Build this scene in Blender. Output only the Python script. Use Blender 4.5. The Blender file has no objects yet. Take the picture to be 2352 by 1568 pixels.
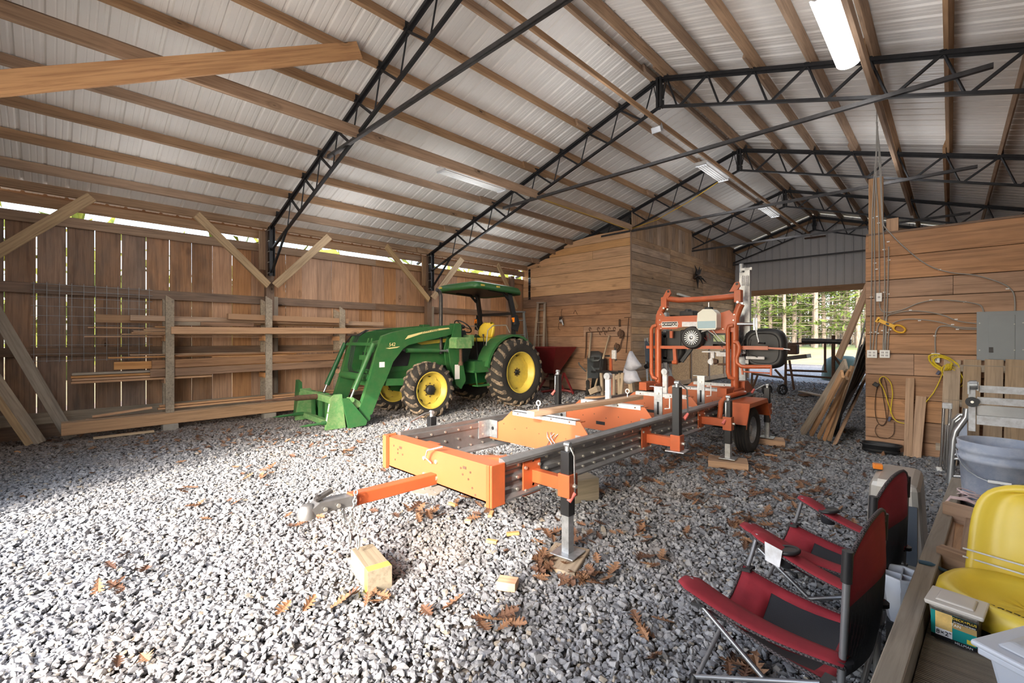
import bpy, bmesh, math, random
import numpy as np
from mathutils import Vector, Matrix, Euler, Quaternion

random.seed(7)
PI = math.pi
SC = bpy.context.scene
COL = SC.collection

# ------------------------------------------------------------------ camera
F_PX, YAW, CY, EYE = 1033.0, math.radians(44.278), 777.4, 1.4447
cam_data = bpy.data.cameras.new('camera')
cam_data.sensor_width = 36.0
cam_data.lens = F_PX / 2352 * 36.0
cam_data.shift_y = (CY - 784.0) / 2352
cam_data.clip_start = 0.05
cam_data.clip_end = 600
cam = bpy.data.objects.new('camera', cam_data)
cam.location = (0, 0, EYE)
cam.rotation_euler = (PI / 2, 0, YAW)
COL.objects.link(cam)
SC.camera = cam

# ------------------------------------------------------------------ light
world = bpy.data.worlds.new('sky'); SC.world = world
world.use_nodes = True
wt = world.node_tree; wt.nodes.clear()
w_out = wt.nodes.new('ShaderNodeOutputWorld'); w_bg = wt.nodes.new('ShaderNodeBackground')
w_sky = wt.nodes.new('ShaderNodeTexSky'); w_sky.sky_type = 'NISHITA'; w_sky.sun_disc = False
w_sky.sun_elevation = math.radians(27); w_sky.sun_rotation = math.radians(157.5)
w_sky.air_density = 1.0; w_sky.dust_density = 3.0; w_sky.ozone_density = 0.6
w_hue = wt.nodes.new('ShaderNodeHueSaturation'); w_hue.inputs['Saturation'].default_value = 0.8
wt.links.new(w_sky.outputs[0], w_hue.inputs['Color'])
wt.links.new(w_hue.outputs[0], w_bg.inputs['Color']); w_bg.inputs['Strength'].default_value = .62
wt.links.new(w_bg.outputs[0], w_out.inputs['Surface'])

def lamp(name, kind, loc, energy, color, **kw):
    l = bpy.data.lights.new(name, kind); l.energy = energy; l.color = color
    for k, v in kw.items(): setattr(l, k, v)
    o = bpy.data.objects.new(name, l); o.location = loc; COL.objects.link(o); return o
SUN_EL = math.radians(26.8)
sdir = Vector((-0.36 * math.cos(SUN_EL), 0.933 * math.cos(SUN_EL), -math.sin(SUN_EL)))
sun = lamp('sun', 'SUN', (3, -8, 6), 2.6, (1.0, 0.93, 0.84), angle=math.radians(0.5))
sun.rotation_euler = sdir.to_track_quat('-Z', 'Y').to_euler()

SC.view_settings.view_transform = 'Standard'; SC.view_settings.look = 'None'
SC.view_settings.gamma = 1.0; SC.view_settings.use_curve_mapping = False
SC.view_settings.exposure = 1.27
FILL_LAMPS = [(-7.9, 1.0, 3.75), (-7.9, 3.9, 3.75), (-7.9, 7.4, 3.75), (-5.85, 1.2, 4.12), (-5.85, 5.05, 4.12), (-3.45, 1.0, 4.78), (-3.45, 5.2, 4.78), (-3.45, 9.36, 4.78), (-3.45, 13.3, 4.78), (-.83, 1.4, 4.4), (-.83, 5.42, 4.38), (-.83, 9.6, 4.4)]  # some sit at built fixtures, the rest are added to fill the interior
for p in FILL_LAMPS:
    lamp('fluorescent_fill', 'AREA', p, 3 if p[1] > 2 else .5, (.97, .98, 1), shape='RECTANGLE', size=.26, size_y=1.25)
    lamp('roof_fill_glow', 'POINT', (p[0], p[1], p[2] - .55), 10 if p[1] > 2 else 5, (.98, .98, 1), shadow_soft_size=.5)  # added soft fill that brightens the roof underside
SC.cycles.max_bounces = 10; SC.cycles.diffuse_bounces = 6; SC.cycles.glossy_bounces = 3
SC.cycles.transmission_bounces = 6; SC.cycles.caustics_reflective = False; SC.cycles.caustics_refractive = False
SC.cycles.sample_clamp_indirect = 6
SC.cycles.use_denoising = True

# ------------------------------------------------------------------ pixel helpers (rays of the surveyed camera met with real planes)
_c, _s = math.cos(YAW), math.sin(YAW)
def G(px, py, z=0.0):
    d = F_PX * (EYE - z) / (py - CY); u = (px - 1176) / F_PX * d
    return Vector((u * _c - d * _s, u * _s + d * _c, z))
def PX(px, py, X):
    q = (px - 1176) / F_PX; Y = -X * (_c + q * _s) / (_s - q * _c); d = -X * _s + Y * _c
    return Vector((X, Y, EYE + (CY - py) * d / F_PX))
def PY(px, py, Y):
    q = (px - 1176) / F_PX; X = Y * (q * _c - _s) / (_c + q * _s); d = -X * _s + Y * _c
    return Vector((X, Y, EYE + (CY - py) * d / F_PX))

# ------------------------------------------------------------------ mesh builder
def V(*a): return Vector(a)
class MB:
    def __init__(s): s.v = []; s.f = []; s.sm = []; s.mi = []; s.m = 0
    def add(s, vs, fs, smooth=False):
        b = len(s.v); s.v.extend([tuple(v) for v in vs])
        for f in fs: s.f.append([i + b for i in f]); s.sm.append(smooth); s.mi.append(s.m)
        return s
    def box(s, c, size, rot=None, taper=1.0):
        hx, hy, hz = size[0] / 2, size[1] / 2, size[2] / 2
        vs = []
        for z, t in ((-hz, 1.0), (hz, taper)):
            for x, y in ((-hx, -hy), (hx, -hy), (hx, hy), (-hx, hy)): vs.append(Vector((x * t, y * t, z)))
        if rot is not None:
            m = rot if isinstance(rot, (Matrix, Quaternion)) else Euler(rot).to_matrix()
            vs = [m @ v for v in vs]
        c = Vector(c)
        return s.add([v + c for v in vs], [(0, 3, 2, 1), (4, 5, 6, 7), (0, 1, 5, 4), (1, 2, 6, 5), (2, 3, 7, 6), (3, 0, 4, 7)])
    def bb(s, a, b):
        a = Vector(a); b = Vector(b); return s.box((a + b) / 2, [abs(b[i] - a[i]) for i in range(3)])
    def beam(s, p, q, w, h, up=(0, 0, 1)):
        p = Vector(p); q = Vector(q); x = (q - p); L = x.length; x.normalize(); up = Vector(up)
        y = up.cross(x)
        if y.length < 1e-4: y = Vector((1, 0, 0)).cross(x)
        y.normalize(); z = x.cross(y)
        m = Matrix((x, y, z)).transposed()
        return s.box((p + q) / 2, (L, w, h), m)
    def cyl(s, p, q, r, r2=None, n=12, caps=True, smooth=True):
        if r2 is None: r2 = r
        p = Vector(p); q = Vector(q); x = (q - p).normalized(); a = x.orthogonal().normalized(); b = x.cross(a)
        vs = []
        for c, rr in ((p, r), (q, r2)):
            for i in range(n):
                t = 2 * PI * i / n; vs.append(c + (a * math.cos(t) + b * math.sin(t)) * rr)
        s.add(vs, [(i, (i + 1) % n, n + (i + 1) % n, n + i) for i in range(n)], smooth)
        if caps: s.add(vs, [tuple(range(n - 1, -1, -1)), tuple(range(n, 2 * n))])
        return s
    def tube(s, pts, r, n=8, closed=False, caps=True, flat=None):
        pts = [Vector(p) for p in pts]; k = len(pts); rs = r if isinstance(r, (list, tuple)) else [r] * k
        rings = []; prev = None
        for i, p in enumerate(pts):
            if closed: t = (pts[(i + 1) % k] - pts[i - 1])
            else: t = (pts[min(i + 1, k - 1)] - pts[max(i - 1, 0)])
            if t.length < 1e-9: t = Vector((0, 0, 1))
            t.normalize()
            if prev is None: a = t.orthogonal().normalized() if flat is None else (Vector(flat) - Vector(flat).dot(t) * t).normalized()
            else:
                a = prev - prev.dot(t) * t
                a = a.normalized() if a.length > 1e-6 else t.orthogonal().normalized()
            prev = a; b = t.cross(a)
            rings.append([p + (a * math.cos(2 * PI * j / n) + b * math.sin(2 * PI * j / n)) * rs[i] for j in range(n)])
        vs = [v for ring in rings for v in ring]; fs = []
        for i in range(k if closed else k - 1):
            A = i * n; B = ((i + 1) % k) * n
            for j in range(n): fs.append((A + j, A + (j + 1) % n, B + (j + 1) % n, B + j))
        s.add(vs, fs, True)
        if caps and not closed: s.add(rings[0] + rings[-1], [tuple(range(n - 1, -1, -1)), tuple(range(n, 2 * n))])
        return s
    def prism(s, poly, ax, a, b, smooth=False):
        # poly: 2D points; ax 'x': (y,z) extruded in x ; 'y': (x,z) ; 'z': (x,y)
        n = len(poly)
        def P(u, w, t): return {'x': (t, u, w), 'y': (u, t, w), 'z': (u, w, t)}[ax]
        vs = [P(u, w, a) for u, w in poly] + [P(u, w, b) for u, w in poly]
        s.add(vs, [(i, (i + 1) % n, n + (i + 1) % n, n + i) for i in range(n)], smooth)
        return s.add(vs, [tuple(range(n - 1, -1, -1)), tuple(range(n, 2 * n))])
    def lathe(s, prof, c, axis=(0, 0, 1), n=24, smooth=True, closed=False):
        c = Vector(c); x = Vector(axis).normalized(); a = x.orthogonal().normalized(); b = x.cross(a); k = len(prof)
        vs = []
        for r, h in prof:
            for j in range(n):
                t = 2 * PI * j / n; vs.append(c + x * h + (a * math.cos(t) + b * math.sin(t)) * max(r, 1e-4))
        fs = []
        for i in range(k if closed else k - 1):
            A = i * n; B = ((i + 1) % k) * n
            for j in range(n): fs.append((A + j, A + (j + 1) % n, B + (j + 1) % n, B + j))
        return s.add(vs, fs, smooth)
    def plate(s, poly, t, M):
        # 2D poly extruded by t in local z, placed by matrix M (4x4)
        n = len(poly); vs = [M @ Vector((u, w, -t / 2)) for u, w in poly] + [M @ Vector((u, w, t / 2)) for u, w in poly]
        s.add(vs, [(i, (i + 1) % n, n + (i + 1) % n, n + i) for i in range(n)])
        return s.add(vs, [tuple(range(n - 1, -1, -1)), tuple(range(n, 2 * n))])
    def grid(s, rows, smooth=True, closed_u=False):
        # rows: list of lists of points
        m = len(rows[0]); vs = [p for r in rows for p in r]; fs = []
        for i in range(len(rows) - 1):
            for j in range(m if closed_u else m - 1):
                fs.append((i * m + j, i * m + (j + 1) % m, (i + 1) * m + (j + 1) % m, (i + 1) * m + j))
        return s.add(vs, fs, smooth)
    def mesh(s, name, off=(0, 0, 0), weld=False):
        me = bpy.data.meshes.new(name); o = Vector(off)
        me.from_pydata([tuple(Vector(v) - o) for v in s.v], [], s.f)
        me.polygons.foreach_set('use_smooth', s.sm); me.polygons.foreach_set('material_index', s.mi)
        bm = bmesh.new(); bm.from_mesh(me)
        if weld: bmesh.ops.remove_doubles(bm, verts=bm.verts, dist=1e-4)
        bmesh.ops.recalc_face_normals(bm, faces=bm.faces); bm.to_mesh(me); bm.free()
        me.update(); return me

ORG = {}
def tag(o, label=None, cat=None, group=None, kind=None):
    if label: o['label'] = label
    if cat: o['category'] = cat
    if group: o['group'] = group
    if kind: o['kind'] = kind
    return o
def thing(name, label=None, cat=None, loc=(0, 0, 0), rot=(0, 0, 0), group=None, kind=None):
    o = bpy.data.objects.new(name, None); COL.objects.link(o); o.empty_display_size = .1
    o.location = loc; o.rotation_euler = rot; ORG[o.name] = Vector(loc)
    return tag(o, label, cat, group, kind)
def ob(name, mb, mat, parent=None, label=None, bevel=0, weld=False, solid=0, sub=0, local=False):
    """one mesh object; vertices are in world coordinates unless local (then in the parent's frame)"""
    off = ORG[parent.name] if (parent is not None and not local) else (0, 0, 0)
    me = mb.mesh(name, off, weld) if isinstance(mb, MB) else mb
    o = bpy.data.objects.new(name, me); COL.objects.link(o)
    for m in (mat if isinstance(mat, (list, tuple)) else [mat]): me.materials.append(m)
    if parent is not None: o.parent = parent; ORG[o.name] = ORG[parent.name]
    else: ORG[o.name] = Vector((0, 0, 0))
    if label: o['label'] = label
    if solid: md = o.modifiers.new('solid', 'SOLIDIFY'); md.thickness = solid; md.offset = 0
    if sub: md = o.modifiers.new('sub', 'SUBSURF'); md.levels = sub; md.render_levels = sub
    if bevel:
        md = o.modifiers.new('bev', 'BEVEL'); md.width = bevel; md.segments = 2; md.limit_method = 'ANGLE'; md.angle_limit = math.radians(40)
        md.harden_normals = False
    return o
_bc = {}
def board(name, p, q, w, h, mat, parent=None, up=(0, 0, 1), label=None, bev=0.003):
    """a plank as an object whose local x runs along its grain; alike planks share mesh data"""
    p = Vector(p); q = Vector(q); x = (q - p); L = x.length; x.normalize(); y = Vector(up).cross(x)
    if y.length < 1e-4: y = Vector((0, 1, 0)).cross(x)
    y.normalize(); z = x.cross(y)
    key = (round(L, 3), round(w, 4), round(h, 4), mat.name, name)
    if key not in _bc:
        hx, hy, hz = L / 2, w / 2, h / 2; e = min(bev, w / 5, h / 5)
        me = bpy.data.meshes.new(name)
        prof = [(-hy + e, -hz), (hy - e, -hz), (hy, -hz + e), (hy, hz - e), (hy - e, hz), (-hy + e, hz), (-hy, hz - e), (-hy, -hz + e)]
        vs = [(-hx, a, b) for a, b in prof] + [(hx, a, b) for a, b in prof]
        me.from_pydata(vs, [], [(i, (i + 1) % 8, 8 + (i + 1) % 8, 8 + i) for i in range(8)] + [tuple(range(7, -1, -1)), tuple(range(8, 16))])
        bm = bmesh.new(); bm.from_mesh(me); bmesh.ops.recalc_face_normals(bm, faces=bm.faces); bm.to_mesh(me); bm.free()
        me.materials.append(mat); _bc[key] = me
    o = bpy.data.objects.new(name, _bc[key]); COL.objects.link(o)
    off = ORG[parent.name] if parent is not None else Vector((0, 0, 0))
    m = Matrix((x, y, z)).transposed().to_4x4(); m.translation = (p + q) / 2 - off
    if parent is not None: o.parent = parent
    o.matrix_local = m; ORG[o.name] = off
    if label: o['label'] = label
    return o
def copy_tree(o, parent=None):
    c = o.copy(); COL.objects.link(c)
    if parent is not None: c.parent = parent
    ORG[c.name] = ORG.get(o.name, Vector((0, 0, 0)))
    for ch in list(o.children): copy_tree(ch, c)
    return c

# ------------------------------------------------------------------ materials
class NT:
    def __init__(s, name):
        s.m = bpy.data.materials.new(name); s.m.use_nodes = True; s.t = s.m.node_tree; s.t.nodes.clear()
        s.out = s.n('OutputMaterial'); s.b = s.n('BsdfPrincipled'); s.l(s.b.outputs[0], s.out.inputs[0])
    def n(s, k, **kw):
        x = s.t.nodes.new('ShaderNode' + k)
        for a, v in kw.items():
            if a.startswith('i_'): x.inputs[a[2:].replace('_', ' ')].default_value = v
            else: setattr(x, a, v)
        return x
    def l(s, a, b): s.t.links.new(a, b)
    def coords(s, scale=(1, 1, 1), rnd=True, kind='Object'):
        tc = s.n('TexCoord'); mp = s.n('Mapping'); mp.inputs['Scale'].default_value = scale
        s.l(tc.outputs[kind], mp.inputs['Vector'])
        if rnd:
            oi = s.n('ObjectInfo'); ma = s.n('MATH' if 0 else 'Math', operation='MULTIPLY'); ma.inputs[1].default_value = 137.0
            s.l(oi.outputs['Random'], ma.inputs[0]); s.oi = oi
            cb = s.n('CombineXYZ'); s.l(ma.outputs[0], cb.inputs[0]); s.l(ma.outputs[0], cb.inputs[1]); s.l(ma.outputs[0], cb.inputs[2])
            s.l(cb.outputs[0], mp.inputs['Location'])
        return mp.outputs[0]
    def noise(s, v, scale, detail=4, rough=.6, dist=0):
        x = s.n('TexNoise'); x.inputs['Scale'].default_value = scale; x.inputs['Detail'].default_value = detail
        x.inputs['Roughness'].default_value = rough; x.inputs['Distortion'].default_value = dist
        s.l(v, x.inputs['Vector']); return x.outputs['Fac']
    def ramp(s, v, stops, interp='LINEAR'):
        x = s.n('ValToRGB'); x.color_ramp.interpolation = interp; e = x.color_ramp.elements
        while len(e) > len(stops): e.remove(e[-1])
        while len(e) < len(stops): e.new(0.5)
        for i, (p, c) in enumerate(stops): e[i].position = p; e[i].color = (*c, 1) if len(c) == 3 else c
        s.l(v, x.inputs['Fac']); return x.outputs['Color']
    def mix(s, f, a, b, mode='MIX'):
        x = s.n('Mix', data_type='RGBA', blend_type=mode)
        for inp, v in ((x.inputs[0], f), (x.inputs[6], a), (x.inputs[7], b)):
            if hasattr(v, 'links') or isinstance(v, bpy.types.NodeSocket): s.l(v, inp)
            elif isinstance(v, (int, float)): inp.default_value = v
            else: inp.default_value = (*v, 1)
        return x.outputs[2]
    def math(s, op, a, b=0.0, c=0.0):
        x = s.n('Math', operation=op)
        for i, v in enumerate((a, b, c)):
            if isinstance(v, bpy.types.NodeSocket): s.l(v, x.inputs[i])
            else: x.inputs[i].default_value = v
        return x.outputs[0]
    def set(s, col=None, rough=None, metal=None, bump=None, bstr=.3, bdist=.01):
        for k, v in (('Base Color', col), ('Roughness', rough), ('Metallic', metal)):
            if v is None: continue
            i = s.b.inputs[k]
            if isinstance(v, bpy.types.NodeSocket): s.l(v, i)
            elif k == 'Base Color': i.default_value = (*v, 1)
            else: i.default_value = v
        if bump is not None:
            x = s.n('Bump'); x.inputs['Strength'].default_value = bstr; x.inputs['Distance'].default_value = bdist
            s.l(bump, x.inputs['Height']); s.l(x.outputs[0], s.b.inputs['Normal'])
        return s.m
def lin(r, g, b):
    def f(x): x /= 255.0; return x / 12.92 if x <= .04045 else ((x + .055) / 1.055) ** 2.4
    return (f(r), f(g), f(b))
def wood(name, light, dark, knot=.0, stain=.25, vary=.35, grey=0.0, rough=.8, gs=1.0):
    t = NT(name); v = t.coords((1, 1, 1))
    m1 = t.n('Mapping'); m1.inputs['Scale'].default_value = (.9 * gs, 22 * gs, 22 * gs); t.l(v, m1.inputs['Vector'])
    g = t.noise(m1.outputs[0], 1.6, 5, .65, .6)
    m2 = t.n('Mapping'); m2.inputs['Scale'].default_value = (1.2, 3.5, 3.5); t.l(v, m2.inputs['Vector'])
    big = t.noise(m2.outputs[0], 1.3, 3, .6, .3)
    col = t.ramp(g, [(.25, dark), (.55, light), (.8, tuple(min(1, c * 1.12) for c in light))])
    col = t.mix(t.math('MULTIPLY', t.ramp(big, [(.45, (0, 0, 0)), (.75, (1, 1, 1))]), stain), col, tuple(c * .45 for c in dark))
    rv = t.math('MULTIPLY_ADD', t.oi.outputs['Random'], vary, 1 - vary / 2)
    hs = t.n('HueSaturation'); t.l(rv, hs.inputs['Value']); t.l(col, hs.inputs['Color'])
    sv = t.math('MULTIPLY_ADD', t.math('FRACT', t.math('MULTIPLY', t.oi.outputs['Random'], 7.3)), .3, .74); t.l(sv, hs.inputs['Saturation'])
    col = hs.outputs[0]
    if grey > 0:
        gz = t.noise(m2.outputs[0], 2.2, 4, .6)
        col = t.mix(t.math('MULTIPLY', t.ramp(gz, [(.35, (0, 0, 0)), (.7, (1, 1, 1))]), grey), col, (.17, .155, .14))
    if knot > 0:
        m3 = t.n('Mapping'); m3.inputs['Scale'].default_value = (2.2, 4.6, 4.6); t.l(v, m3.inputs['Vector'])
        vo = t.n('TexVoronoi', feature='F1'); vo.inputs['Scale'].default_value = 1.0; t.l(m3.outputs[0], vo.inputs['Vector'])
        sel = t.n('SeparateColor'); t.l(vo.outputs['Color'], sel.inputs[0])
        on = t.math('LESS_THAN', sel.outputs[0], knot)
        ring = t.ramp(vo.outputs['Distance'], [(.0, (1, 1, 1)), (.075, (.8, .8, .8)), (.1, (.15, .15, .15)), (.17, (.35, .35, .35)), (.26, (0, 0, 0))])
        col = t.mix(t.math('MULTIPLY', on, ring), col, tuple(c * .22 for c in dark))
    return t.set(col, rough, 0, g, .25, .004)
def flat(name, col, rough=.5, metal=0.0, var=.12, scale=6, bump=0, spec=None, dirt=None, dirt_amt=.0):
    t = NT(name); v = t.coords((1, 1, 1))
    n = t.noise(v, scale, 5, .6)
    c = t.ramp(n, [(.3, tuple(x * (1 - var) for x in col)), (.7, tuple(min(1, x * (1 + var)) for x in col))])
    if dirt is not None:
        n2 = t.noise(v, scale * 2.3, 6, .7)
        c = t.mix(t.math('MULTIPLY', t.ramp(n2, [(.42, (0, 0, 0)), (.62, (1, 1, 1))]), dirt_amt), c, dirt)
    m = t.set(c, rough, metal, n if bump else None, bump, .003)
    if spec is not None: t.b.inputs['Specular IOR Level'].default_value = spec
    return m
M = {}
M['siding'] = wood('siding_wood', lin(168, 128, 96), lin(118, 86, 64), knot=.22, stain=.55, vary=.45, grey=.35)
M['siding_new'] = wood('siding_new_wood', lin(196, 144, 98), lin(150, 104, 68), knot=.25, stain=.25, vary=.25)
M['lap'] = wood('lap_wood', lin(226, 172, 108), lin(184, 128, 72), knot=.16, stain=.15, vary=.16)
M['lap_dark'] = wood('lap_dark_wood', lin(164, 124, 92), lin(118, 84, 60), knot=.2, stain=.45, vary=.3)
M['lap_mid'] = wood('lap_mid_wood', lin(190, 154, 116), lin(138, 104, 74), knot=.25, stain=.45, vary=.4, grey=.3)
M['lap_red'] = wood('lap_red_wood', lin(184, 138, 100), lin(136, 98, 68), knot=.08, stain=.3, vary=.3, grey=.12)
M['purlin'] = wood('purlin_wood', lin(172, 136, 100), lin(124, 92, 64), knot=.1, stain=.3, vary=.25)
M['pine'] = wood('treated_pine', lin(190, 158, 112), lin(142, 110, 72), knot=.06, stain=.2, vary=.2)
M['brace'] = wood('brace_wood', lin(196, 152, 108), lin(150, 106, 72), knot=.03, stain=.1, vary=.1)
M['grey_wood'] = wood('weathered_wood', lin(176, 158, 134), lin(120, 104, 88), knot=.08, stain=.35, vary=.3, grey=.3)
M['girt'] = wood('girt_wood', lin(138, 106, 80), lin(92, 68, 50), knot=.08, stain=.45, vary=.3, grey=.3)
M['lumber'] = wood('lumber_wood', lin(180, 142, 106), lin(130, 96, 68), knot=.08, stain=.2, vary=.35)
M['lumber_new'] = wood('lumber_new_wood', lin(202, 150, 98), lin(160, 108, 62), knot=.06, stain=.1, vary=.3)
M['pallet'] = wood('pallet_wood', lin(176, 150, 120), lin(130, 108, 84), knot=.08, stain=.3, vary=.2, grey=.25)
M['block'] = wood('block_wood', lin(140, 128, 104), lin(108, 96, 74), knot=0, stain=.2, vary=.1, grey=.2)
M['steel'] = flat('black_steel', lin(40, 40, 42), .5, .3, .3, 12)
M['tie'] = flat('tie_steel', lin(66, 64, 64), .5, .4, .3, 14)
M['orange'] = flat('orange_paint', lin(178, 88, 50), .38, 0, .06, 3, dirt=lin(120, 76, 50), dirt_amt=.25)
M['orange_sunlit'] = flat('orange_sunlit_paint', lin(172, 96, 60), .42, 0, .05, 2)  # same orange with a sunlit tone put into the colour
M['galv'] = flat('galvanized_steel', lin(178, 182, 186), .38, .75, .18, 10, dirt=lin(90, 92, 96), dirt_amt=.3)
M['rail'] = flat('rail_steel', lin(128, 128, 130), .42, .65, .2, 6)
M['bolt'] = flat('zinc_bolt', lin(210, 208, 200), .3, .8, .1, 20)
M['alu'] = flat('aluminium', lin(205, 208, 212), .32, .8, .08, 8)
M['black'] = flat('black_paint', lin(24, 25, 28), .42, 0, .3, 8)
M['blackpl'] = flat('black_plastic', lin(30, 31, 34), .5, 0, .25, 10)
M['rubber'] = flat('tyre_rubber', lin(40, 38, 37), .85, 0, .3, 10, bump=.4)
M['rubber_mud'] = flat('muddy_tyre_tread', lin(74, 68, 62), .9, 0, .3, 9, bump=.5, dirt=lin(168, 148, 124), dirt_amt=.75)
M['green'] = flat('green_paint', lin(44, 98, 54), .38, 0, .08, 3, dirt=lin(90, 110, 70), dirt_amt=.25)
M['green_lt'] = flat('sun_faded_green_paint', lin(92, 140, 86), .5, 0, .15, 5, dirt=lin(150, 165, 120), dirt_amt=.5)
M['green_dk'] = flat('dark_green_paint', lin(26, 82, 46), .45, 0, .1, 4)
M['yellow'] = flat('yellow_wheel_paint', lin(204, 182, 76), .45, 0, .08, 5, dirt=lin(150, 130, 80), dirt_amt=.25)
M['yellow_seat'] = flat('yellow_vinyl', lin(224, 196, 66), .42, 0, .05, 4)
M['white'] = flat('white_paint', lin(232, 232, 230), .5, 0, .04, 5)
M['white_dirty'] = flat('worn_white_paint', lin(214, 216, 220), .55, 0, .1, 9, dirt=lin(120, 112, 100), dirt_amt=.3)
M['grey'] = flat('grey_enamel', lin(140, 145, 148), .5, 0, .04, 4)
M['grey_cable'] = flat('grey_cable', lin(150, 146, 140), .6, 0, .05, 6)
M['red'] = flat('red_paint', lin(112, 30, 32), .5, 0, .15, 5)
M['pinkred'] = flat('faded_red_plastic', lin(206, 110, 104), .5, 0, .1, 8)
M['concrete'] = flat('concrete', lin(150, 142, 132), .9, 0, .12, 14, bump=.3)
M['cream'] = flat('cream_decal', lin(232, 214, 150), .5, 0, .03, 3)
M['amber'] = flat('amber_lens', lin(236, 130, 20), .3, 0, .1, 9)
M['chrome'] = flat('chrome', lin(205, 205, 205), .18, .95, .05, 8)
M['rust'] = flat('rusty_iron', lin(84, 66, 54), .8, .2, .3, 16, dirt=lin(110, 70, 46), dirt_amt=.4)
# ================================================================== the barn shell
XE, XR, XRE = -9.256, -3.214, 2.828            # left eave, ridge, right eave (truss top chord)
ZE, ZR, ZRB = 3.553, 5.481, 5.017
SL = (ZR - ZE) / (XR - XE); AL = math.atan(SL)
TY = [-0.75, 2.912, 6.571, 10.231, 13.891, 17.551]
YF, YB = -0.85, 17.8                            # front and back gable planes
def ztop(x): return ZR - abs(x - XR) * SL
PUR_H = 0.135

# ---- roof metal: ribbed panels, each its own sheet
def roofmat():
    t = NT('white_roof_metal'); v = t.coords((1, 1, 1))
    n = t.noise(v, .9, 3, .5); n2 = t.noise(v, 9, 5, .7)
    col = t.ramp(n, [(.3, lin(226, 222, 216)), (.7, lin(238, 235, 230))])
    col = t.mix(t.math('MULTIPLY', t.ramp(n2, [(.55, (0, 0, 0)), (.8, (1, 1, 1))]), .12), col, lin(170, 160, 146))
    return t.set(col, .42, .0, n2, .06, .004)
M['roof'] = roofmat()
def roof_panel_mesh(w=0.9144, L=6.9, t=0.0):
    prof = []; n = 4; pitch = w / n
    for k in range(n):
        x0 = k * pitch
        prof += [(x0 - .026, 0), (x0 - .012, .019), (x0 + .012, .019), (x0 + .026, 0), (x0 + .085, 0), (x0 + .09, .003), (x0 + .1, .003), (x0 + .105, 0), (x0 + .145, 0), (x0 + .15, .003), (x0 + .16, .003), (x0 + .165, 0)]
    prof += [(w - .026, 0), (w - .012, .02), (w + .012, .02), (w + .026, 0)]
    mb = MB(); mb.grid([[(0, x, z) for x, z in prof], [(L, x, z) for x, z in prof]], False)
    return mb
ceiling = thing('ceiling', kind='structure')
rp_me = roof_panel_mesh().mesh('roof_panel'); rp_me.materials.append(M['roof'])
for side in (-1, 1):
    ex = XE - .42 if side < 0 else XRE + .42
    base = Vector((ex, 0, ztop(ex) + PUR_H / math.cos(AL) + .012))
    for k in range(21):
        y = YF - .35 + k * .9144
        o = bpy.data.objects.new('roof_panel', rp_me); COL.objects.link(o); o.parent = ceiling
        if side < 0: o.location = (base.x, y, base.z + .0005 * (k % 2)); o.rotation_euler = (0, -AL, 0)
        else: o.location = (base.x, y + .9144, base.z + .0005 * (k % 2)); o.rotation_euler = (0, -AL, PI)
# ridge cap
mb = MB(); zc = ZR + .135 / math.cos(AL) + .05
mb.add([(XR - .22, YF - .4, zc - .07), (XR, YF - .4, zc), (XR + .22, YF - .4, zc - .07), (XR - .22, YB + .3, zc - .07), (XR, YB + .3, zc), (XR + .22, YB + .3, zc - .07)], [(0, 1, 4, 3), (1, 2, 5, 4)])
ob('ridge_cap', mb, M['roof'], ceiling)
# purlins on edge, two lengths a row
for side in (-1, 1):
    xs = [XR + side * (.13 + .61 * k) for k in range(10)] + [XR + side * 6.1]
    xs[0] = XR + side * .11
    for k, x in enumerate(xs):
        up = Vector((-SL * side * -1 * -1, 0, 1)) if 0 else Vector((side * SL, 0, 1)).normalized()
        c = Vector((x, 0, ztop(x))) + up * (PUR_H / 2)
        brk = TY[2 + (k % 2)]
        for (a, b, dx) in ((YF - .1, brk + .35, 0), (brk - .35, YB, .04)):
            p = c + Vector((dx * side * -1, a, 0)); q = c + Vector((dx * side * -1, b, 0))
            board('purlin', p, q, .042, PUR_H, M['purlin'], ceiling, up=up)
# fly rafters seen against the back gable
for side in (-1, 1):
    board('rafter', (XR, YB - .06, ZR - .05), (XR + side * 6.2, YB - .06, ZR - .05 - 6.2 * SL), .04, .16, M['purlin'], ceiling)
# carrier boards hung under the trusses for the lights
board('carrier_board', (-5.72, YF, 4.22), (-5.72, 10.15, 4.22), .038, .14, M['purlin'], ceiling)
board('carrier_board', (-5.79, YF, 4.29), (-5.79, 10.15, 4.29), .038, .09, M['purlin'], ceiling)
board('carrier_board', (-3.33, YF, 4.9), (-3.33, YB - .1, 4.9), .038, .07, M['purlin'], ceiling)
board('carrier_board', (-.66, YF, 4.44), (-.66, 14.3, 4.44), .045, .14, M['purlin'], ceiling)

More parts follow.
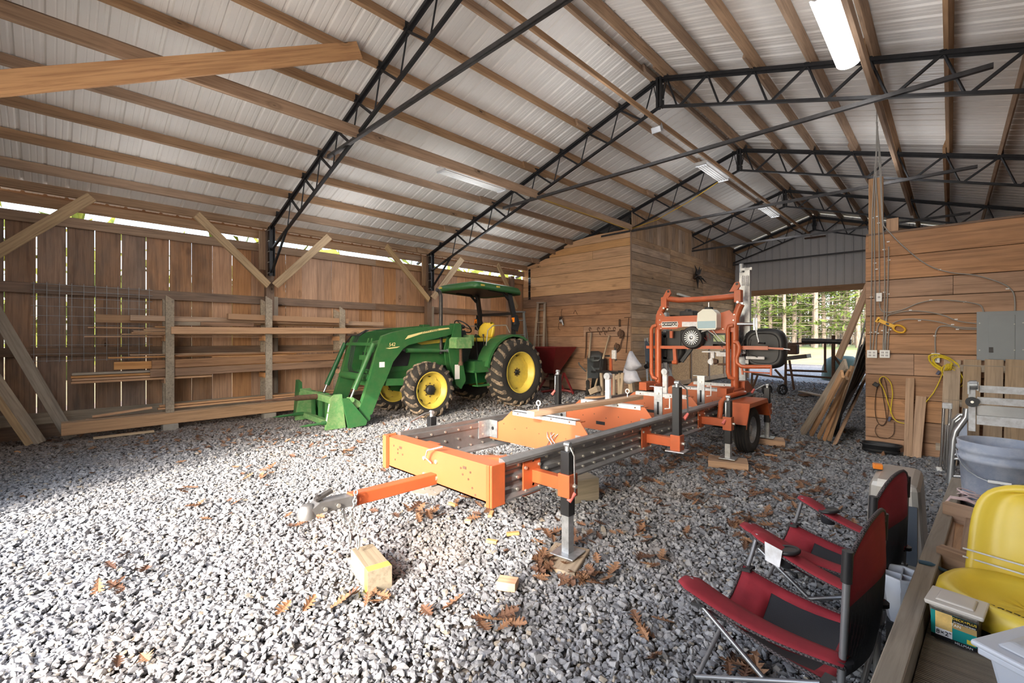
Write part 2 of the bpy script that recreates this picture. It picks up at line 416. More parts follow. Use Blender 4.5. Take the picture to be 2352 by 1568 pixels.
# ---- steel trusses
def truss(Y, label, lx=None):
    t = thing('steel_truss', label, 'truss', (XR, Y, 0))
    for side in (-1, 1):
        xe = XE if side < 0 else XRE
        sg = side
        def T(x): return Vector((x, Y, ztop(x) - .02))
        def B(x): return Vector((x, Y, ztop(x) - .455))
        mb = MB(); mb.beam(T(XR), T(xe + sg * .55), .06, .045); mb.beam(T(XR) + V(0, 0, -.03), T(xe) + V(0, 0, -.03), .008, .05)
        ob('top_chord', mb, M['steel'], t)
        mb = MB(); mb.beam(B(XR), B(xe - sg * .02), .045, .035)
        ob('bottom_chord', mb, M['steel'], t)
        mb = MB(); mb.bb((xe - .07 * sg - .045, Y - .05, 2.63), (xe - .07 * sg + .045, Y - .04, ZE)); mb.bb((xe - .07 * sg - .006, Y - .05, 2.63), (xe - .07 * sg + .006, Y + .05, ZE - .02))
        mb.bb((xe - .045 - .07 * sg, Y + .04, 2.63), (xe + .045 - .07 * sg, Y + .05, ZE))
        ob('end_plate', mb, M['steel'], t)
        mb = MB()
        for i in range(5):
            for dx in (-.03, .03): mb.cyl((xe - .07 * sg + dx, Y - .06, 2.68 + i * .2), (xe - .07 * sg + dx, Y - .05, 2.68 + i * .2), .01, n=6)
        ob('plate_bolts', mb, M['bolt'], t)['kind'] = 'stuff'
        mb = MB(); mb.beam((xe - sg * .1, Y, 2.7), B(xe - sg * .85), .035, .035); ob('knee_strut', mb, M['steel'], t)
        nodes = [XR + side * (.11 + .61 * k) for k in range(10)]
        for i, x in enumerate(nodes):
            if i < 9:
                mb = MB(); mb.beam(T(x), B(nodes[i] - side * .41 if i else XR + side * .03), .03 if i else .012, .03 if i else .012); ob('web_bar', mb, M['steel'], t)
                mb = MB(); mb.cyl(T(x), B(x + side * .16), .011 if side < 0 else .015, n=6); ob('web_rod', mb, M['steel'], t)
            mb = MB(); mb.bb((x - .03, Y - .05, ztop(x) - .01), (x + .03, Y + .05, ztop(x) + .004)); mb.bb((x + .022, Y - .05, ztop(x)), (x + .028, Y + .05, ztop(x) + .07))
            ob('purlin_clip', mb, M['steel'], t)
    mb = MB(); mb.bb((XR - .045, Y - .05, ZRB - .01), (XR - .01, Y + .05, ZR - .01)); mb.bb((XR + .01, Y - .05, ZRB - .01), (XR + .045, Y + .05, ZR - .01))
    ob('ridge_plate', mb, M['steel'], t)
    mb = MB()
    for z in (ZRB + .1, ZR - .12): mb.cyl((XR - .06, Y, z), (XR + .06, Y, z), .012, n=6)
    ob('ridge_bolts', mb, M['bolt'], t)['kind'] = 'stuff'
    mb = MB(); mb.beam((XR - 3.42, Y - .04, 4.15), (XR, Y - .04, 4.165), .012, .05); mb.beam((XR, Y - .04, 4.165), (XR + 3.52, Y - .04, 4.16), .012, .05)
    mb.beam((XR - 3.42, Y - .03, 4.13), (XR, Y - .03, 4.145), .05, .01); mb.beam((XR, Y - .03, 4.145), (XR + 3.52, Y - .03, 4.14), .05, .01)
    ob('tie_bar', mb, M['tie'], t)
tl = ['black steel roof truss nearest the camera over the tractor loader', 'black steel truss above the tractor and the grey breaker panel wall', 'black steel truss just behind the top corner of the plank room',
      'black steel truss over the middle of the plank side wall', 'black steel truss closest to the white back gable']
for i, Y in enumerate(TY[1:]): truss(Y, tl[i])
truss(TY[0], 'black steel truss at the front opening, out of frame above')

# ---- ground
def gravelmat(name, far=False):
    t = NT(name); v = t.coords((1, 1, 1), rnd=False)
    vo = t.n('TexVoronoi', feature='F1'); vo.inputs['Scale'].default_value = 34; t.l(v, vo.inputs['Vector'])
    sc = t.n('SeparateColor'); t.l(vo.outputs['Color'], sc.inputs[0])
    col = t.ramp(sc.outputs[0], [(0, lin(90, 86, 84)), (.5, lin(126, 123, 122)), (1, lin(156, 153, 151))])
    edge = t.ramp(vo.outputs['Distance'], [(.35, (1, 1, 1)), (.75, (.22, .2, .19))])
    col = t.mix(1.0, col, edge, 'MULTIPLY')
    d = t.noise(v, .55, 5, .6); col = t.mix(t.math('MULTIPLY', t.ramp(d, [(.5, (0, 0, 0)), (.68, (1, 1, 1))]), .5), col, lin(142, 118, 92))
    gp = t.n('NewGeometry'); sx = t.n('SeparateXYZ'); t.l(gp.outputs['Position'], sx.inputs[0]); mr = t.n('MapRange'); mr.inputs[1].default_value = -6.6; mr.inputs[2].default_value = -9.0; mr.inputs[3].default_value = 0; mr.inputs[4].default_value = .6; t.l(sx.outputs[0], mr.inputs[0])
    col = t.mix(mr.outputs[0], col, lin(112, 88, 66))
    return t.set(col, .9, 0, t.math('SUBTRACT', 1.0, vo.outputs['Distance']), .7, .02)
M['gravel'] = gravelmat('gravel_bed')
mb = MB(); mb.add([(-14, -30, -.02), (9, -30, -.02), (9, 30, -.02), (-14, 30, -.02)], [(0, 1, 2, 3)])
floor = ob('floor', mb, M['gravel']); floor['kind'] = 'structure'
M['bounce_apron'] = flat('pale_bounce_slab', lin(206, 202, 194), .9, 0, .06, 2)  # for unseen pale slabs added to bounce light up to the roof
mb = MB(); mb.bb((-14, -26, -.1), (8, YF - .4, -.005)); fa = ob('bounce_apron', mb, M['bounce_apron']); fa['kind'] = 'structure'
mb = MB(); mb.bb((3.6, YF - .4, -.1), (14, 24, -.005)); fa = ob('bounce_apron', mb, M['bounce_apron']); fa['kind'] = 'structure'  # unseen bounce slab along the right side

# ---- left wall: posts, girts, vertical boards with daylight between
wl = thing('wall_left', loc=(-9.5, 0, 0), kind='structure')
for k in range(-14, 36):
    y0 = -.455 + .3107 * k
    if y0 < YF - .2 or y0 > 10.3: 
        if y0 > 10.3: continue
    gap = .010 if k < 6 else (.005 if k < 9 else .002)
    if k in (2,): gap = .007
    zt = 3.24
    xx = -9.5 - .006 * (k % 3)
    board('board', (xx, y0 + .155, .06), (xx, y0 + .155, zt), .3107 - gap, .022, M['siding'] if k < 8 else M['siding_new'], wl, up=(1, 0, 0))
for (z, h, x, mt) in ((2.175, .15, -9.46, 'girt'), (1.25, .13, -9.46, 'girt'), (.285, .165, -9.455, 'grey_wood'), (.08, .24, -9.45, 'girt'), (3.185, .15, -9.45, 'purlin'), (3.42, .15, -9.42, 'purlin')):
    board('girt', (x, YF, z), (x, 5.2, z), .038, h, M[mt], wl)
    board('girt', (x, 5.2, z), (x, 10.2, z), .038, h, M[mt], wl)
board('fascia', (-9.67, YF, 3.55), (-9.67, 10.2, 3.55), .02, .17, M['purlin'], wl)
# beyond the room, plain outer wall
mb = MB(); mb.bb((-9.53, 10.25, 0), (-9.5, 17.8, 3.6)); ob('outer_sheet', mb, M['siding'], wl)

# ---- right wall (never seen) closes the building on that side, doorless part only
wr = thing('wall_right', loc=(3.1, 0, 0), kind='structure')
mb = MB(); mb.bb((3.1, YF, 0), (3.13, YB, 3.5)); ob('siding', mb, M['roof'], wr)

# ---- gables: front (behind the camera) with the drive-through opening, back likewise
def ribbed_sheet(x0, x1, y, zlo, ztopf, n_in, step=.2286):
    mb = MB(); pr = []; x = x0
    while x < x1 - 1e-6:
        for dx, dy in ((0, 0), (.03, 0), (.042, .019), (.066, .019), (.078, 0)):
            if x + dx < x1: pr.append((x + dx, y + dy * n_in))
        x += step
    pr.append((x1, y))
    mb.grid([[(a, b, zlo) for a, b in pr], [(a, b, ztopf(a)) for a, b in pr]], False); return mb
def gable(nm, y, inward, x0, x1, hz):
    g = thing(nm, loc=(XR, y, 0), kind='structure')
    zf = lambda a: ztop(a) + .13
    rm = M['gable']
    segs = [(XE - .25, x0, 0), (x1, XRE + .25, 0)]
    x = x0; 
    while x < x1 - .01: segs.append((x, min(x + .9144, x1), hz)); x += .9144
    for a, b, zl in segs: ob('wall_panel', ribbed_sheet(a, b, y, zl, zf, inward), rm, g)
    board('header', (x0 - .15, y + inward * .06, hz + .05), (x1 + .15, y + inward * .06, hz + .05), .04, .19, M['purlin'], g)
    board('header', (x0 - .1, y - inward * .05, hz + .05), (x1 + .1, y - inward * .05, hz + .05), .04, .19, M['purlin'], g)
    for x in (x0 - .07, x1 + .07): board('post', (x, y + inward * .04, 0), (x, y + inward * .04, hz + .4), .14, .14, M['girt'], g, up=(0, 1, 0))
    return g
M['gable'] = flat('white_wall_metal', lin(196, 196, 196), .45, 0, .04, 2)
gable('wall_front', YF, 1, -5.45, -.77, 3.03)
gb = gable('wall_back', YB, -1, -5.25, -.85, 3.03)
mb = MB(); mb.add([(-9.5, YB + .01, 0), (-5.75, YB + .01, 0), (-5.75, YB + .01, 3.6), (-9.5, YB + .01, 3.6)], [(0, 1, 2, 3)])

# ---- plank room: front wall and side wall, lapped boards one by one
pf = thing('wall_front_room', loc=(-5.75, 10.2, 0), kind='structure')
XC, YC = -5.753, 10.2
prof_top = [(-9.45, 3.60), (-8.8, 3.72), (-7.6, 4.147), (-6.06, 4.297), (-5.753, 4.21)]
def ftop(x):
    for (a, za), (b, zb) in zip(prof_top, prof_top[1:]):
        if a <= x <= b: return za + (zb - za) * (x - a) / (b - a)
    return prof_top[0][1] if x < prof_top[0][0] else prof_top[-1][1]
M['room_backing'] = flat('room_backing_dark', lin(60, 46, 36), .9)  # for the sheets added behind the boards to block light
z = .05; hs = [.3, .27, .3, .27, .3, .29, .27, .29, .28, .2, .0]
zs = [.03, .33, .62, .9, 1.2, 1.5, 1.78, 2.08, 2.38, 2.70, 3.0, 3.29, 3.57, 3.8, 4.0, 4.22]
for i in range(len(zs) - 1):
    z0, z1 = zs[i] + .004, zs[i + 1] - .004
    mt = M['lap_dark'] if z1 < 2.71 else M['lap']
    xb = -9.45; segs = [(-9.45, XC - .01)]
    if i in (2, 5): segs = [(-9.45, -7.2), (-7.195, XC - .01)]
    if i == 12: segs = [(-9.45, -6.9), (-6.895, XC - .01)]
    for a, b in segs:
        # clip to roof profile
        if z1 > 3.55:
            n = 14; pts = [(a + (b - a) * j / n) for j in range(n + 1)]
            top = [(x, min(z1, ftop(x))) for x in pts]
            top = [(x, zz) for x, zz in top if zz > z0 + .01]
            if len(top) < 2: continue
            poly = [(top[0][0], z0), (top[-1][0], z0)] + top[::-1]
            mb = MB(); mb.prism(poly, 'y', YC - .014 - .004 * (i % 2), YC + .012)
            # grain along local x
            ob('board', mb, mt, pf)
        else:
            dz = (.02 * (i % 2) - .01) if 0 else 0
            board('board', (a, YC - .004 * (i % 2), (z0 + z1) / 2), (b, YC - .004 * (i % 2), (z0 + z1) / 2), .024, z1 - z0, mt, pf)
board('corner_trim', (XC - .005, YC - .01, .05), (XC - .005, YC - .01, 4.2), .02, .04, M['lap_dark'], pf, up=(0, 1, 0))
ps = thing('wall_side_room', loc=(XC, YC, 0), kind='structure')
zz = [.06, .24, .42, .63, .8, 1.0, 1.2, 1.38, 1.56, 1.75, 1.95, 2.12, 2.32, 2.5, 2.7, 2.88, 3.05, 3.25, 3.45, 3.64, 3.84, 4.06]
def rowcols(i):
    return [10.21, 12.37, 14.75, 17.78]
door_rng = (12.4, 16.6)
for i in range(len(zz) - 1):
    z0, z1 = zz[i] + .003, zz[i + 1] - .003
    ys = rowcols(i)
    for a, b in zip(ys, ys[1:]):
        if z1 < 2.13 and a > 12: 
            if a < 14: continue
            if b > 16: a = 16.65
            if a >= b: continue
        y0, y1 = a + .003, b - .003
        board('board', (XC, y0, (z0 + z1) / 2 + random.uniform(-.004, .004)), (XC, y1, (z0 + z1) / 2 + random.uniform(-.004, .004)), .024, z1 - z0, M['lap_mid'], ps)
# vertical boards above, up to the roof
k = 0; y = 10.21
while y < 17.7:
    zt = ztop(XC) + .02
    board('upright_board', (XC + .01, y + .11, 4.0), (XC + .01, y + .11, zt), .22, .02, M['lap_mid'], ps, up=(1, 0, 0)); y += .225
# sheathing board doors leaning / set in the lower wall
osb = NT('strand_board'); v = osb.coords((1, 1, 1)); vo = osb.n('TexVoronoi'); vo.inputs['Scale'].default_value = 45; osb.l(v, vo.inputs['Vector'])
scn = osb.n('SeparateColor'); osb.l(vo.outputs['Color'], scn.inputs[0])
M['osb'] = osb.set(osb.ramp(scn.outputs[0], [(0, lin(176, 132, 84)), (1, lin(226, 182, 128))]), .8)
dr = thing('door_1', loc=(XC, 12.4, 0), kind='structure')
for a, b in ((12.42, 13.75), (13.85, 15.2), (15.3, 16.6)):
    mb = MB(); mb.bb((XC - .01, a, .12), (XC + .01, b, 2.05)); ob('door_panel', mb, M['osb'], dr)
for y in (12.4, 13.8, 15.25, 16.6): board('batten', (XC + .02, y, .1), (XC + .02, y, 2.07), .09, .02, M['girt'], dr, up=(1, 0, 0))
board('batten', (XC + .02, 12.36, .14), (XC + .02, 16.65, .14), .02, .14, M['lap_mid'], dr)
board('batten', (XC + .03, 12.36, 2.02), (XC + .03, 16.65, 2.02), .03, .09, M['white'], dr, label='white painted door track')
# solid backing of the room so no light leaks through joints
mb = MB(); mb.bb((-9.45, YC + .05, 0), (XC - .06, YC + .06, 4.2)); mb.bb((XC - .06, YC + .05, 0), (XC - .05, YB - .05, 4.5)); ob('light_stop_backing', mb, M['room_backing'], pf)

# ---- right room: front wall of wide lapped boards
rr = thing('wall_right_room', loc=(-.8, 7.54, 0), kind='structure')
rz = [-.03, .12, .39, .66, .93, 1.2, 1.44, 1.66, 1.88, 2.12, 2.43, 2.68, 2.81]
rz = [-.03, .16, .41, .68, .98, 1.25, 1.5, 1.74, 1.97, 2.2, 2.5, 2.8]
for i in range(len(rz) - 1):
    z0, z1 = rz[i] + .004, rz[i + 1] - .003
    segs = [(-.8, 3.05)]
    if i == 4: segs = [(-.8, -.33), (-.326, 3.05)]
    if i == 8: segs = [(-.8, .02), (.024, 3.05)]
    for a, b in segs:
        board('board', (a, 7.54 - .004 * (i % 2), (z0 + z1) / 2), (b, 7.54 - .004 * (i % 2), (z0 + z1) / 2), .026, z1 - z0, M['lap_red'], rr)
mb = MB(); mb.bb((-.78, 7.58, 0), (3.05, 7.6, 2.79)); mb.bb((-.79, 7.58, 0), (-.77, 15.5, 2.79)); ob('light_stop_backing', mb, M['room_backing'], rr)  # solid sheets added behind the boards to stop light through joints
for i in range(11):
    z0 = .02 + i * .252
    board('board', (-.8, 7.56, z0 + .124), (-.8, 15.5, z0 + .124), .02, .246, M['lap_dark'], rr)
mb = MB(); mb.bb((-.8, 7.52, 2.795), (3.05, 15.5, 2.82)); ob('lid_sheet', mb, M['girt'], rr)
# ================================================================== gravel stones (one countless mass) and oak leaves
def stonemat():
    t = NT('crushed_stone'); oi = t.n('ObjectInfo'); tc = t.n('TexCoord'); g = t.n('NewGeometry')
    col = t.ramp(oi.outputs['Random'], [(0, lin(100, 102, 107)), (.3, lin(122, 124, 129)), (.7, lin(137, 139, 143)), (.93, lin(153, 154, 156)), (1, lin(136, 126, 110))])
    d = t.noise(g.outputs['Position'], .9, 4, .6)
    col = t.mix(t.math('MULTIPLY', t.ramp(d, [(.55, (0, 0, 0)), (.72, (1, 1, 1))]), .3), col, lin(150, 130, 106))
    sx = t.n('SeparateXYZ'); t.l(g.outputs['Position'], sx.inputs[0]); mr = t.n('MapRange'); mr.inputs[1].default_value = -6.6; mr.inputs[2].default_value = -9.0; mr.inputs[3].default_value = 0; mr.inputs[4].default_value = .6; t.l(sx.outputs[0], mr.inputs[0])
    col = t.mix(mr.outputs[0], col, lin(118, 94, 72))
    n = t.noise(g.outputs['Position'], 90, 3, .6)
    col = t.mix(.25, col, t.ramp(n, [(.35, (.5, .5, .5)), (.65, (1, 1, 1))]), 'MULTIPLY')
    return t.set(col, .9, 0, n, .25, .002)
M['stone'] = stonemat()
lib = bpy.data.collections.new('stone_kinds')
rs = random.Random(3)
for k in range(7):
    bm = bmesh.new()
    for _ in range(15):
        v = Vector((rs.gauss(0, 1), rs.gauss(0, 1), rs.gauss(0, 1))).normalized()
        bm.verts.new((v.x * rs.uniform(.42, .62), v.y * rs.uniform(.28, .44), v.z * rs.uniform(.2, .3)))
    r = bmesh.ops.convex_hull(bm, input=bm.verts)
    bmesh.ops.delete(bm, geom=[e for e in r['geom_interior'] if isinstance(e, bmesh.types.BMVert)], context='VERTS')
    me = bpy.data.meshes.new('stone'); bm.to_mesh(me); bm.free(); me.materials.append(M['stone'])
    o = bpy.data.objects.new('stone_kind', me); lib.objects.link(o)
def scatter(name, P, R, S, I, coll, mats, label, cat, parent=None):
    me = bpy.data.meshes.new(name); me.from_pydata([tuple(p) for p in P], [], [])
    a = me.attributes.new('rot', 'FLOAT_VECTOR', 'POINT'); a.data.foreach_set('vector', np.asarray(R, dtype=np.float32).ravel())
    a = me.attributes.new('scl', 'FLOAT', 'POINT'); a.data.foreach_set('value', np.asarray(S, dtype=np.float32))
    a = me.attributes.new('idx', 'INT', 'POINT'); a.data.foreach_set('value', np.asarray(I, dtype=np.int32))
    o = bpy.data.objects.new(name, me); COL.objects.link(o)
    if label: tag(o, label, cat)
    o['kind'] = 'stuff'
    if parent: o.parent = parent
    ng = bpy.data.node_groups.new(name, 'GeometryNodeTree')
    ng.interface.new_socket('Geometry', in_out='INPUT', socket_type='NodeSocketGeometry')
    ng.interface.new_socket('Geometry', in_out='OUTPUT', socket_type='NodeSocketGeometry')
    N = ng.nodes; L = ng.links
    gi = N.new('NodeGroupInput'); go = N.new('NodeGroupOutput'); ip = N.new('GeometryNodeInstanceOnPoints')
    ci = N.new('GeometryNodeCollectionInfo'); ci.inputs['Collection'].default_value = coll
    ci.inputs['Separate Children'].default_value = True; ci.inputs['Reset Children'].default_value = True
    def at(nm, ty):
        x = N.new('GeometryNodeInputNamedAttribute'); x.data_type = ty; x.inputs[0].default_value = nm; return x.outputs[0]
    L.new(gi.outputs[0], ip.inputs['Points']); L.new(ci.outputs[0], ip.inputs['Instance'])
    ip.inputs['Pick Instance'].default_value = True
    L.new(at('idx', 'INT'), ip.inputs['Instance Index']); L.new(at('rot', 'FLOAT_VECTOR'), ip.inputs['Rotation']); L.new(at('scl', 'FLOAT'), ip.inputs['Scale'])
    L.new(ip.outputs[0], go.inputs[0])
    md = o.modifiers.new('scatter', 'NODES'); md.node_group = ng
    return o
rg = np.random.default_rng(5)
P = []; SCL = []
def fill(dmin, dmax, size, dens):
    n = int(dens * (dmax ** 2 - dmin ** 2) * 1.25); 
    d = np.sqrt(rg.uniform(dmin ** 2, dmax ** 2, n)); q = rg.uniform(-1.22, 1.22, n); u = q * d
    X = u * _c - d * _s; Y = u * _s + d * _c
    keep = (X > -9.42) & (X < 2.9) & ~((Y > 10.2) & (X < -5.75)) & ~((Y > 7.5) & (X > -.8)) & (Y < 17.5)
    X, Y = X[keep], Y[keep]; s = size * rg.lognormal(0, .28, len(X))
    Z = rg.uniform(-.012, .006, len(X)) + s * .04
    P.append(np.stack([X, Y, Z], 1)); SCL.append(s)
fill(1.3, 3.2, .033, 3300); fill(3.2, 5.5, .035, 2500); fill(5.5, 9, .04, 1300); fill(9, 18, .052, 260)
P = np.concatenate(P); SCL = np.concatenate(SCL); n = len(P)
R = np.stack([rg.normal(0, .45, n), rg.normal(0, .45, n), rg.uniform(0, 6.28, n)], 1)
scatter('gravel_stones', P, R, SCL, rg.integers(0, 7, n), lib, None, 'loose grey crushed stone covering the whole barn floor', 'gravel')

def leafmesh(seed):
    r = random.Random(seed); pts = []
    lob = [(0, .02), (.08, .03), (.16, .16), (.22, .06), (.32, .26), (.4, .08), (.52, .36), (.6, .1), (.7, .28), (.76, .09), (.86, .16), (1.0, .0)]
    cu = r.uniform(.08, .3); tw = r.uniform(-.3, .3); vs = []; fs = []
    for i, (x, w) in enumerate(lob):
        w *= r.uniform(.8, 1.2); z = cu * (x - .5) ** 2 * 1.2
        fx = .05 if i % 2 == 0 else 0
        vs += [(x - .5, 0, z - .02), (x - .5 + fx, w, z + cu * w * 1.5 + tw * w * (x - .3)), (x - .5 + fx, -w, z + cu * w * 1.5 - tw * w * (x - .3))]
    for i in range(len(lob) - 1):
        a, b = i * 3, i * 3 + 3
        fs += [(a, b, b + 1, a + 1), (a, a + 2, b + 2, b)]
    vs += [(-.66, .006, .03), (-.66, -.006, .03)]; k = len(vs); fs.append((0, k - 2, k - 1))
    me = bpy.data.meshes.new('oak_leaf'); me.from_pydata(vs, [], fs); return me
lt = NT('dry_oak_leaf'); v = lt.coords((1, 1, 1)); ln = lt.noise(v, 7, 4, .6)
c = lt.ramp(lt.oi.outputs['Random'], [(0, lin(80, 54, 40)), (.5, lin(108, 76, 54)), (1, lin(136, 102, 74))])
c = lt.mix(.35, c, lt.ramp(ln, [(.3, (.45, .4, .4)), (.7, (1, 1, 1))]), 'MULTIPLY')
M['leaf'] = lt.set(c, .75, 0, ln, .4, .01)
lms = [leafmesh(k) for k in range(6)]
for m_ in lms: m_.materials.append(M['leaf'])
leaf_spots = [(1155, 1425, 9), (1260, 1300, 18), (1340, 1325, 14), (1400, 1328, 5), (1245, 1235, 6), (860, 1375, 10), (1480, 1285, 7), (1510, 1440, 4), (1700, 1530, 9), (1600, 1150, 8), (1650, 1100, 10),
              (1700, 1200, 9), (1830, 1040, 10), (1500, 1120, 7), (950, 1175, 10), (1000, 1180, 5), (1740, 1140, 8), (1400, 1130, 6), (1870, 1120, 6), (290, 1296, 3), (260, 1350, 4), (600, 1100, 5), (430, 1120, 3), (560, 1070, 4), (1020, 1400, 2), (690, 1395, 2), (1480, 1210, 6), (1560, 1060, 14), (1450, 1060, 6), (1640, 1040, 8), (1900, 1200, 4), (1720, 1250, 6), (320, 1520, 2), (1500, 1500, 2), (700, 1200, 4), (1090, 1165, 8), (1770, 1080, 12), (480, 1165, 2), (800, 1040, 5), (1690, 1430, 3)]
nl = 0
LM = [(1300, 1290, 'around the nearest jack pad'), (850, 1320, 'beside the yellow painted block'), (970, 1170, 'by the flat pad under the tongue'), (1166, 1390, 'below the small wood cube'), (1245, 1235, 'at the shade edge left of the jack'),
      (1680, 1545, 'under the nearest red chair'), (1640, 1110, 'before the wooden jack block'), (1700, 1200, 'in mid gravel above the red chairs'), (1850, 1060, 'in front of the leaning planks'), (1500, 1110, 'under the middle of the sawmill rail'),
      (1770, 1140, 'left of the aluminium box'), (1900, 1180, 'close to the aluminium box corner'), (290, 1330, 'in the sunny gravel at far left'), (320, 1520, 'at the bottom left corner'), (560, 1090, 'in the sun before the bale spear'), (430, 1120, 'on the sunny side of the left shade line'),
      (800, 1040, 'in front of the tractor front wheel'), (690, 1395, 'left of the yellow painted block'), (480, 1165, 'in the open sunny gravel'), (700, 1200, 'left of the coupler'), (1090, 1165, 'below the orange crossbeam'), (1500, 1500, 'at the bottom left of the near chair'), (1480, 1250, 'right of the nearest jack pad'), (1580, 1060, 'on the litter beside the raised jack'), (1510, 1440, 'in the shade left of the chairs'), (1400, 1130, 'behind the nearest jack post'), (1720, 1260, 'just behind the red arm rests'), (1450, 1060, 'under the rail by the pale block')]
def where_leaf(x, y): return min(LM, key=lambda l: (l[0] - x) ** 2 + 2 * (l[1] - y) ** 2)[2]
for (px, py, cnt) in leaf_spots:
    for j in range(cnt):
        a = rs.gauss(0, 26), rs.gauss(0, 11)
        if py + a[1] > 1560: continue
        p = G(px + a[0], py + a[1], .02)
        o = bpy.data.objects.new('oak_leaf', rs.choice(lms)); COL.objects.link(o)
        s = rs.uniform(.085, .15); o.scale = (s, s * rs.uniform(.75, 1), s); o.location = (p.x, p.y, .024 + rs.uniform(0, .012))
        o.rotation_euler = (rs.gauss(0, .3), rs.gauss(0, .3), rs.uniform(0, 6.28))
        ph = where_leaf(px, py); tag(o, 'brown oak leaf on the gravel ' + ph, 'leaf', 'oak leaves ' + ph); nl += 1
libl = bpy.data.collections.new('leaf_kinds')
for m_ in lms: libl.objects.link(bpy.data.objects.new('leaf_kind', m_))
LP = []
for (px, py, sx, sy, cnt) in ((1600, 1090, 200, 50, 130), (1800, 1100, 130, 50, 70), (1500, 1200, 150, 50, 40), (1700, 1050, 150, 18, 160), (1870, 1010, 80, 20, 60), (620, 1000, 140, 12, 70), (470, 1010, 200, 16, 110), (300, 1020, 200, 14, 80), (1100, 1020, 150, 25, 50), (1250, 935, 120, 10, 60), (1500, 1040, 120, 16, 80), (900, 1000, 80, 10, 30), (1850, 880, 90, 12, 140), (1750, 905, 60, 8, 60), (1000, 1060, 200, 40, 40), (500, 1100, 300, 60, 30), (1330, 1250, 80, 40, 30), (1830, 960, 60, 20, 60), (1760, 1180, 120, 40, 50)):
    for j in range(int(cnt * .75)):
        x, y = rs.gauss(px, sx), rs.gauss(py, sy)
        if y < 850 or y > 1555: continue
        p = G(x, y, .02)
        if p.x < -9.3 or (p.y > 10 and p.x < -5.9) or (p.y > 7.4 and p.x > -.9): continue
        LP.append((p.x, p.y, .022 + rs.uniform(0, .01)))
n = len(LP)
scatter('leaf_litter', LP, np.stack([rg.normal(0, .3, n), rg.normal(0, .3, n), rg.uniform(0, 6.28, n)], 1), rg.uniform(.05, .11, n), rg.integers(0, 6, n), libl, None, 'thin scatter of brown oak leaves across the shaded gravel', 'leaves')

# ================================================================== posts and knee braces
def post(x, y, label, z1=3.5, braces=(), name='barn_post', extra=True):
    t = thing(name, label, 'post', (x, y, 0))
    board('post', (x - .02, y + .01, -.02), (x - .02, y + .01, z1), .13, .14, M['girt'], t, up=(0, 1, 0))
    if extra:
        board('cleat', (x - .03, y - .1, 2.75), (x - .03, y - .1, z1 - .02), .04, .14, M['purlin'], t, up=(0, 1, 0))
        board('cleat', (x + .02, y + .1, .4), (x + .02, y + .1, 2.25), .04, .1, M['grey_wood'], t, up=(0, 1, 0))
    for p, q in braces: board('knee_brace', p, q, .14, .038, M['pine'], t, up=(.95, 0, .3))
    return t
XB = -9.2
post(XE - .07, TY[1], 'square wall post with two diagonal braces behind the tall rack upright', braces=(((XB, 2.86, 2.45), (-8.83, 1.66, 3.47)), ((XB, 2.98, 2.45), (-8.8, 3.85, 3.46))))
post(XE - .07, TY[2], 'square wall post with two diagonal braces behind the tractor canopy', braces=(((XB, 6.5, 2.4), (-8.83, 5.12, 3.46)), ((XB, 6.62, 2.45), (-8.83, 7.25, 3.46))))
post(XE - .1, YF + .1, 'corner post whose pale knee brace crosses the left edge', braces=(((XB, -.75, 2.35), (-9.0, .42, 3.52)),))
post(XE - .12, 9.6, 'brace post hidden beside the plank room', z1=3.3, braces=(((XB + .1, 9.55, 2.35), (-8.83, 8.5, 3.46)),), extra=False)
board_ = board('knee_brace', (-5.46, -.74, 3.24), (-5.08, 2.58, 4.9), .04, .185, M['brace'], up=(.05, -.45, .9))
tag(board_, 'long pale diagonal plank brace across the upper left corner', 'brace')

# leaning planks at the left end of the wall
for p, q, w, h, mt, lb in (((-9.36, -.62, 2.05), (-9.02, .2, .02), .14, .04, 'grey_wood', 'weathered plank leaning diagonally on the left wall by the lumber'),
                           ((-9.3, -.75, 1.4), (-8.95, -.1, .01), .13, .05, 'grey_wood', 'dark grey board leaning at the far left wall bottom'),
                           ((-9.22, -.8, 1.3), (-8.9, -.2, .01), .08, .03, 'pine', 'narrow pale board leaning beside the dark one at far left')):
    tag(board('leaning_board', p, q, w, h, M[mt], up=(1, 0, 0)), lb, 'board')

# ================================================================== lumber rack and lumber
def rack(x, y, label, zt, back_dy=-.05):
    t = thing('lumber_rack', label, 'rack', (x, y, 0))
    mb = MB(); mb.prism([(y - .055, 0.1), (y + .055, 0.1), (y + .055, zt - .07), (y - .055, zt)], 'x', x - .02, x + .02)
    ob('upright', mb, M['grey_wood'], t)
    mb = MB(); mb.prism([(y - .055, .1), (y + .055, .1), (y + .055, zt - .1), (y - .055, zt - .04)], 'x', x - .3, x - .26)
    ob('upright', mb, M['grey_wood'], t)
    for z in (.78, 1.45): board('arm', (x - .32, y - .05, z), (x + .0, y - .05, z), .04, .09, M['lumber_new'], t)
    mb = MB(); mb.box((x, y, .02), (.2, .2, .16)); ob('footing', mb, M['concrete'], t, bevel=.01)
    return t
rack(-8.88, 1.32, 'weathered lumber rack upright nearest the left edge', 2.13)
rack(-8.92, 2.78, 'weathered lumber rack upright in front of the braced post', 2.22)
rack(-8.95, 4.18, 'weathered lumber rack upright just left of the green loader', 2.1)
lum = []
def lb(y0, y1, x, z, h, w, mt, label, z2=None, x2=None, name='lumber_board'):
    o = board(name, (x, y0, z), (x2 if x2 is not None else x, y1, z2 if z2 is not None else z), w, h, M[mt])
    return tag(o, label, 'board', 'lumber stacked on the wall rack')
lb(1.33, 6.2, -8.84, 1.575, .115, .04, 'lumber_new', 'bright knotty beam fixed along the front of the rack', z2=1.62)
lb(.47, 5.0, -9.2, 1.75, .12, .04, 'lumber', 'old board at the back of the upper shelf')
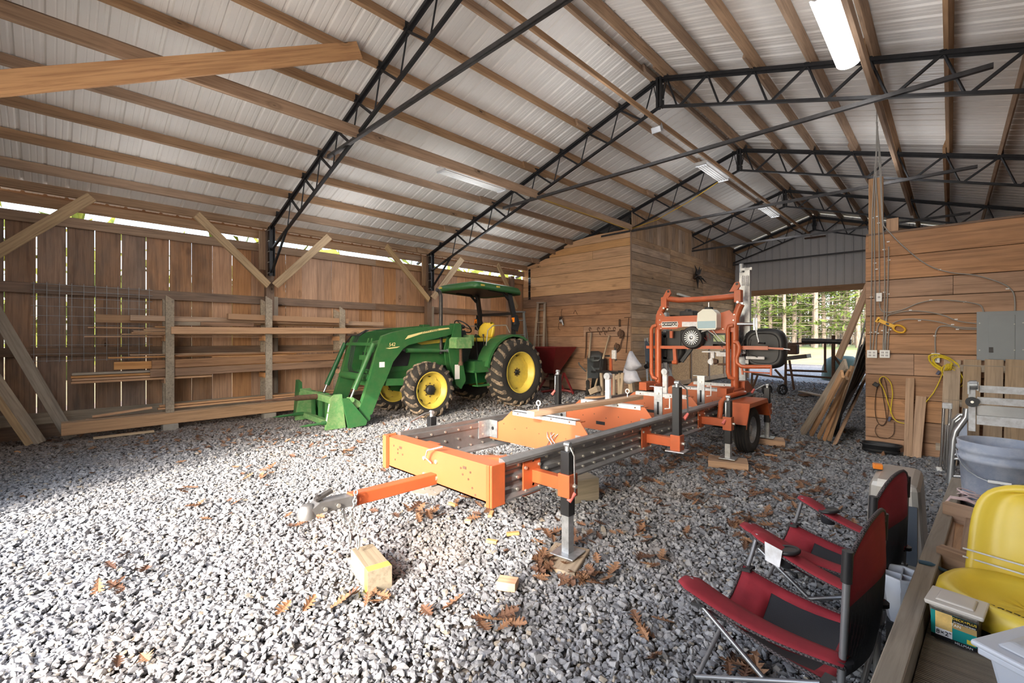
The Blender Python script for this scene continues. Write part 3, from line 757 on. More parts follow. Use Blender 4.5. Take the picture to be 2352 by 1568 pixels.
lb(.86, 5.2, -9.12, 1.768, .085, .045, 'lumber', 'pale board on the upper shelf in front of the old one')
lb(1.3, 2.1, -9.05, 1.69, .06, .05, 'grey_wood', 'short grey board under the upper pale board', )
lb(1.75, 2.55, -8.98, 1.69, .06, .03, 'lap_dark', 'short brown board sitting above the bright beam')
o = lb(2.15, 4.33, -9.02, 1.83, .1, .1, 'lumber', 'wrapped cardboard coloured long bundle on the upper shelf', z2=1.81)
M['card'] = flat('cardboard', lin(176, 140, 110), .8, 0, .06, 3)
o.data = o.data.copy(); o.data.materials[0] = M['card']; o['label'] = 'tan cardboard wrapped bundle on the upper shelf'
mb = MB(); mb.add([(-8.967, 3.72, 1.79), (-8.967, 3.95, 1.79), (-8.967, 3.95, 1.85), (-8.967, 3.72, 1.85)], [(0, 1, 2, 3)])
pp = ob('paper_label', mb, M['white_dirty'], None); pp.parent = o; pp.matrix_parent_inverse = o.matrix_local.inverted()
lb(.38, 3.8, -9.15, 1.61, .02, .1, 'lumber_new', 'thin yellow strip sticking out furthest left on the upper shelf')
lb(.34, 3.9, -9.1, 1.475, .018, .08, 'lumber_new', 'thin yellow strip sticking out under the upper shelf pile')
for k in range(6): lb(.75 + .07 * k + (.05 if k % 2 else 0), 4.0, -9.1 + .012 * k, 1.51 + .024 * k, .02, .12, 'lumber_new' if k % 2 else 'lumber', ['lowest', 'second lowest', 'third', 'fourth', 'second from top', 'topmost'][k] + ' thin strip of the upper shelf pile left of the upright')
lb(.66, 3.4, -8.97, 1.035, .115, .04, 'lumber_new', 'orange pine plank with a bright patch on the lower shelf')
lb(1.1, 5.2, -8.93, 1.04, .13, .04, 'lap_dark', 'upper of the two long brown planks on the lower shelf', z2=1.1)
lb(1.08, 5.2, -8.93, .905, .125, .05, 'lap_dark', 'lower of the two long brown planks on the lower shelf', z2=.95)
for k in range(4): lb(.2 + .01 * (k % 2), 1.9, -9.0, .815 + .04 * k, .032, .14, 'lumber_new' if k < 3 else 'grey_wood', ['bottom', 'second', 'third', 'top weathered'][k] + ' board of the yellow stack sticking out low left')
lb(.6, 3.3, -9.05, 1.155, .02, .1, 'lumber_new', 'thin strip lying on top of the lower shelf planks')
lb(.85, 3.2, -9.1, 1.19, .02, .1, 'lap_mid', 'thin reddish strip at the back of the lower shelf')
lb(1.4, 5.0, -9.0, 1.17, .025, .12, 'lap_dark', 'dark thin strip across the lower shelf top', z2=1.2)
lb(1.9, 3.1, -8.95, 1.135, .02, .06, 'lumber_new', 'short pale strip between the two uprights on the lower shelf')
lb(.1, 4.25, -8.83, .18, .17, .045, 'lumber', 'wide pale plank along the ground at the rack foot', z2=.2)
lb(.1, 4.2, -8.9, .2, .16, .04, 'lap_mid', 'second wide plank behind the ground plank', z2=.22)
lb(1.18, 4.9, -8.98, .335, .03, .09, 'lumber_new', 'lower thin pine strip on top of the ground planks', z2=.36)
lb(1.2, 5.0, -8.98, .375, .03, .08, 'lumber_new', 'upper thin pine strip on top of the ground planks', z2=.4)
lb(.42, 1.1, -8.92, .31, .03, .07, 'lumber_new', 'short bare stick resting at a slant above the ground plank', z2=.37)
lb(.35, 1.2, -8.95, .275, .02, .07, 'lap_mid', 'short brown strip above the left end of the ground plank')
lb(.42, 1.1, -8.72, .03, .025, .1, 'pine', 'loose thin board lying on the gravel below the rack')
lb(4.4, 6.0, -9.2, 1.6, .2, .04, 'lap_dark', 'dark wide board end behind the loader pivot', z2=1.6)
# welded wire panel
t = thing('wire_mesh_fence', 'grey welded wire panel hung on the left wall', 'wire mesh', (-9.42, .5, 1.7))
for k in range(11): 
    mb = MB(); y = -.17 + k * .13; mb.cyl((-9.42, y, 1.1), (-9.42, y, 2.27), .0035, n=5); ob('upright_wire', mb, M['galv'], t)
for z in (1.12, 1.22, 1.35, 1.5, 1.65, 1.78, 1.92, 2.05, 2.15, 2.24):
    mb = MB(); mb.cyl((-9.415, -.2, z), (-9.415, 1.17, z), .0035, n=5); ob('cross_wire', mb, M['galv'], t)

# ================================================================== fluorescent fixtures on the carriers
M['lamp_on'] = None
lm = NT('lit_diffuser'); em = lm.n('Emission'); em.inputs['Color'].default_value = (1, .98, .95, 1); em.inputs['Strength'].default_value = 6.0; lm.l(em.outputs[0], lm.out.inputs[0]); M['lamp_on'] = lm.m
def fixture(x, y0, y1, z, label, lit=False, side=-1, w=.24):
    t = thing('light_fixture', label, 'ceiling light', (x, (y0 + y1) / 2, z))
    mb = MB(); mb.prism([(x - w / 2, z), (x + w / 2, z), (x + w / 2, z - .03), (x + w / 2 - .03, z - .055), (x - w / 2 + .03, z - .055), (x - w / 2, z - .03)], 'y', y0, y1)
    ob('housing', mb, M['white'], t)
    if lit:
        mb = MB(); pts = [(x + (w / 2 + .01) * math.cos(a), z - .03 - .075 * math.sin(a)) for a in [PI * i / 10 for i in range(11)]]
        mb.prism(pts, 'y', y0 + .01, y1 - .01); ob('diffuser', mb, M['lamp_on'], t)
    else:
        for k in range(4):
            mb = MB(); mb.cyl((x - w / 2 + .045 + k * .05, y0 + .04, z - .07), (x - w / 2 + .045 + k * .05, y1 - .04, z - .07), .013, n=8); ob('tube', mb, M['white'], t)
        for y in (y0 + .02, y1 - .02):
            mb = MB()
            mb.bb((x - w / 2 + .02, y - .012, z - .085), (x + w / 2 - .02, y + .012, z - .05)); ob('end_cap', mb, M['white_dirty'], t)
    return t
fixture(-5.85, 4.35, 5.75, 4.2, 'white tube light fixture with a yellow cord above the tractor')
fixture(-3.45, 8.75, 9.97, 4.86, 'white tube fixture on the ridge board between the near trusses')
fixture(-3.45, 12.7, 13.9, 4.86, 'white tube fixture on the ridge board farther back')
fixture(-.8, 4.75, 6.1, 4.5, 'glowing white wraparound light at the top right', lit=True, w=.2)
# yellow flex feeding them
mb = MB()
pts = [(-5.75, 5.8, 4.2), (-5.68, 7.2, 4.15), (-5.7, 8.6, 4.16), (-5.66, 9.9, 4.12)]
mb.tube(pts, .008, 6)
tag(ob('yellow_flex', mb, flat('yellow_flex', lin(200, 160, 30), .5), None), 'yellow cable strung along the lower carrier board', 'cable')
mb = MB(); a = Vector((-5.7, 10.15, 4.2)); b = Vector((-3.45, 10.0, 4.86)); mb.tube([a, a.lerp(b, .3) + V(0, 0, -.12), a.lerp(b, .65) + V(0, 0, -.1), b], .008, 6)
tag(ob('yellow_flex', mb, bpy.data.materials['yellow_flex'], None), 'yellow cable sagging from the plank room corner to the ridge fixture', 'cable')
# halogen floodlight on the ridge board
t = thing('flood_light', 'small grey floodlight hanging on the ridge carrier board', 'light', (-3.35, 6.75, 4.82))
mb = MB(); mb.box((-3.35, 6.75, 4.78), (.16, .1, .1), (.5, 0, 0)); ob('housing', mb, M['alu'], t, bevel=.01)
mb = MB(); mb.tube([(-3.42, 6.75, 4.86), (-3.44, 6.75, 4.78), (-3.26, 6.75, 4.78), (-3.28, 6.75, 4.86)], .007, 6); ob('bracket', mb, M['alu'], t)
# ================================================================== green tractor with loader
def text_obj(name, txt, size, loc, rotm, mat, parent, depth=.0015, shear=0, sx=1.0):
    cu = bpy.data.curves.new(name, 'FONT'); cu.body = txt; cu.size = size; cu.extrude = depth; cu.align_x = 'CENTER'; cu.align_y = 'CENTER'; cu.shear = shear
    tmp = bpy.data.objects.new('tmp', cu); COL.objects.link(tmp)
    dg = bpy.context.evaluated_depsgraph_get(); me = bpy.data.meshes.new_from_object(tmp.evaluated_get(dg)); bpy.data.objects.remove(tmp)
    me.name = name; me.materials.clear(); me.materials.append(mat)
    o = bpy.data.objects.new(name, me); COL.objects.link(o)
    off = ORG[parent.name] if parent else Vector((0, 0, 0))
    if parent: o.parent = parent
    mm = rotm.to_4x4() @ Matrix.Diagonal((sx, 1, 1, 1)); mm.translation = Vector(loc) - off; o.matrix_local = mm
    return o
# text frames: u = reading direction, v = up, n = outward
def frame(u, v):
    u = Vector(u).normalized(); v = Vector(v); v = (v - v.dot(u) * u).normalized(); return Matrix((u, v, u.cross(v))).transposed()
TRC = thing('tractor', 'green farm tractor with yellow wheels and front loader', 'tractor', (-7.45, 5.9, 0))
def farm_wheel(label, cx, cy, R, W, rr, sg, hubr, lug, steer=0):
    """sg=+1: outer face towards +x"""
    o0 = ob
    mb = MB(); w = W / 2; prof = []
    for r, x in ((rr, -w * .82), (rr + .02, -w * .9), (rr + (R - rr) * .45, -w * 1.0), (R - .045, -w * .9), (R - .03, -w * .72), (R - .018, 0), (R - .03, w * .72), (R - .045, w * .9), (rr + (R - rr) * .45, w * 1.0), (rr + .02, w * .9), (rr, w * .82)): prof.append((r, x))
    c = Vector((cx, cy, R)); mb.lathe(prof, c, (1, 0, 0), 40)
    mb.m = 1
    ax = Vector((1, 0, 0)); k = 20 if R > .6 else 17
    for side in (-1, 1):
        for i in range(k):
            t = 2 * PI * (i + (.5 if side > 0 else 0)) / k
            seg = []
            for f, (xx, rad) in enumerate(((0.02, R - .006), (.5, R - .002), (.86, R - .012), (1.03, R - .07))):
                tt = t + f * .062 * (1 if R > .6 else 1.25)
                rdir = Vector((0, math.cos(tt), math.sin(tt))); tdir = Vector((0, -math.sin(tt), math.cos(tt)))
                b = c + ax * side * w * xx; th = lug
                seg.append([b + rdir * (rad - .05) - tdir * th * .7, b + rdir * rad - tdir * th * .42, b + rdir * rad + tdir * th * .42, b + rdir * (rad - .05) + tdir * th * .7])
            vs = [p for q in seg for p in q]; fs = []
            for j in range(3):
                for m in range(3): fs.append((j * 4 + m, j * 4 + m + 1, j * 4 + m + 5, j * 4 + m + 4))
            fs += [(0, 1, 2, 3), (12, 13, 14, 15)]; mb.add(vs, fs)
    ty = ob('tyre', mb, [M['rubber'], M['rubber_mud']], TRC, label)
    # rim: yellow dish
    mb = MB(); x1 = sg * w * .86; x0 = sg * w * .1
    mb.lathe([(rr + .012, x1 + sg * .012), (rr + .004, x1 + sg * .016), (rr - .02, x1 - sg * .005), (rr - .03, x1 - sg * .05), (rr - .055, x1 - sg * .06), (rr - .06, x0 + sg * .03), (rr - .075, x0 + sg * .02)], c, (1, 0, 0), 40)
    mb.lathe([(rr - .02, -x1), (rr - .06, -x1 * .8), (rr - .06, x0)], c, (1, 0, 0), 40)
    rim = ob('rim', mb, M['yellow'], ty)
    # wavy disc
    mb = MB(); n = 64; xd = x0 + sg * .035; rows = []
    for r0, dx in ((hubr, .0), (rr * .45, .012), (rr * .62, -.01), (1, .0)):
        row = []
        for j in range(n):
            t = 2 * PI * j / n
            r = r0 if r0 < 1 else rr - .06 - .035 * (0.5 + .5 * math.cos(8 * t)) ** 2
            row.append(c + Vector((xd + sg * dx, math.cos(t) * r, math.sin(t) * r)))
        rows.append(row)
    mb.grid(rows, True, closed_u=True); ob('wheel_disc', mb, M['yellow'], ty)
    mb = MB()
    mb.lathe([(0, sg * .075), (hubr * .8, sg * .07), (hubr, sg * .055), (hubr * 1.02, 0)] if R < .6 else [(0, sg * .03), (hubr * .9, sg * .03), (hubr, 0)], c + Vector((xd, 0, 0)), (1, 0, 0), 24)
    ob('hub', mb, M['blackpl'] if R < .6 else M['black'], ty)
    for j in range(8):
        t = 2 * PI * j / 8; mb = MB(); q = c + Vector((xd, math.cos(t) * hubr * 1.32, math.sin(t) * hubr * 1.32)); mb.cyl(q, q + Vector((sg * .02, 0, 0)), .013, n=6); ob('lug_nut', mb, M['rust'], ty)
    return ty
farm_wheel('near front tyre caked in pale mud', -6.82, 4.8, .515, .29, .325, 1, .09, .05)
farm_wheel('far front tyre', -8.1, 4.8, .515, .29, .325, 1, .09, .05)
farm_wheel('near rear tyre with muddy lugs', -6.74, 7.0, .725, .42, .43, 1, .06, .062)
farm_wheel('far rear tyre', -8.16, 7.0, .725, .42, .43, -1, .06, .062)
TX = -7.45
def tp(name, mb, mat, **k): return ob(name, mb, mat, TRC, **k)
# hood
mb = MB(); rows = []
for y, w, z0, z1 in ((3.98, .24, .86, 1.2), (4.0, .28, .84, 1.3), (4.12, .31, .84, 1.4), (4.5, .33, .86, 1.47), (5.1, .34, .9, 1.53), (5.75, .35, .95, 1.58)):
    rows.append([Vector((TX + a * w, y, z0 + (z1 - z0) * b)) for a, b in ((-1, 0), (-1.02, .5), (-.97, .82), (-.75, .97), (-.35, 1.0), (0, 1.01), (.35, 1.0), (.75, .97), (.97, .82), (1.02, .5), (1, 0))])
mb.grid(rows); mb.add(rows[0], [tuple(range(11))]); mb.add(rows[-1], [tuple(range(11))])
tp('hood', mb, M['green'])
for sx in (-1, 1):
    mb = MB(); mb.prism([(4.08, .95), (4.55, .95), (4.62, 1.2), (4.2, 1.33), (4.08, 1.3)], 'x', TX + sx * .335, TX + sx * .348); tp('side_grille', mb, M['blackpl'])
    mb = MB(); mb.prism([(4.85, 1.33), (5.7, 1.4), (5.7, 1.47), (4.7, 1.38)], 'x', TX + sx * .35, TX + sx * .362); tp('hood_stripe', mb, M['yellow'])
mb = MB(); mb.bb((TX - .22, 3.965, .9), (TX + .22, 3.99, 1.2)); tp('front_grille', mb, M['blackpl'])
mb = MB(); mb.prism([(3.86, .62), (4.75, .6), (4.75, .86), (3.86, .88)], 'x', TX - .3, TX + .3); tp('front_frame', mb, M['green'])
mb = MB(); mb.bb((TX - .2, 4.7, .6), (TX + .2, 6.0, 1.05)); mb.bb((TX - .24, 4.9, .95), (TX + .24, 5.6, 1.2)); tp('engine', mb, M['blackpl'])
mb = MB(); mb.bb((TX - .55, 4.72, .42), (TX + .55, 4.88, .6)); mb.cyl((TX - .6, 4.8, .51), (TX + .6, 4.8, .51), .07); tp('front_axle', mb, M['green_dk'])
mb = MB(); mb.bb((TX - .26, 5.9, .5), (TX + .26, 7.35, .98)); mb.cyl((TX - .55, 7.0, .725), (TX + .55, 7.0, .725), .11); tp('transmission_case', mb, M['green_dk'])
mb = MB(); mb.prism([(5.75, .95), (6.0, .95), (6.12, 1.25), (5.95, 1.62), (5.75, 1.58)], 'x', TX - .3, TX + .3); tp('dash_console', mb, M['blackpl'], bevel=.02)
mb = MB(); mb.bb((TX - .5, 6.0, .93), (TX + .5, 6.9, .99)); tp('platform', mb, M['green_dk'])
# fenders
for sx in (-1, 1):
    mb = MB(); cy, cz = 7.0, .725; rows = []
    xo = TX + sx * .7; xi = TX + sx * .36
    for i in range(15):
        a = math.radians(14 + i * 12.2); R = .81
        y = cy - math.cos(a) * R * (1.0 if i > 2 else 1.0); z = cz + math.sin(a) * R
        if i == 0: z -= .05
        row = [Vector((xo, y + math.cos(a) * .04, z - .045)), Vector((xo, y, z)), Vector((xi, y, z)), Vector((xi, cy - math.cos(a) * .35, max(.95, cz + math.sin(a) * .3)))]
        rows.append(row)
    mb.grid(rows, False); tp('fender', mb, M['green'], solid=.012)
    # signal lamp, guard rail
    mb = MB(); mb.box((TX + sx * .62, 7.08, 1.83), (.1, .07, .17)); f = tp('signal_housing', mb, M['blackpl'], bevel=.01)
    mb = MB(); mb.box((TX + sx * .62, 7.04, 1.855), (.08, .02, .1)); tp('amber_lens', mb, M['amber'], bevel=.008)
    mb = MB(); mb.tube([(TX + sx * .5, 6.35, 1.3), (TX + sx * .5, 6.4, 1.62), (TX + sx * .5, 6.55, 1.72), (TX + sx * .5, 6.95, 1.74), (TX + sx * .5, 7.05, 1.58)], .012, 8); tp('hand_rail', mb, M['grey_cable'])
    # ROPS post
    mb = MB(); mb.beam((TX + sx * .55, 7.12, 1.0), (TX + sx * .55, 7.12, 2.0), .06, .08); mb.beam((TX + sx * .55, 7.12, 1.98), (TX + sx * .52, 7.0, 2.48), .07, .1)
    mb.prism([(7.0, 1.66), (7.2, 1.6), (7.26, 1.78), (7.2, 1.95), (7.05, 2.0)], 'x', TX + sx * .6 - .01, TX + sx * .6 + .01)
    mb.tube([(TX + sx * .53, 6.98, 2.3), (TX + sx * .53, 6.8, 2.45), (TX + sx * .53, 6.4, 2.47)], .03, 8)
    tp('roll_bar_post', mb, M['black'])
mb = MB(); mb.beam((TX - .55, 7.15, 2.0), (TX + .55, 7.15, 2.0), .05, .06); tp('roll_bar_cross', mb, M['black'])
# canopy
mb = MB(); rows = []
def crow(z, e, zc=0):
    pts = []
    x0, x1, y0, y1 = -8.1 + e, -6.8 - e, 5.93 + e, 7.33 - e; r = .14
    for cx, cy, a0 in ((x1 - r, y0 + r, -90), (x1 - r, y1 - r, 0), (x0 + r, y1 - r, 90), (x0 + r, y0 + r, 180)):
        for k in range(5):
            a = math.radians(a0 + k * 22.5); yy = cy + r * math.sin(a)
            pts.append(Vector((cx + r * math.cos(a), yy, z - .05 * (yy - 5.93) / 1.4)))
    return pts
rows = [crow(2.5, .06), crow(2.46, .0), crow(2.53, -.005), crow(2.6, .035), crow(2.635, .14), crow(2.65, .3)]
mb.grid(rows, True, closed_u=True); mb.add(rows[-1], [tuple(range(20))], True)
cn = tp('canopy', mb, M['green'])
mb = MB(); mb.add([p + Vector((0, 0, -.01)) for p in crow(2.5, .05)], [tuple(range(20))]); ob('canopy_liner', mb, M['blackpl'], cn)
for y in (6.02, 6.45):
    mb = MB(); mb.box((-6.793, y + .1, 2.53), (.012, .1, .035)); ob('canopy_decal', mb, M['yellow'], cn)
mb = MB(); mb.box((-7.95, 5.925, 2.545), (.1, .012, .035)); ob('canopy_decal', mb, M['yellow'], cn)
# seat
mb = MB(); rows = []
for i, (z, w, d) in enumerate(((1.47, .17, .0), (1.52, .225, -.015), (1.62, .24, -.0), (1.72, .22, .03), (1.78, .17, .045), (1.8, .1, .05))):
    rows.append([Vector((TX + w * a, 6.86 + d + .05 * abs(a) * -1 + (.012 if k % 2 else 0), z)) for k, a in enumerate((-1, -.8, -.6, -.4, -.2, 0, .2, .4, .6, .8, 1))])
mb.grid(rows); tp('seat_back', mb, M['yellow_seat'], solid=.06)
mb = MB(); mb.box((TX, 6.6, 1.42), (.48, .46, .09)); tp('seat_cushion', mb, M['yellow_seat'], bevel=.03)
mb = MB(); mb.bb((TX - .18, 6.45, .98), (TX + .18, 6.8, 1.37)); tp('seat_base', mb, M['blackpl'])
# steering wheel
mb = MB(); cS = Vector((TX, 6.14, 1.7)); nS = Vector((0, .62, .78)).normalized(); a = Vector((1, 0, 0)); b = nS.cross(a)
mb.tube([cS + (a * math.cos(t) + b * math.sin(t)) * .2 for t in [2 * PI * k / 28 for k in range(28)]], .014, 8, closed=True)
for t in (0.5, 2.6, 4.7): mb.cyl(cS, cS + (a * math.cos(t) + b * math.sin(t)) * .2 , .01, n=6)
mb.cyl(cS - nS * .02, cS + nS * .02, .05); tp('steering_wheel', mb, M['blackpl'])
mb = MB(); mb.cyl(cS, (TX, 5.95, 1.5), .025); tp('steering_column', mb, M['blackpl'])
for k, (x, y) in enumerate(((TX + .3, 6.3), (TX + .36, 6.45), (TX - .32, 6.4))):
    mb = MB(); mb.cyl((x, y, .98), (x, y - .05, 1.5), .009, n=6); mb.cyl((x, y - .05, 1.48), (x, y - .055, 1.54), .02, n=8); tp('lever', mb, M['blackpl'])
# exhaust
mb = MB(); mb.tube([(-7.1, 5.3, 1.15), (-7.1, 5.3, 2.26), (-7.1, 5.285, 2.32), (-7.1, 5.25, 2.37), (-7.1, 5.2, 2.385)], .036, 12); tp('exhaust_pipe', mb, M['tie'])
mb = MB(); mb.cyl((-7.1, 5.205, 2.385), (-7.1, 5.195, 2.386), .034); tp('exhaust_mouth', mb, M['black'])
# near step
mb = MB()
mb.tube([(-6.86, 5.98, .78), (-6.86, 6.02, .5), (-6.86, 6.34, .5), (-6.86, 6.36, .78)], .02, 6); mb.bb((-6.98, 6.0, .475), (-6.8, 6.36, .5)); mb.bb((-7.1, 5.9, .76), (-6.82, 6.45, .8)); mb.bb((-7.2, 5.95, .8), (-6.85, 6.7, .98))
tp('step', mb, M['green'])
# ---- loader
ARM = [(5.53, 1.72), (4.53, 1.635), (4.13, 1.555), (3.93, 1.49), (3.81, 1.231), (3.708, .86), (3.574, .458), (3.49, .27), (3.475, .08), (3.57, .03), (3.685, .09), (3.914, .616), (3.985, .73), (4.128, 1.05), (4.327, 1.27), (4.428, 1.33), (5.286, 1.5), (5.56, 1.57)]
for sx, X in ((1, -6.93), (-1, -7.97)):
    arm = None
    mb = MB(); mb.prism(ARM, 'x', X - .045, X + .045); arm = tp('loader_arm', mb, M['green'], bevel=.006, label='near loader arm with cream stripe and number' if sx > 0 else None)
    mb = MB()
    for (y, z, r) in ((5.5, 1.66, .035), (4.33, 1.24, .02), (3.72, .16, .03)): mb.cyl((X - .07, y, z), (X + .07, y, z), r)
    ob('pivot_pin', mb, M['black'], arm)
    # mast
    mb = MB(); mb.prism([(5.45, 1.74), (5.6, 1.74), (5.62, 1.1), (5.72, .62), (5.6, .46), (5.48, .55), (5.34, .95), (5.3, 1.25), (5.38, 1.5)], 'x', X - .07 - .012, X - .07 + .012)
    mb.prism([(5.45, 1.74), (5.6, 1.74), (5.62, 1.1), (5.72, .62), (5.6, .46), (5.48, .55), (5.34, .95), (5.3, 1.25), (5.38, 1.5)], 'x', X + .07 - .012, X + .07 + .012)
    mb.bb((X - .07, 5.58, .6), (X + .07, 5.6, 1.7)); tp('loader_mast', mb, M['green'], bevel=.003)
    mb = MB(); mb.beam((X, 5.5, .62), (X, 4.0, .7), .05, .12); mb.beam((X, 4.6, .68), (TX + sx * .28, 4.6, .7), .1, .1); mb.beam((X, 5.55, .6), (TX + sx * .2, 5.55, .7), .1, .1); tp('subframe', mb, M['green'])
    # lift cylinder
    mb = MB(); mb.cyl((X, 4.42, 1.235), (X, 5.12, 1.215), .042); tp('lift_cylinder', mb, M['green'])
    mb = MB(); mb.cyl((X, 5.1, 1.215), (X, 5.36, 1.21), .02); mb.cyl((X - .05, 5.36, 1.21), (X + .05, 5.36, 1.21), .035); tp('lift_rod', mb, M['galv'])
    # tilt cylinder in front of the leg
    Xt = X - sx * .0; 
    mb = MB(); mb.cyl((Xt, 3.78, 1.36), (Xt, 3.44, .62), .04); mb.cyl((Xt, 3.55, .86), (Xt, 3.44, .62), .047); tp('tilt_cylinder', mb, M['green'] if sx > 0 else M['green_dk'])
    mb = MB(); mb.cyl((Xt, 3.44, .62), (Xt, 3.37, .46), .018); tp('tilt_rod', mb, M['chrome'])
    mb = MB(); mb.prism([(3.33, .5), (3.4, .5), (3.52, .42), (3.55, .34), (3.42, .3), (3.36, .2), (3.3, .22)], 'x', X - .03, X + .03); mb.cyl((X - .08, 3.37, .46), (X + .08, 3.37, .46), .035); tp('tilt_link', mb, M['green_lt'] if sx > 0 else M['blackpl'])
    mb = MB(); mb.prism([(3.2, .5), (3.3, .5), (3.62, .1), (3.6, .03), (3.3, .02)], 'x', X - .085, X - .06); mb.prism([(3.2, .5), (3.3, .5), (3.62, .1), (3.6, .03), (3.3, .02)], 'x', X + .06, X + .085); tp('pin_plate', mb, M['green'])
# arm writing on near side: cream swoosh, LOADER number
XA = -6.93 + .046
mb = MB(); mb.prism([(4.36, 1.43), (4.42, 1.5), (4.75, 1.575), (5.1, 1.635), (5.32, 1.655), (5.35, 1.635), (5.05, 1.59), (4.7, 1.53)], 'x', XA, XA + .002); ob('cream_stripe', mb, M['cream'], TRC)
fx = frame((0, 1, 0), (0, 0, 1))
text_obj('stripe_lettering', 'JOHN DEERE', .055, (XA + .003, 4.9, 1.592), frame((0, 1, .13), (0, 0, 1)), M['green_dk'], TRC, .0008, .3, 1.15)
text_obj('model_number', '542', .085, (XA + .002, 4.1, 1.34), frame((0, 1, .06), (0, 0, 1)), M['cream'], TRC, .001, .2)
mb = MB(); mb.prism([(3.98, 1.28), (4.26, 1.31), (4.2, 1.285), (4.05, 1.27)], 'x', XA, XA + .002); ob('number_underline', mb, M['cream'], TRC)
mb = MB(); mb.prism([(3.86, .96), (3.96, .96), (3.96, 1.05), (3.86, 1.05)], 'x', XA, XA + .002); ob('warning_decal', mb, M['white'], TRC)
mb = MB(); mb.prism([(5.44, .66), (5.56, .66), (5.56, .94), (5.44, .94)], 'x', -6.93 + .083, -6.93 + .085); ob('warning_decal', mb, M['white'], TRC)
# torque tube, hose guard and hoses
mb = MB(); mb.cyl((-7.97, 3.72, .79), (-6.93, 3.72, .79), .065); tp('torque_tube', mb, M['green'])
mb = MB(); mb.beam((-7.9, 3.78, 1.35), (-7.0, 3.78, 1.35), .04, .05); tp('arm_brace', mb, M['green'])
mb = MB()
for k in range(4):
    x = -7.45 + .0 - .25 + k * .045
    mb.tube([(x, 4.5, 1.62), (x - .02, 4.05, 1.6), (x - .05, 3.88, 1.5), (x - .02, 3.78, 1.3), (x + .0, 3.7, .95), (x + .1, 3.68, .87), (x + .6, 3.66, .86)], .007, 6)
mb.tube([(-7.9, 3.75, 1.35), (-7.75, 3.8, 1.5), (-7.6, 3.88, 1.5), (-7.5, 3.95, 1.6)], .012, 6)
tp('hydraulic_hoses', mb, M['blackpl'])
mb = MB()
for x in (-7.32, -7.2): mb.beam((x, 3.9, 1.45), (x, 3.74, .85), .04, .012)
mb.bb((-7.36, 3.74, 1.08), (-7.12, 3.78, 1.16)); tp('hose_guard', mb, M['green'])
# green tool box on the mast
mb = MB(); mb.prism([(5.3, 1.26), (5.68, 1.26), (5.68, 1.43), (5.62, 1.47), (5.34, 1.47), (5.3, 1.43)], 'x', -6.84, -6.62); tp('tool_box', mb, M['green_lt'], bevel=.006)
mb = MB(); mb.cyl((-6.74, 5.5, 1.0), (-6.74, 5.5, 1.25), .03); mb.cyl((-6.74, 5.5, .93), (-6.74, 5.5, 1.0), .045); tp('valve', mb, M['rust'])
mb = MB(); mb.bb((TX + .1, 5.9, 1.3), (TX + .5, 6.02, 1.52)); tp('tool_box', mb, M['green_lt'])
# ---- bale spear frame on the loader
bs = thing('bale_spear', 'faded green bale spear frame resting on gravel at the loader', 'implement', (-7.5, 3.3, 0))
for X, lab in ((-6.97, 'near side plate with white decals'), (-8.2, None)):
    mb = MB(); mb.prism([(3.06, .5), (3.13, .56), (3.24, .56), (3.3, .02), (2.98, .02)], 'x', X - .03, X + .03); ob('side_plate', mb, M['green_lt'], bs, label=lab, bevel=.006)
for X in (-7.35, -7.62, -7.9):
    mb = MB(); mb.bb((X - .05, 3.16, .03), (X + .05, 3.19, .55)); ob('upright_bar', mb, M['green'], bs)
mb = MB(); mb.beam((-8.3, 3.15, .5), (-6.97, 3.15, .46), .11, .11); ob('top_tube', mb, M['green_lt'], bs, bevel=.01)
mb = MB(); mb.beam((-8.3, 3.15, .1), (-6.97, 3.12, .08), .1, .09); ob('bottom_tube', mb, M['green_lt'], bs, bevel=.01)
mb = MB(); mb.prism([(-8.62, .02), (-8.3, .02), (-8.36, .66), (-8.5, .7)], 'y', 3.1, 3.16); ob('tall_plate', mb, M['green'], bs)
mb = MB(); mb.cyl((-7.56, 3.15, .48), (-7.56, 2.75, .485), .045); mb.cyl((-7.56, 2.75, .485), (-7.56, 2.05, .49), .032, .006); ob('spear', mb, M['rust'], bs)
for X in (-6.98, -8.15):
    mb = MB(); mb.cyl((X, 3.0, .13), (X, 2.72, .125), .02); mb.cyl((X, 2.72, .125), (X, 2.6, .125), .02, .003); mb.cyl((X, 3.1, .13), (X, 2.93, .13), .032); ob('small_spear', mb, M['green'], bs)
for z in (.34, .2): 
    mb = MB(); mb.bb((-6.998, 2.985 + (.56 - z) * .1 - .0, z - .05), (-6.92, 2.98 + (.56 - z) * .1 + .0, z + .03)); 
mb = MB()
for z0 in (.15, .3):
    mb.add([(-6.99, 3.06 - .08 * (1 - (z0 - .02) / .48) - .002, z0), (-6.95, 3.06 - .08 * (1 - (z0 - .02) / .48) - .002, z0), (-6.95, 3.06 - .08 * (1 - (z0 + .1) / .48) - .002, z0 + .12), (-6.99, 3.06 - .08 * (1 - (z0 + .1) / .48) - .002, z0 + .12)], [(0, 1, 2, 3)])
ob('warning_decals', mb, M['white'], bs)
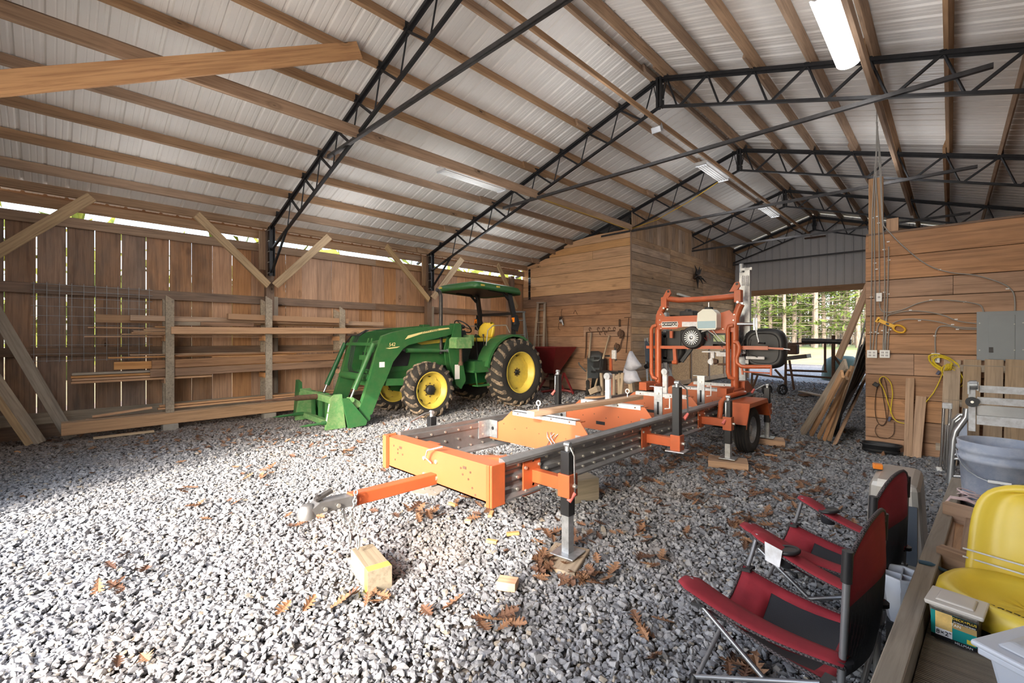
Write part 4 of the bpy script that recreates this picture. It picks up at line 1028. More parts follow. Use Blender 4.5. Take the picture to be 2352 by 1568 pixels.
# ================================================================== orange sawmill: bed on jacks with trailer wheels
SM = thing('portable_sawmill', 'long orange and steel portable sawmill bed with trailer tongue', 'sawmill', (-2.7, 4.5, 0))
def sp(name, mb, mat, parent=None, **k): return ob(name, mb, mat, parent or SM, **k)
XN, XFR = -2.1, -3.35
RT, RB = .63, .385
Y0, Y1 = 2.06, 7.3
for X, sg in ((XN, 1), (XFR, -1)):
    # corrugated rail of folded steel, with bolted top track
    xo = X; d = .016 * sg
    prof = [(0, RB), (.035, RB), (.035, RB + .012), (.0, RB + .03), (.0, RB + .06), (-.014, RB + .075), (-.014, RB + .095), (0, RB + .11), (0, RB + .14), (-.014, RB + .155), (-.014, RB + .175), (0, RB + .19), (0, RT - .03), (.01, RT - .02), (.03, RT - .02), (.03, RT - .005), (-.06, RT - .005), (-.06, RT - .05), (-.05, RT - .05), (-.05, RB + .02), (-.04, RB)]
    mb = MB(); mb.prism([(X + sg * a, b) for a, b in prof], 'y', Y0, Y1); rl = sp('side_rail', mb, M['rail'], label='near corrugated steel side rail' if sg > 0 else 'far corrugated steel side rail')
    mb = MB(); mb.prism([(X + sg * .035, RT - .005), (X + sg * .03, RT + .012), (X - sg * .0, RT + .028), (X - sg * .03, RT + .028), (X - sg * .03, RT - .005)], 'y', Y0, Y1 + .1); sp('track', mb, M['rail'], rl)
    mb = MB(); y = Y0 + .14; k = 0
    while y < Y1:
        for z in (RB + .045, RB + .125, RT - .035):
            if (k + int(z * 100)) % 3 != 5: mb.cyl((X - sg * .06, y, z), (X + sg * .014, y, z), .011, n=6)
            if sg < 0: mb.cyl((X + .05, y, z), (X + .066, y, z), .011, n=6)
        y += .152; k += 1
    o = sp('rail_bolts', mb, M['bolt'], rl); o['kind'] = 'stuff'
    mb = MB(); mb.prism([(X - sg * .05, RB + .015), (X - sg * .2, RB + .015), (X - sg * .2, RB + .03), (X - sg * .05, RB + .03)], 'y', Y0 + .1, 3.35); sp('inner_flange', mb, M['galv'], rl)
# front crossbeam, folded plate with end returns
mb = MB(); mb.prism([(Y0 - .1, RB), (Y0 - .1, RT), (Y0 + .02, RT), (Y0 + .02, RT - .01), (Y0 - .09, RT - .01), (Y0 - .09, RB)], 'x', XFR - .02, XN + .02)
mb.bb((XFR - .02, Y0 - .1, RB), (XN + .02, Y0 + .0, RB + .01)); fbm = sp('front_crossbeam', mb, M['orange_sunlit'])
for x, s2 in ((XFR - .03, -1), (XN + .03, 1)):
    mb = MB(); mb.bb((x - .01, Y0 - .13, RB - .01), (x + .01, Y0 - .01, RT + .015)); mb.bb((x - .04 if s2 > 0 else x + .01, Y0 - .135, RB - .01), (x - .01 if s2 > 0 else x + .05, Y0 - .1, RT + .015)); sp('end_plate', mb, M['orange_sunlit'] if s2 < 0 else M['orange'], fbm, bevel=.004)
mb = MB(); mb.bb((XFR + .1, Y0 + .02, RT - .08), (XFR + .25, Y0 + .25, RT - .075)); mb.beam((XN - .05, Y0 + .33, RT - .07), (XN - .42, Y0 + .02, RT - .07), .06, .08); sp('corner_gusset', mb, M['orange_sunlit'], fbm)
mb = MB()
for x, z in ((-3.2, .52), (-3.13, .52), (-3.2, .55), (-2.38, .52), (-2.3, .55), (-2.32, .5), (-2.28, .45), (-2.25, .41), (-3.24, .46), (-3.26, .57), (-2.4, .56)): mb.cyl((x, Y0 - .1025, z), (x, Y0 - .1, z), .008, n=8)
for x in (-3.16, -2.36): mb.box((x, Y0 - .101, .57), (.035, .003, .018))
o = sp('punched_holes', mb, M['rust'], fbm); o['kind'] = 'stuff'
mb = MB()
for x in (-2.83, -2.68):
    for z in (.43, .55): mb.cyl((x, Y0 - .11, z), (x, Y0 - .1, z), .016, n=8)
o = sp('beam_bolts', mb, M['bolt'], fbm); o['kind'] = 'stuff'
mb = MB(); cw = [(-2.72, Y0 - .1, .62), (-2.78, Y0 - .14, .6), (-2.8, Y0 - .13, .55), (-2.76, Y0 - .11, .52)]
for k in range(3): mb.tube([Vector(p) + V(.012 * k, -.01 * k, .006 * k) for p in [(-2.63, Y0 - .08, .66), (-2.72, Y0 - .15, .63), (-2.76, Y0 - .14, .57), (-2.73, Y0 - .11, .53)]], .004, 6)
o = sp('wiring', mb, M['white_dirty'], fbm)
# tongue and coupler
TA = V(-2.78, Y0 - .1, .42); TB = V(-2.69, 1.3, .44)
mb = MB(); mb.beam(V(-2.73, Y0 + .3, .41), TB, .077, .077); tg = sp('tongue', mb, M['orange'], bevel=.006)
mb = MB(); mb.bb((-2.84, 1.3, .415), (-2.78, 1.5, .47)); mb.prism([(1.5, .47), (1.27, .48), (1.23, .455), (1.23, .42), (1.5, .41)], 'x', -2.855, -2.765)
mb.lathe([(.048, -.028), (.052, 0), (.046, .03), (.03, .05), (.0, .056)], (-2.81, 1.215, .425), (0, 0, 1), 18); cp = sp('ball_coupler', mb, M['rail'], bevel=.004); cp.location = (.12, -.17, 0)
mb = MB(); mb.beam((-2.81, 1.26, .49), (-2.81, 1.36, .525), .04, .018); mb.beam((-2.81, 1.3, .475), (-2.81, 1.27, .52), .03, .012); sp('latch', mb, M['tie'], cp)
mb = MB()
for y in (1.3, 1.38): mb.cyl((-2.76, y, .44), (-2.75, y, .44), .013, n=6)
o = sp('coupler_bolts', mb, M['bolt'], cp); o['kind'] = 'stuff'
def chain(path, r=.0048, L=.034):
    mb = MB(); pts = [Vector(p) for p in path]; n = 0
    segs = []
    for a, b in zip(pts, pts[1:]):
        k = max(1, int((b - a).length / (L * .62)))
        for i in range(k): segs.append((a.lerp(b, i / k), a.lerp(b, (i + 1) / k)))
    for i, (a, b) in enumerate(segs):
        t = (b - a).normalized(); s1 = t.orthogonal().normalized()
        if i % 2: s1 = t.cross(s1)
        c = (a + b) / 2; loop = []
        for j in range(10):
            an = 2 * PI * j / 10; loop.append(c + t * math.cos(an) * L * .5 + s1 * math.sin(an) * L * .32)
        mb.tube(loop, r, 5, closed=True)
    return mb
for x0, ln in ((-2.755, .0), (-2.865, .01)):
    path = [(x0, 1.46, .47), (x0 + .02, 1.44, .4), (x0 + .015, 1.42, .33), (x0 - .01, 1.44, .27), (x0 - .01, 1.46, .22), (x0 + .02, 1.47, .29), (x0 + .03, 1.48, .37), (x0 + .04, 1.46, .28), (x0 + .045, 1.45, .22 - ln)]
    ch = sp('safety_chain', chain(path), M['galv']); ch.location = (.12, -.14, .035)
    mb = MB(); h0 = Vector(path[-1]); mb.tube([h0, h0 + V(.012, 0, -.03), h0 + V(.014, 0, -.075), h0 + V(0, 0, -.095), h0 + V(-.016, 0, -.08), h0 + V(-.014, 0, -.04)], .006, 6); sp('hook', mb, M['galv'], ch)
# outrigger jacks
def jack(X, Y, zb, ztp, side, foot=.0, crank=0, label=None, arm=True):
    j = sp('jack_leg', MB().bb((X - .034, Y - .034, zb), (X + .034, Y + .034, ztp)), M['black'], label=label, bevel=.004)
    mb = MB(); mb.bb((X - .028, Y - .028, foot + .012), (X + .028, Y + .028, zb + .01)); sp('inner_tube', mb, M['galv'], j)
    mb = MB(); mb.box((X, Y, foot + .008), (.17, .17, .01), (0, 0, .12)); sp('foot_plate', mb, M['galv'], j, bevel=.003)
    mb = MB(); mb.cyl((X, Y, ztp), (X, Y, ztp + .03), .02); mb.cyl((X - .022, Y, ztp + .04), (X + .022, Y, ztp + .04), .018); sp('crank_head', mb, M['galv'], j)
    if arm:
        xr = XN if side > 0 else XFR; mb = MB(); zc = (RB + RT) / 2 - .02
        mb.bb((X - .047, Y - .047, zc - .075), (X + .047, Y + .047, zc + .075)); sp('jack_collar', mb, M['orange'], j, bevel=.004)
        mb = MB(); mb.bb((min(X, xr), Y - .03, zc - .04), (max(X, xr), Y + .03, zc + .045)); sp('jack_arm', mb, M['orange'], j, bevel=.003)
        mb = MB(); mb.bb((xr + side * .002, Y - .09 - .03, RB - .02), (xr + side * .014, Y + .09 - .03, RT - .03)); sp('jack_flange', mb, M['orange'], j, bevel=.003)
        mb = MB()
        for dy in (-.1, .04):
            for z in (RB + .02, RT - .07): mb.cyl((xr + side * .014, Y + dy, z), (xr + side * .026, Y + dy, z), .012, n=6)
        mb.cyl((X + .047, Y, zc), (X + .07, Y, zc), .014, n=8)
        o = sp('flange_bolts', mb, M['bolt'], j); o['kind'] = 'stuff'
    if crank:
        mb = MB(); t = crank
        mb.tube([(X, Y, ztp + .04), (X + t[0] * .3, Y + t[1] * .3, ztp + .035), (X + t[0], Y + t[1], ztp - .03), (X + t[0] * 1.1, Y + t[1] * 1.1, ztp - t[2])], .008, 6); sp('crank', mb, M['chrome'], j)
        mb = MB(); mb.cyl((X + t[0] * 1.1, Y + t[1] * 1.1, ztp - t[2] + .01), (X + t[0] * 1.1 - .02, Y + t[1] * 1.1 - .04, ztp - t[2] - .04), .014, .018, n=8); sp('crank_grip', mb, M['pinkred'], j)
    return j
jack(-1.8, 2.37, .29, .71, 1, .035, label='nearest black jack leg with its crank head', crank=(0.045, 0.01, .28))
jack(-3.66, 2.62, .3, .68, -1, .02, crank=(-.04, -.22, .1), label='far side front jack leg behind the rail')
jack(-1.8, 4.02, .45, 1.0, 1, .41, label='raised black jack leg standing tall on the middle of the near rail', crank=(.05, .1, .26))
jack(-1.8, 5.35, .26, .745, 1, .09, label='black jack leg beside the trailer wheel', crank=(-.015, -.03, .22))
jack(-1.8, 6.86, .3, .77, 1, .09, label='rear black jack leg behind the trailer wheel', crank=(-.12, -.1, .03))
jack(-3.66, 4.61, .46, .98, -1, .42, label='raised black jack leg on the far rail', crank=(-.02, -.03, .22))
# bunks: folded orange cross plates with pale wear strips
for k, (y, xl) in enumerate(((3.07, -3.0), (4.17, -3.0), (5.3, -2.95), (6.37, -2.95), (7.13, -2.95))):
    mb = MB(); zt = .752
    fr = [(-3.3, .45), (-3.3, .58), (xl - .12, zt - .1), (xl, zt), (-2.2, zt), (-2.12, zt - .1), (-2.12, .45)]
    mb.prism(fr, 'y', y - .004, y + .004)
    mb.bb((xl, y, zt - .008), (-2.2, y + .07, zt)); bk = sp('bunk', mb, M['orange_sunlit'])
    mb = MB(); mb.bb((xl + .03, y - .016, zt - .03), (-2.24, y - .005, zt + .012)); mb.bb((xl + .03, y - .016, zt + .004), (-2.24, y + .05, zt + .013)); sp('wear_strip', mb, M['white_dirty'], bk)
    mb = MB()
    for i in range(4): x = xl + .1 + i * .2; mb.cyl((x, y - .022, zt - .01), (x, y - .016, zt - .01), .008, n=6)
    for i in range(7): mb.cyl((-3.1 + i * .15, y - .006, .62 - .03 * (i % 2)), (-3.1 + i * .15, y - .004, .62 - .03 * (i % 2)), .006, n=6)
    o = sp('bunk_bolts', mb, M['rust'], bk); o['kind'] = 'stuff'
    if k in (1, 2): mb = MB(); mb.box((-2.72, y - .006, .53), (.11, .004, .035)); sp('slot', mb, M['black'], bk)
    for X, s2 in ((-3.3, 1), (-2.12, -1)):
        mb = MB(); mb.bb((X, y - .02, .47), (X + s2 * .012, y - .16, .64)); mb.bb((X + s2 * .0, y - .02, .47), (X + s2 * .12, y - .012, .64))
        sp('gusset', mb, M['galv'], bk, bevel=.002)
        mb = MB(); mb.cyl((X + s2 * .06, y - .022, .56), (X + s2 * .06, y - .02, .56), .018, n=12); sp('gusset_hole', mb, M['black'], bk)
mb = MB()
for dx in (0, .04): mb.tube([(-2.55 + dx, 3.06, .62), (-2.53 + dx, 3.04, .58), (-2.5 + dx, 3.05, .54), (-2.47 + dx, 3.04, .5)], .004, 5); mb.tube([(-2.47 + dx, 3.06, .62), (-2.5 + dx, 3.04, .58), (-2.52 + dx, 3.05, .54), (-2.54 + dx, 3.04, .5)], .004, 5)
sp('spring_clips', mb, M['chrome'])
# side supports and log clamp
def logpost(px, py, X, h, label=None):
    b = PX(px, py, X); y = b.y; mb = MB()
    mb.bb((X - .045, y - .006, .56), (X + .045, y + .006, .56 + h)); mb.bb((X - .045, y, .56), (X - .035, y + .05, .56 + h)); mb.bb((X - .1, y, .56 + h - .006), (X + .05, y + .05, .56 + h)); p = sp('side_support', mb, M['galv'], label=label)
    mb = MB(); mb.box((X, y - .008, .62 + h * .25), (.022, .004, h * .35)); sp('slot', mb, M['black'], p)
    mb = MB(); mb.cyl((X, y - .02, .56 + h * .82), (X, y, .56 + h * .82), .013, n=8); sp('bolt', mb, M['bolt'], p)
    mb = MB(); mb.tube([(X + .06, y + .02, .56 + h * .7), (X + .11, y + .03, .56 + h * .7), (X + .11, y + .03, .56 + h * .42), (X + .06, y + .02, .56 + h * .4)], .007, 6); sp('pull_handle', mb, M['white_dirty'], p)
logpost(1512, 950, -2.2, .38); logpost(1610, 925, -2.24, .42)
for (px, py, X) in ((1397, 920, -2.9), (1528, 880, -2.75)):
    b = PX(px, py, X); y = b.y; mb = MB(); mb.bb((X - .03, y - .02, .7), (X + .03, y + .02, 1.0)); lc = sp('log_clamp', mb, M['white_dirty'])
    mb = MB(); mb.cyl((X, y - .035, 1.0), (X, y + .03, 1.0), .042, n=16); mb.cyl((X - .01, y - .04, 1.0), (X - .01, y - .03, 1.0), .018, n=8); sp('clamp_cam', mb, M['galv'], lc)
# loose board and eye bolts on the bunks
ld = board('loose_board', (-2.62, 2.92, .79), (-2.5, 4.62, .79), .09, .045, M['lumber'])
tag(ld, 'weathered board lying lengthwise on the orange sawmill bunks', 'board')
for q in ((-2.6, 3.0, .815), (-2.5, 4.35, .815)):
    mb = MB(); q = Vector(q); mb.cyl(q, q + V(0, 0, .04), .005, n=6); mb.tube([q + V(.022 * math.cos(t), 0, .062 + .022 * math.sin(t)) for t in [2 * PI * k / 14 for k in range(14)]], .006, 6, closed=True)
    tag(ob('eye_bolt', mb, M['white'], None), 'white eye bolt sticking up from the loose board, ' + ('nearer one' if q.y < 3.5 else 'farther one'), 'bolt')
# trailer wheel and fender
cw = Vector((-1.86, 6.2, .292))
mb = MB(); w = .085; R = .292; rr = .165
mb.lathe([(rr, -w * .8), (rr + .03, -w), (R - .04, -w * 1.05), (R - .012, -w * .85), (R, -w * .4), (R, w * .4), (R - .012, w * .85), (R - .04, w * 1.05), (rr + .03, w), (rr, w * .8)], cw, (1, 0, 0), 36)
tw = sp('tyre', mb, M['rubber'], label='small black trailer tyre')
mb = MB()
for xx in (-.05, -.017, .017, .05): mb.tube([cw + V(xx, (R + .001) * math.cos(t), (R + .001) * math.sin(t)) for t in [2 * PI * k / 36 for k in range(36)]], .0035, 4, closed=True)
sp('tread_rib', mb, M['black'], tw)
mb = MB(); mb.lathe([(rr + .005, w * .8), (rr - .005, w * .75), (rr - .02, w * .3), (rr - .06, w * .1), (.06, w * .35), (.05, w * .6), (0, w * .6)], cw, (1, 0, 0), 28); mb.lathe([(rr, -w * .8), (rr - .02, w * .2)], cw, (1, 0, 0), 28); sp('rim', mb, M['galv'], tw)
mb = MB()
for j in range(5): t = 2 * PI * j / 5; q = cw + V(w * .3, .04 * math.cos(t) * 2, .04 * math.sin(t) * 2); mb.cyl(q, q + V(.02, 0, 0), .01, n=6)
o = sp('lug_nuts', mb, M['bolt'], tw); o['kind'] = 'stuff'
fp = [(5.72, .42), (5.84, .66), (6.56, .66), (6.7, .42)]
mb = MB()
for (a, za), (b, zb) in zip(fp, fp[1:]):
    mb.add([(-1.98, a, za), (-1.72, a, za), (-1.72, b, zb), (-1.98, b, zb)], [(0, 1, 2, 3)])
mb.add([(-1.72, a, z) for a, z in fp] + [(-1.72, a, z - .05) for a, z in fp], [(0, 1, 5, 4), (1, 2, 6, 5), (2, 3, 7, 6)])
mb.add([(-1.98, a, z) for a, z in fp] + [(-1.98, 5.84, .5), (-1.98, 6.56, .5)], [(0, 1, 4), (1, 2, 5, 4), (2, 3, 5)])
sp('fender', mb, M['orange'], solid=.005)
mb = MB(); mb.cyl((-1.95, 6.2, .292), (-3.4, 6.2, .292), .03); mb.bb((-2.2, 6.1, .3), (-2.05, 6.3, .42)); sp('axle', mb, M['black'])
mb = MB(); mb.tube([(-2.02, 5.7, .47), (-2.02, 5.75, .66), (-2.0, 5.85, .72), (-1.95, 6.3, .74), (-1.98, 6.5, .72)], .03, 8); sp('fender_tube', mb, M['orange'])
# ---- saw head (faces the camera in the plane Y = 6.6)
def H(px, py, dy=0.0): return PY(px, py, 6.6 + dy)
hd = sp('saw_head', MB().beam(H(1486, 797), H(1700, 798), .05, .045), M['orange'], label='orange lower head beam')
mb = MB(); mb.beam(H(1700, 798), H(1765, 799), .05, .05); mb.beam(H(1765, 799), H(1800, 801), .025, .025); sp('blade_guide_arm', mb, M['orange'], hd)
for x in (0, .1): pass
mb = MB(); mb.cyl(H(1800, 801), H(1815, 803), .012, n=8); sp('guide_tip', mb, M['chrome'], hd)
# corner posts of bent tube
mb = MB(); mb.tube([H(1512, 880), H(1512, 800), H(1512, 745), H(1514, 725), H(1522, 708), H(1532, 700)], .05, 12); sp('head_post', mb, M['orange'], hd)
mb = MB(); mb.tube([H(1688, 905), H(1688, 800), H(1688, 748), H(1690, 728), H(1697, 708), H(1702, 698)], .05, 12); sp('head_post', mb, M['orange'], hd)
for dx in (0, 176):
    mb = MB(); mb.tube([H(1508 + dx, 747, -.06), H(1500 + dx - (0 if dx == 0 else 2), 749, -.07), H(1496 + dx, 756, -.07), H(1496 + dx, 855, -.07), H(1499 + dx, 866, -.07), H(1510 + dx, 870, -.05)], .028, 10); sp('grab_rail', mb, M['orange'], hd)
# top spreader
mb = MB(); mb.tube([H(1534, 686), H(1560, 689), H(1610, 687), H(1660, 683), H(1696, 679)], .042, 12); sp('top_tube', mb, M['orange'], hd)
for (x, y) in ((1528, 690), (1697, 674)):
    a = H(x, y); mb = MB(); mb.bb(a + V(-.05, -.05, -.12), a + V(.04, .05, .05)); mb.plate([(-.05, -.04), (.04, -.04), (.09, .03), (.07, .09), (.02, .08)], .03, Matrix.Translation(a + V(.02 if x < 1600 else -.06, -.03, .07)) @ Matrix.Rotation(PI / 2, 4, 'X')); br = sp('lift_lug', mb, M['orange'], hd, bevel=.006)
    mb = MB(); mb.cyl(a + V(.07 if x < 1600 else -.01, -.05, .13), a + V(.07 if x < 1600 else -.01, -.045, .13), .018, n=12); sp('lug_hole', mb, M['black'], hd)
    mb = MB(); mb.cyl(a + V(.0, -.06, -.12), a + V(.0, -.03, -.12), .016, n=8); mb.cyl(a + V(.06, -.06, -.14), a + V(.06, -.03, -.14), .014, n=8); sp('post_bolts', mb, M['bolt'], hd)
# panel with maker's plate
def P2(px, py): q = H(px, py); return (q.x, q.z)
mb = MB(); mb.prism([P2(*p) for p in ((1513, 714), (1522, 714), (1531, 727), (1610, 724), (1648, 722), (1678, 712), (1694, 730), (1690, 762), (1640, 764), (1610, 752), (1590, 749), (1564, 752), (1554, 756), (1513, 756))], 'y', 6.55, 6.565); sp('head_panel', mb, M['orange'], hd)
mb = MB(); mb.prism([P2(*p) for p in ((1570, 739), (1606, 739), (1606, 750), (1570, 750))], 'y', 6.545, 6.549); sp('spec_decal', mb, M['white_dirty'], hd)
mb = MB()
for (x, y) in ((1517, 722), (1515, 735), (1515, 745), (1518, 754), (1686, 722), (1684, 735), (1683, 745), (1660, 755), (1648, 752)): q = H(x, y, -.06); mb.cyl(q, q + V(0, .01, 0), .009, n=6)
o = sp('panel_bolts', mb, M['bolt'], hd); o['kind'] = 'stuff'
a, b = H(1521, 739, -.05), H(1557, 751, -.05)
mb = MB(); mb.bb((a.x, 6.538, b.z), (b.x, 6.548, a.z)); pl = sp('maker_plate', mb, M['white'], hd)
mb = MB(); mb.bb((a.x + .006, 6.535, b.z + .016), (b.x - .006, 6.54, a.z - .006)); sp('plate_field', mb, M['black'], hd)
text_obj('plate_lettering', 'NORWOOD', .052, ((a.x + b.x) / 2, 6.534, a.z * .45 + b.z * .55 + .006), frame((1, 0, 0), (0, 0, 1)), M['white'], hd, .001, 0, .96)
text_obj('plate_small_lettering', 'SAWMILLS', .014, ((a.x + b.x) / 2 + .07, 6.534, b.z + .023), frame((1, 0, 0), (0, 0, 1)), M['white'], hd, .0005)
# white water tank
a, b = H(1606, 712, -.12), H(1652, 757, -.12)
tk = bmesh.new()
mb = MB(); x0, x1, z0, z1 = a.x, b.x, b.z, a.z; ys = (6.38, 6.56)
prof = [(x0, z0 + .03), (x0 + .03, z0), (x1 - .02, z0), (x1, z0 + .03), (x1, z1 - .06), (x1 - .06, z1), (x0 + .09, z1 + .005), (x0 + .015, z1 - .05)]
mb.prism(prof, 'y', *ys); M['poly'] = flat('translucent_poly', lin(212, 214, 204), .4, 0, .03, 3); M['fluid'] = flat('blue_fluid', lin(150, 178, 190), .4, 0, .03, 3)
tkk = sp('water_tank', mb, M['poly'], hd, bevel=.018)
mb = MB(); mb.bb((x0 + .004, ys[0] - .002, z0 + .012), (x1 - .004, ys[1] + .002, z0 + .13)); sp('tank_fluid', mb, M['fluid'], hd, bevel=.014)  # bluish fluid band low in the tank
q = Vector(((x0 + x1) / 2 - .0, 6.47, z1)); mb = MB(); mb.cyl(q, q + V(0, 0, .035), .06, .055, n=20); sp('tank_cap', mb, M['blackpl'], hd)
mb = MB(); mb.cyl(q + V(0, 0, .03), q + V(0, 0, .1), .012, n=8); sp('tank_valve', mb, M['chrome'], hd)
# engine
c = H(1588, 775, -.1); mb = MB(); mb.lathe([(.0, 0), (.145, 0), (.165, .03), (.17, .09), (.15, .16)], c + V(0, 0, 0), (0, 1, 0), 32, smooth=False); en = sp('engine_cover', mb, M['blackpl'], hd)
mb = MB(); mb.lathe([(.115, -.012), (.115, .0)], c, (0, 1, 0), 28)
for k in range(20): t = 2 * PI * k / 20; d = V(math.cos(t), 0, math.sin(t)); mb.beam(c + d * .03 - V(0, .006, 0), c + d * .105 - V(0, .006, 0), .008, .006, up=(0, 1, 0))
mb.lathe([(0, -.01), (.03, -.01), (.03, 0)], c, (0, 1, 0), 16); sp('fan_screen', mb, M['alu'], en)
mb = MB(); mb.bb(H(1562, 800, .1) , H(1615, 757, .25)); sp('engine_block', mb, M['blackpl'], en, bevel=.02)
mb = MB(); mb.bb(H(1560, 727, .3), H(1604, 714, .5)); mb.bb(H(1572, 722, .3), H(1590, 710, .45)); sp('air_filter', mb, M['blackpl'], en, bevel=.02)
mb = MB(); mb.prism([P2(*p) for p in ((1612, 795), (1612, 772), (1618, 760), (1636, 760), (1636, 795))], 'y', 6.62, 6.75); sp('battery_box', mb, M['black'], hd)
mb = MB(); mb.prism([P2(*p) for p in ((1636, 764), (1670, 764), (1670, 790), (1636, 790))], 'y', 6.6, 6.63); sp('control_panel', mb, M['blackpl'], hd)
mb = MB(); mb.prism([P2(*p) for p in ((1639, 769), (1665, 769), (1665, 784), (1639, 784))], 'y', 6.594, 6.6); M['lens'] = flat('clear_cover', lin(140, 160, 110), .15); sp('panel_window', mb, M['lens'], hd)
mb = MB(); mb.bb(H(1638, 758, -.03), H(1671, 765, .02)); sp('panel_bracket', mb, M['orange'], hd)
for k, (cn_, pts) in enumerate((('red', ((1618, 775), (1624, 783), (1622, 770), (1632, 778), (1628, 765))), ('white_dirty', ((1612, 760), (1636, 757), (1648, 772), (1660, 785), (1672, 790))), ('black', ((1625, 760), (1640, 775), (1652, 790), (1660, 797))), ('white_dirty', ((1600, 765), (1625, 758), (1642, 770))))):
    mb = MB(); mb.tube([H(x, y, -.08) for x, y in pts], .006, 6); sp('wire', mb, M[cn_], hd)
# wheel covers (black band wheel guards)
def cover(pxs, name, dy0, dy1, dz=0, label=None):
    x0, x1, y0, y1 = pxs; a = H(x0, y0); b = H(x1, y1); mb = MB(); cx, cz = (a.x + b.x) / 2, (a.z + b.z) / 2; rx, rz = (b.x - a.x) / 2, (a.z - b.z) / 2
    def ring(s, y): return [Vector((cx + rx * s * math.copysign(abs(math.cos(t)) ** .6, math.cos(t)), y, cz + rz * s * math.copysign(abs(math.sin(t)) ** .6, math.sin(t)))) for t in [2 * PI * k / 36 for k in range(36)]]
    rows = [ring(.72, 6.6 + dy0), ring(.78, 6.6 + dy0 - .012), ring(.92, 6.6 + dy0), ring(1.0, 6.6 + dy0 + .04), ring(1.0, 6.6 + dy1 - .03), ring(.93, 6.6 + dy1)]
    mb.grid(rows, True, closed_u=True); mb.add(rows[0], [tuple(range(36))]); mb.add(rows[-1], [tuple(range(36))]); return sp(name, mb, M['blackpl'], hd, label=label)
cover((1698, 1795, 754, 850), 'wheel_guard', .16, .34, label='right black blade wheel guard')
cover((1474, 1556, 760, 838), 'wheel_guard', .22, .38, label='left dark blade wheel guard')
mb = MB(); mb.bb(H(1530, 760, .2), H(1700, 795, .24)); sp('guard_bridge', mb, M['blackpl'], hd)
mb = MB(); mb.beam(H(1566, 830, .1), H(1588, 800, .1), .04, .05); sp('hydraulic_strut', mb, M['black'], hd)
mb = MB(); mb.beam(H(1550, 800, .05), H(1552, 835, .05), .05, .05); mb.cyl(H(1545, 832, -.0), H(1556, 832, -.0), .03); sp('pivot_arm', mb, M['orange'], hd)
# masts
mb = MB(); mb.bb(H(1523, 875, .22), H(1537, 718, .3)); sp('mast_post', mb, M['galv'], hd)
a = H(1698, 905, .35); b = H(1712, 612, .35); mb = MB(); mb.bb(a, (b.x, a.y + .08, b.z)); sp('mast_post', mb, M['galv'], hd)
a = H(1710, 818, .25); b = H(1722, 614, .25); mb = MB(); mb.bb(a, (b.x, a.y + .07, b.z)); mb.bb(H(1700, 622, .25), (H(1727, 612, .25).x, a.y + .08, b.z)); mb.cyl(H(1703, 625, .3), H(1703, 606, .3), .03, n=10); ms = sp('mast_post', mb, M['galv'], hd)
for x in (1701.5, 1711):
    a = H(x, 633, .2); b = H(x + 6, 655, .2); mb = MB(); mb.bb((a.x, 6.825, b.z), (b.x, 6.835, a.z)); sp('mast_decal', mb, M['white_dirty'], hd)
    text_obj('mast_lettering', 'NORWOOD', .026, ((a.x + b.x) / 2, 6.824, (a.z + b.z) / 2), frame((0, 0, -1), (1, 0, 0)), M['black'], hd, .0005)
for x0, x1 in ((1518, 1540), (1693, 1700)):
    for y0, y1 in ((775, 792), (803, 819)): mb = MB(); mb.bb(H(x0, y0, .18), H(x1, y1, .33)); sp('slide_block', mb, M['black'], hd)
mb = MB(); mb.bb(H(1538, 760, .1), H(1547, 776, .14)); sp('latch_block', mb, M['orange'], hd)
# crank at the right
mb = MB(); mb.cyl(H(1694, 744, -.1), H(1733, 744, -.1), .024, n=10); sp('crank_shaft', mb, M['chrome'], hd)
mb = MB(); mb.tube([H(1738, 721, -.12), H(1735, 733, -.12), H(1735, 748, -.12), H(1739, 770, -.12), H(1743, 787, -.12)], .012, 8); mb.beam(H(1735, 730, -.12), H(1735, 758, -.12), .015, .05); sp('crank_arm', mb, M['galv'], hd)
mb = MB(); mb.cyl(H(1743, 787, -.12), H(1757, 788, -.18), .014, n=8); sp('crank_knob', mb, M['blackpl'], hd)
# lower curved tube and rods
mb = MB(); mb.tube([H(1686, 785, -.08), H(1694, 787, -.08), H(1698, 796, -.08), H(1697, 808, -.08), H(1692, 822, -.08), H(1693, 834, -.08), H(1702, 841, -.08), H(1712, 842, -.08), H(1771, 842, -.08)], .026, 10); sp('push_bar', mb, M['orange'], hd)
mb = MB(); mb.beam(H(1771, 838, -.08), H(1771, 862, -.08), .03, .02); mb.cyl(H(1703, 853, -.08), H(1770, 857, -.08), .01, n=6); mb.beam(H(1704, 845, -.08), H(1706, 860, -.08), .03, .02); sp('pedal_frame', mb, M['orange'], hd)
mb = MB(); mb.bb(H(1698, 812, .1), H(1713, 800, .13)); mb.bb(H(1713, 824, .05), H(1757, 819, .08)); mb.bb(H(1712, 835, .1), H(1720, 826, .12)); sp('blade_guide', mb, M['white_dirty'], hd)
mb = MB(); mb.bb(H(1612, 806, .1), H(1665, 809, .3)); mb.bb(H(1632, 822, .05), H(1642, 808, .08)); mb.bb(H(1645, 818, .05), H(1680, 809, .08)); mb.cyl(H(1634, 838, 0), H(1634, 822, 0), .02); mb.cyl(H(1632, 830, -.02), H(1632, 830, .05), .04); sp('blade_roller', mb, M['white_dirty'], hd)
mb = MB(); mb.cyl(H(1641, 830, 0), H(1649, 830, 0), .045, .03, n=12); mb.beam(H(1649, 836, 0), H(1676, 837, 0), .03, .03); sp('roller_bearing', mb, M['rust'], hd)
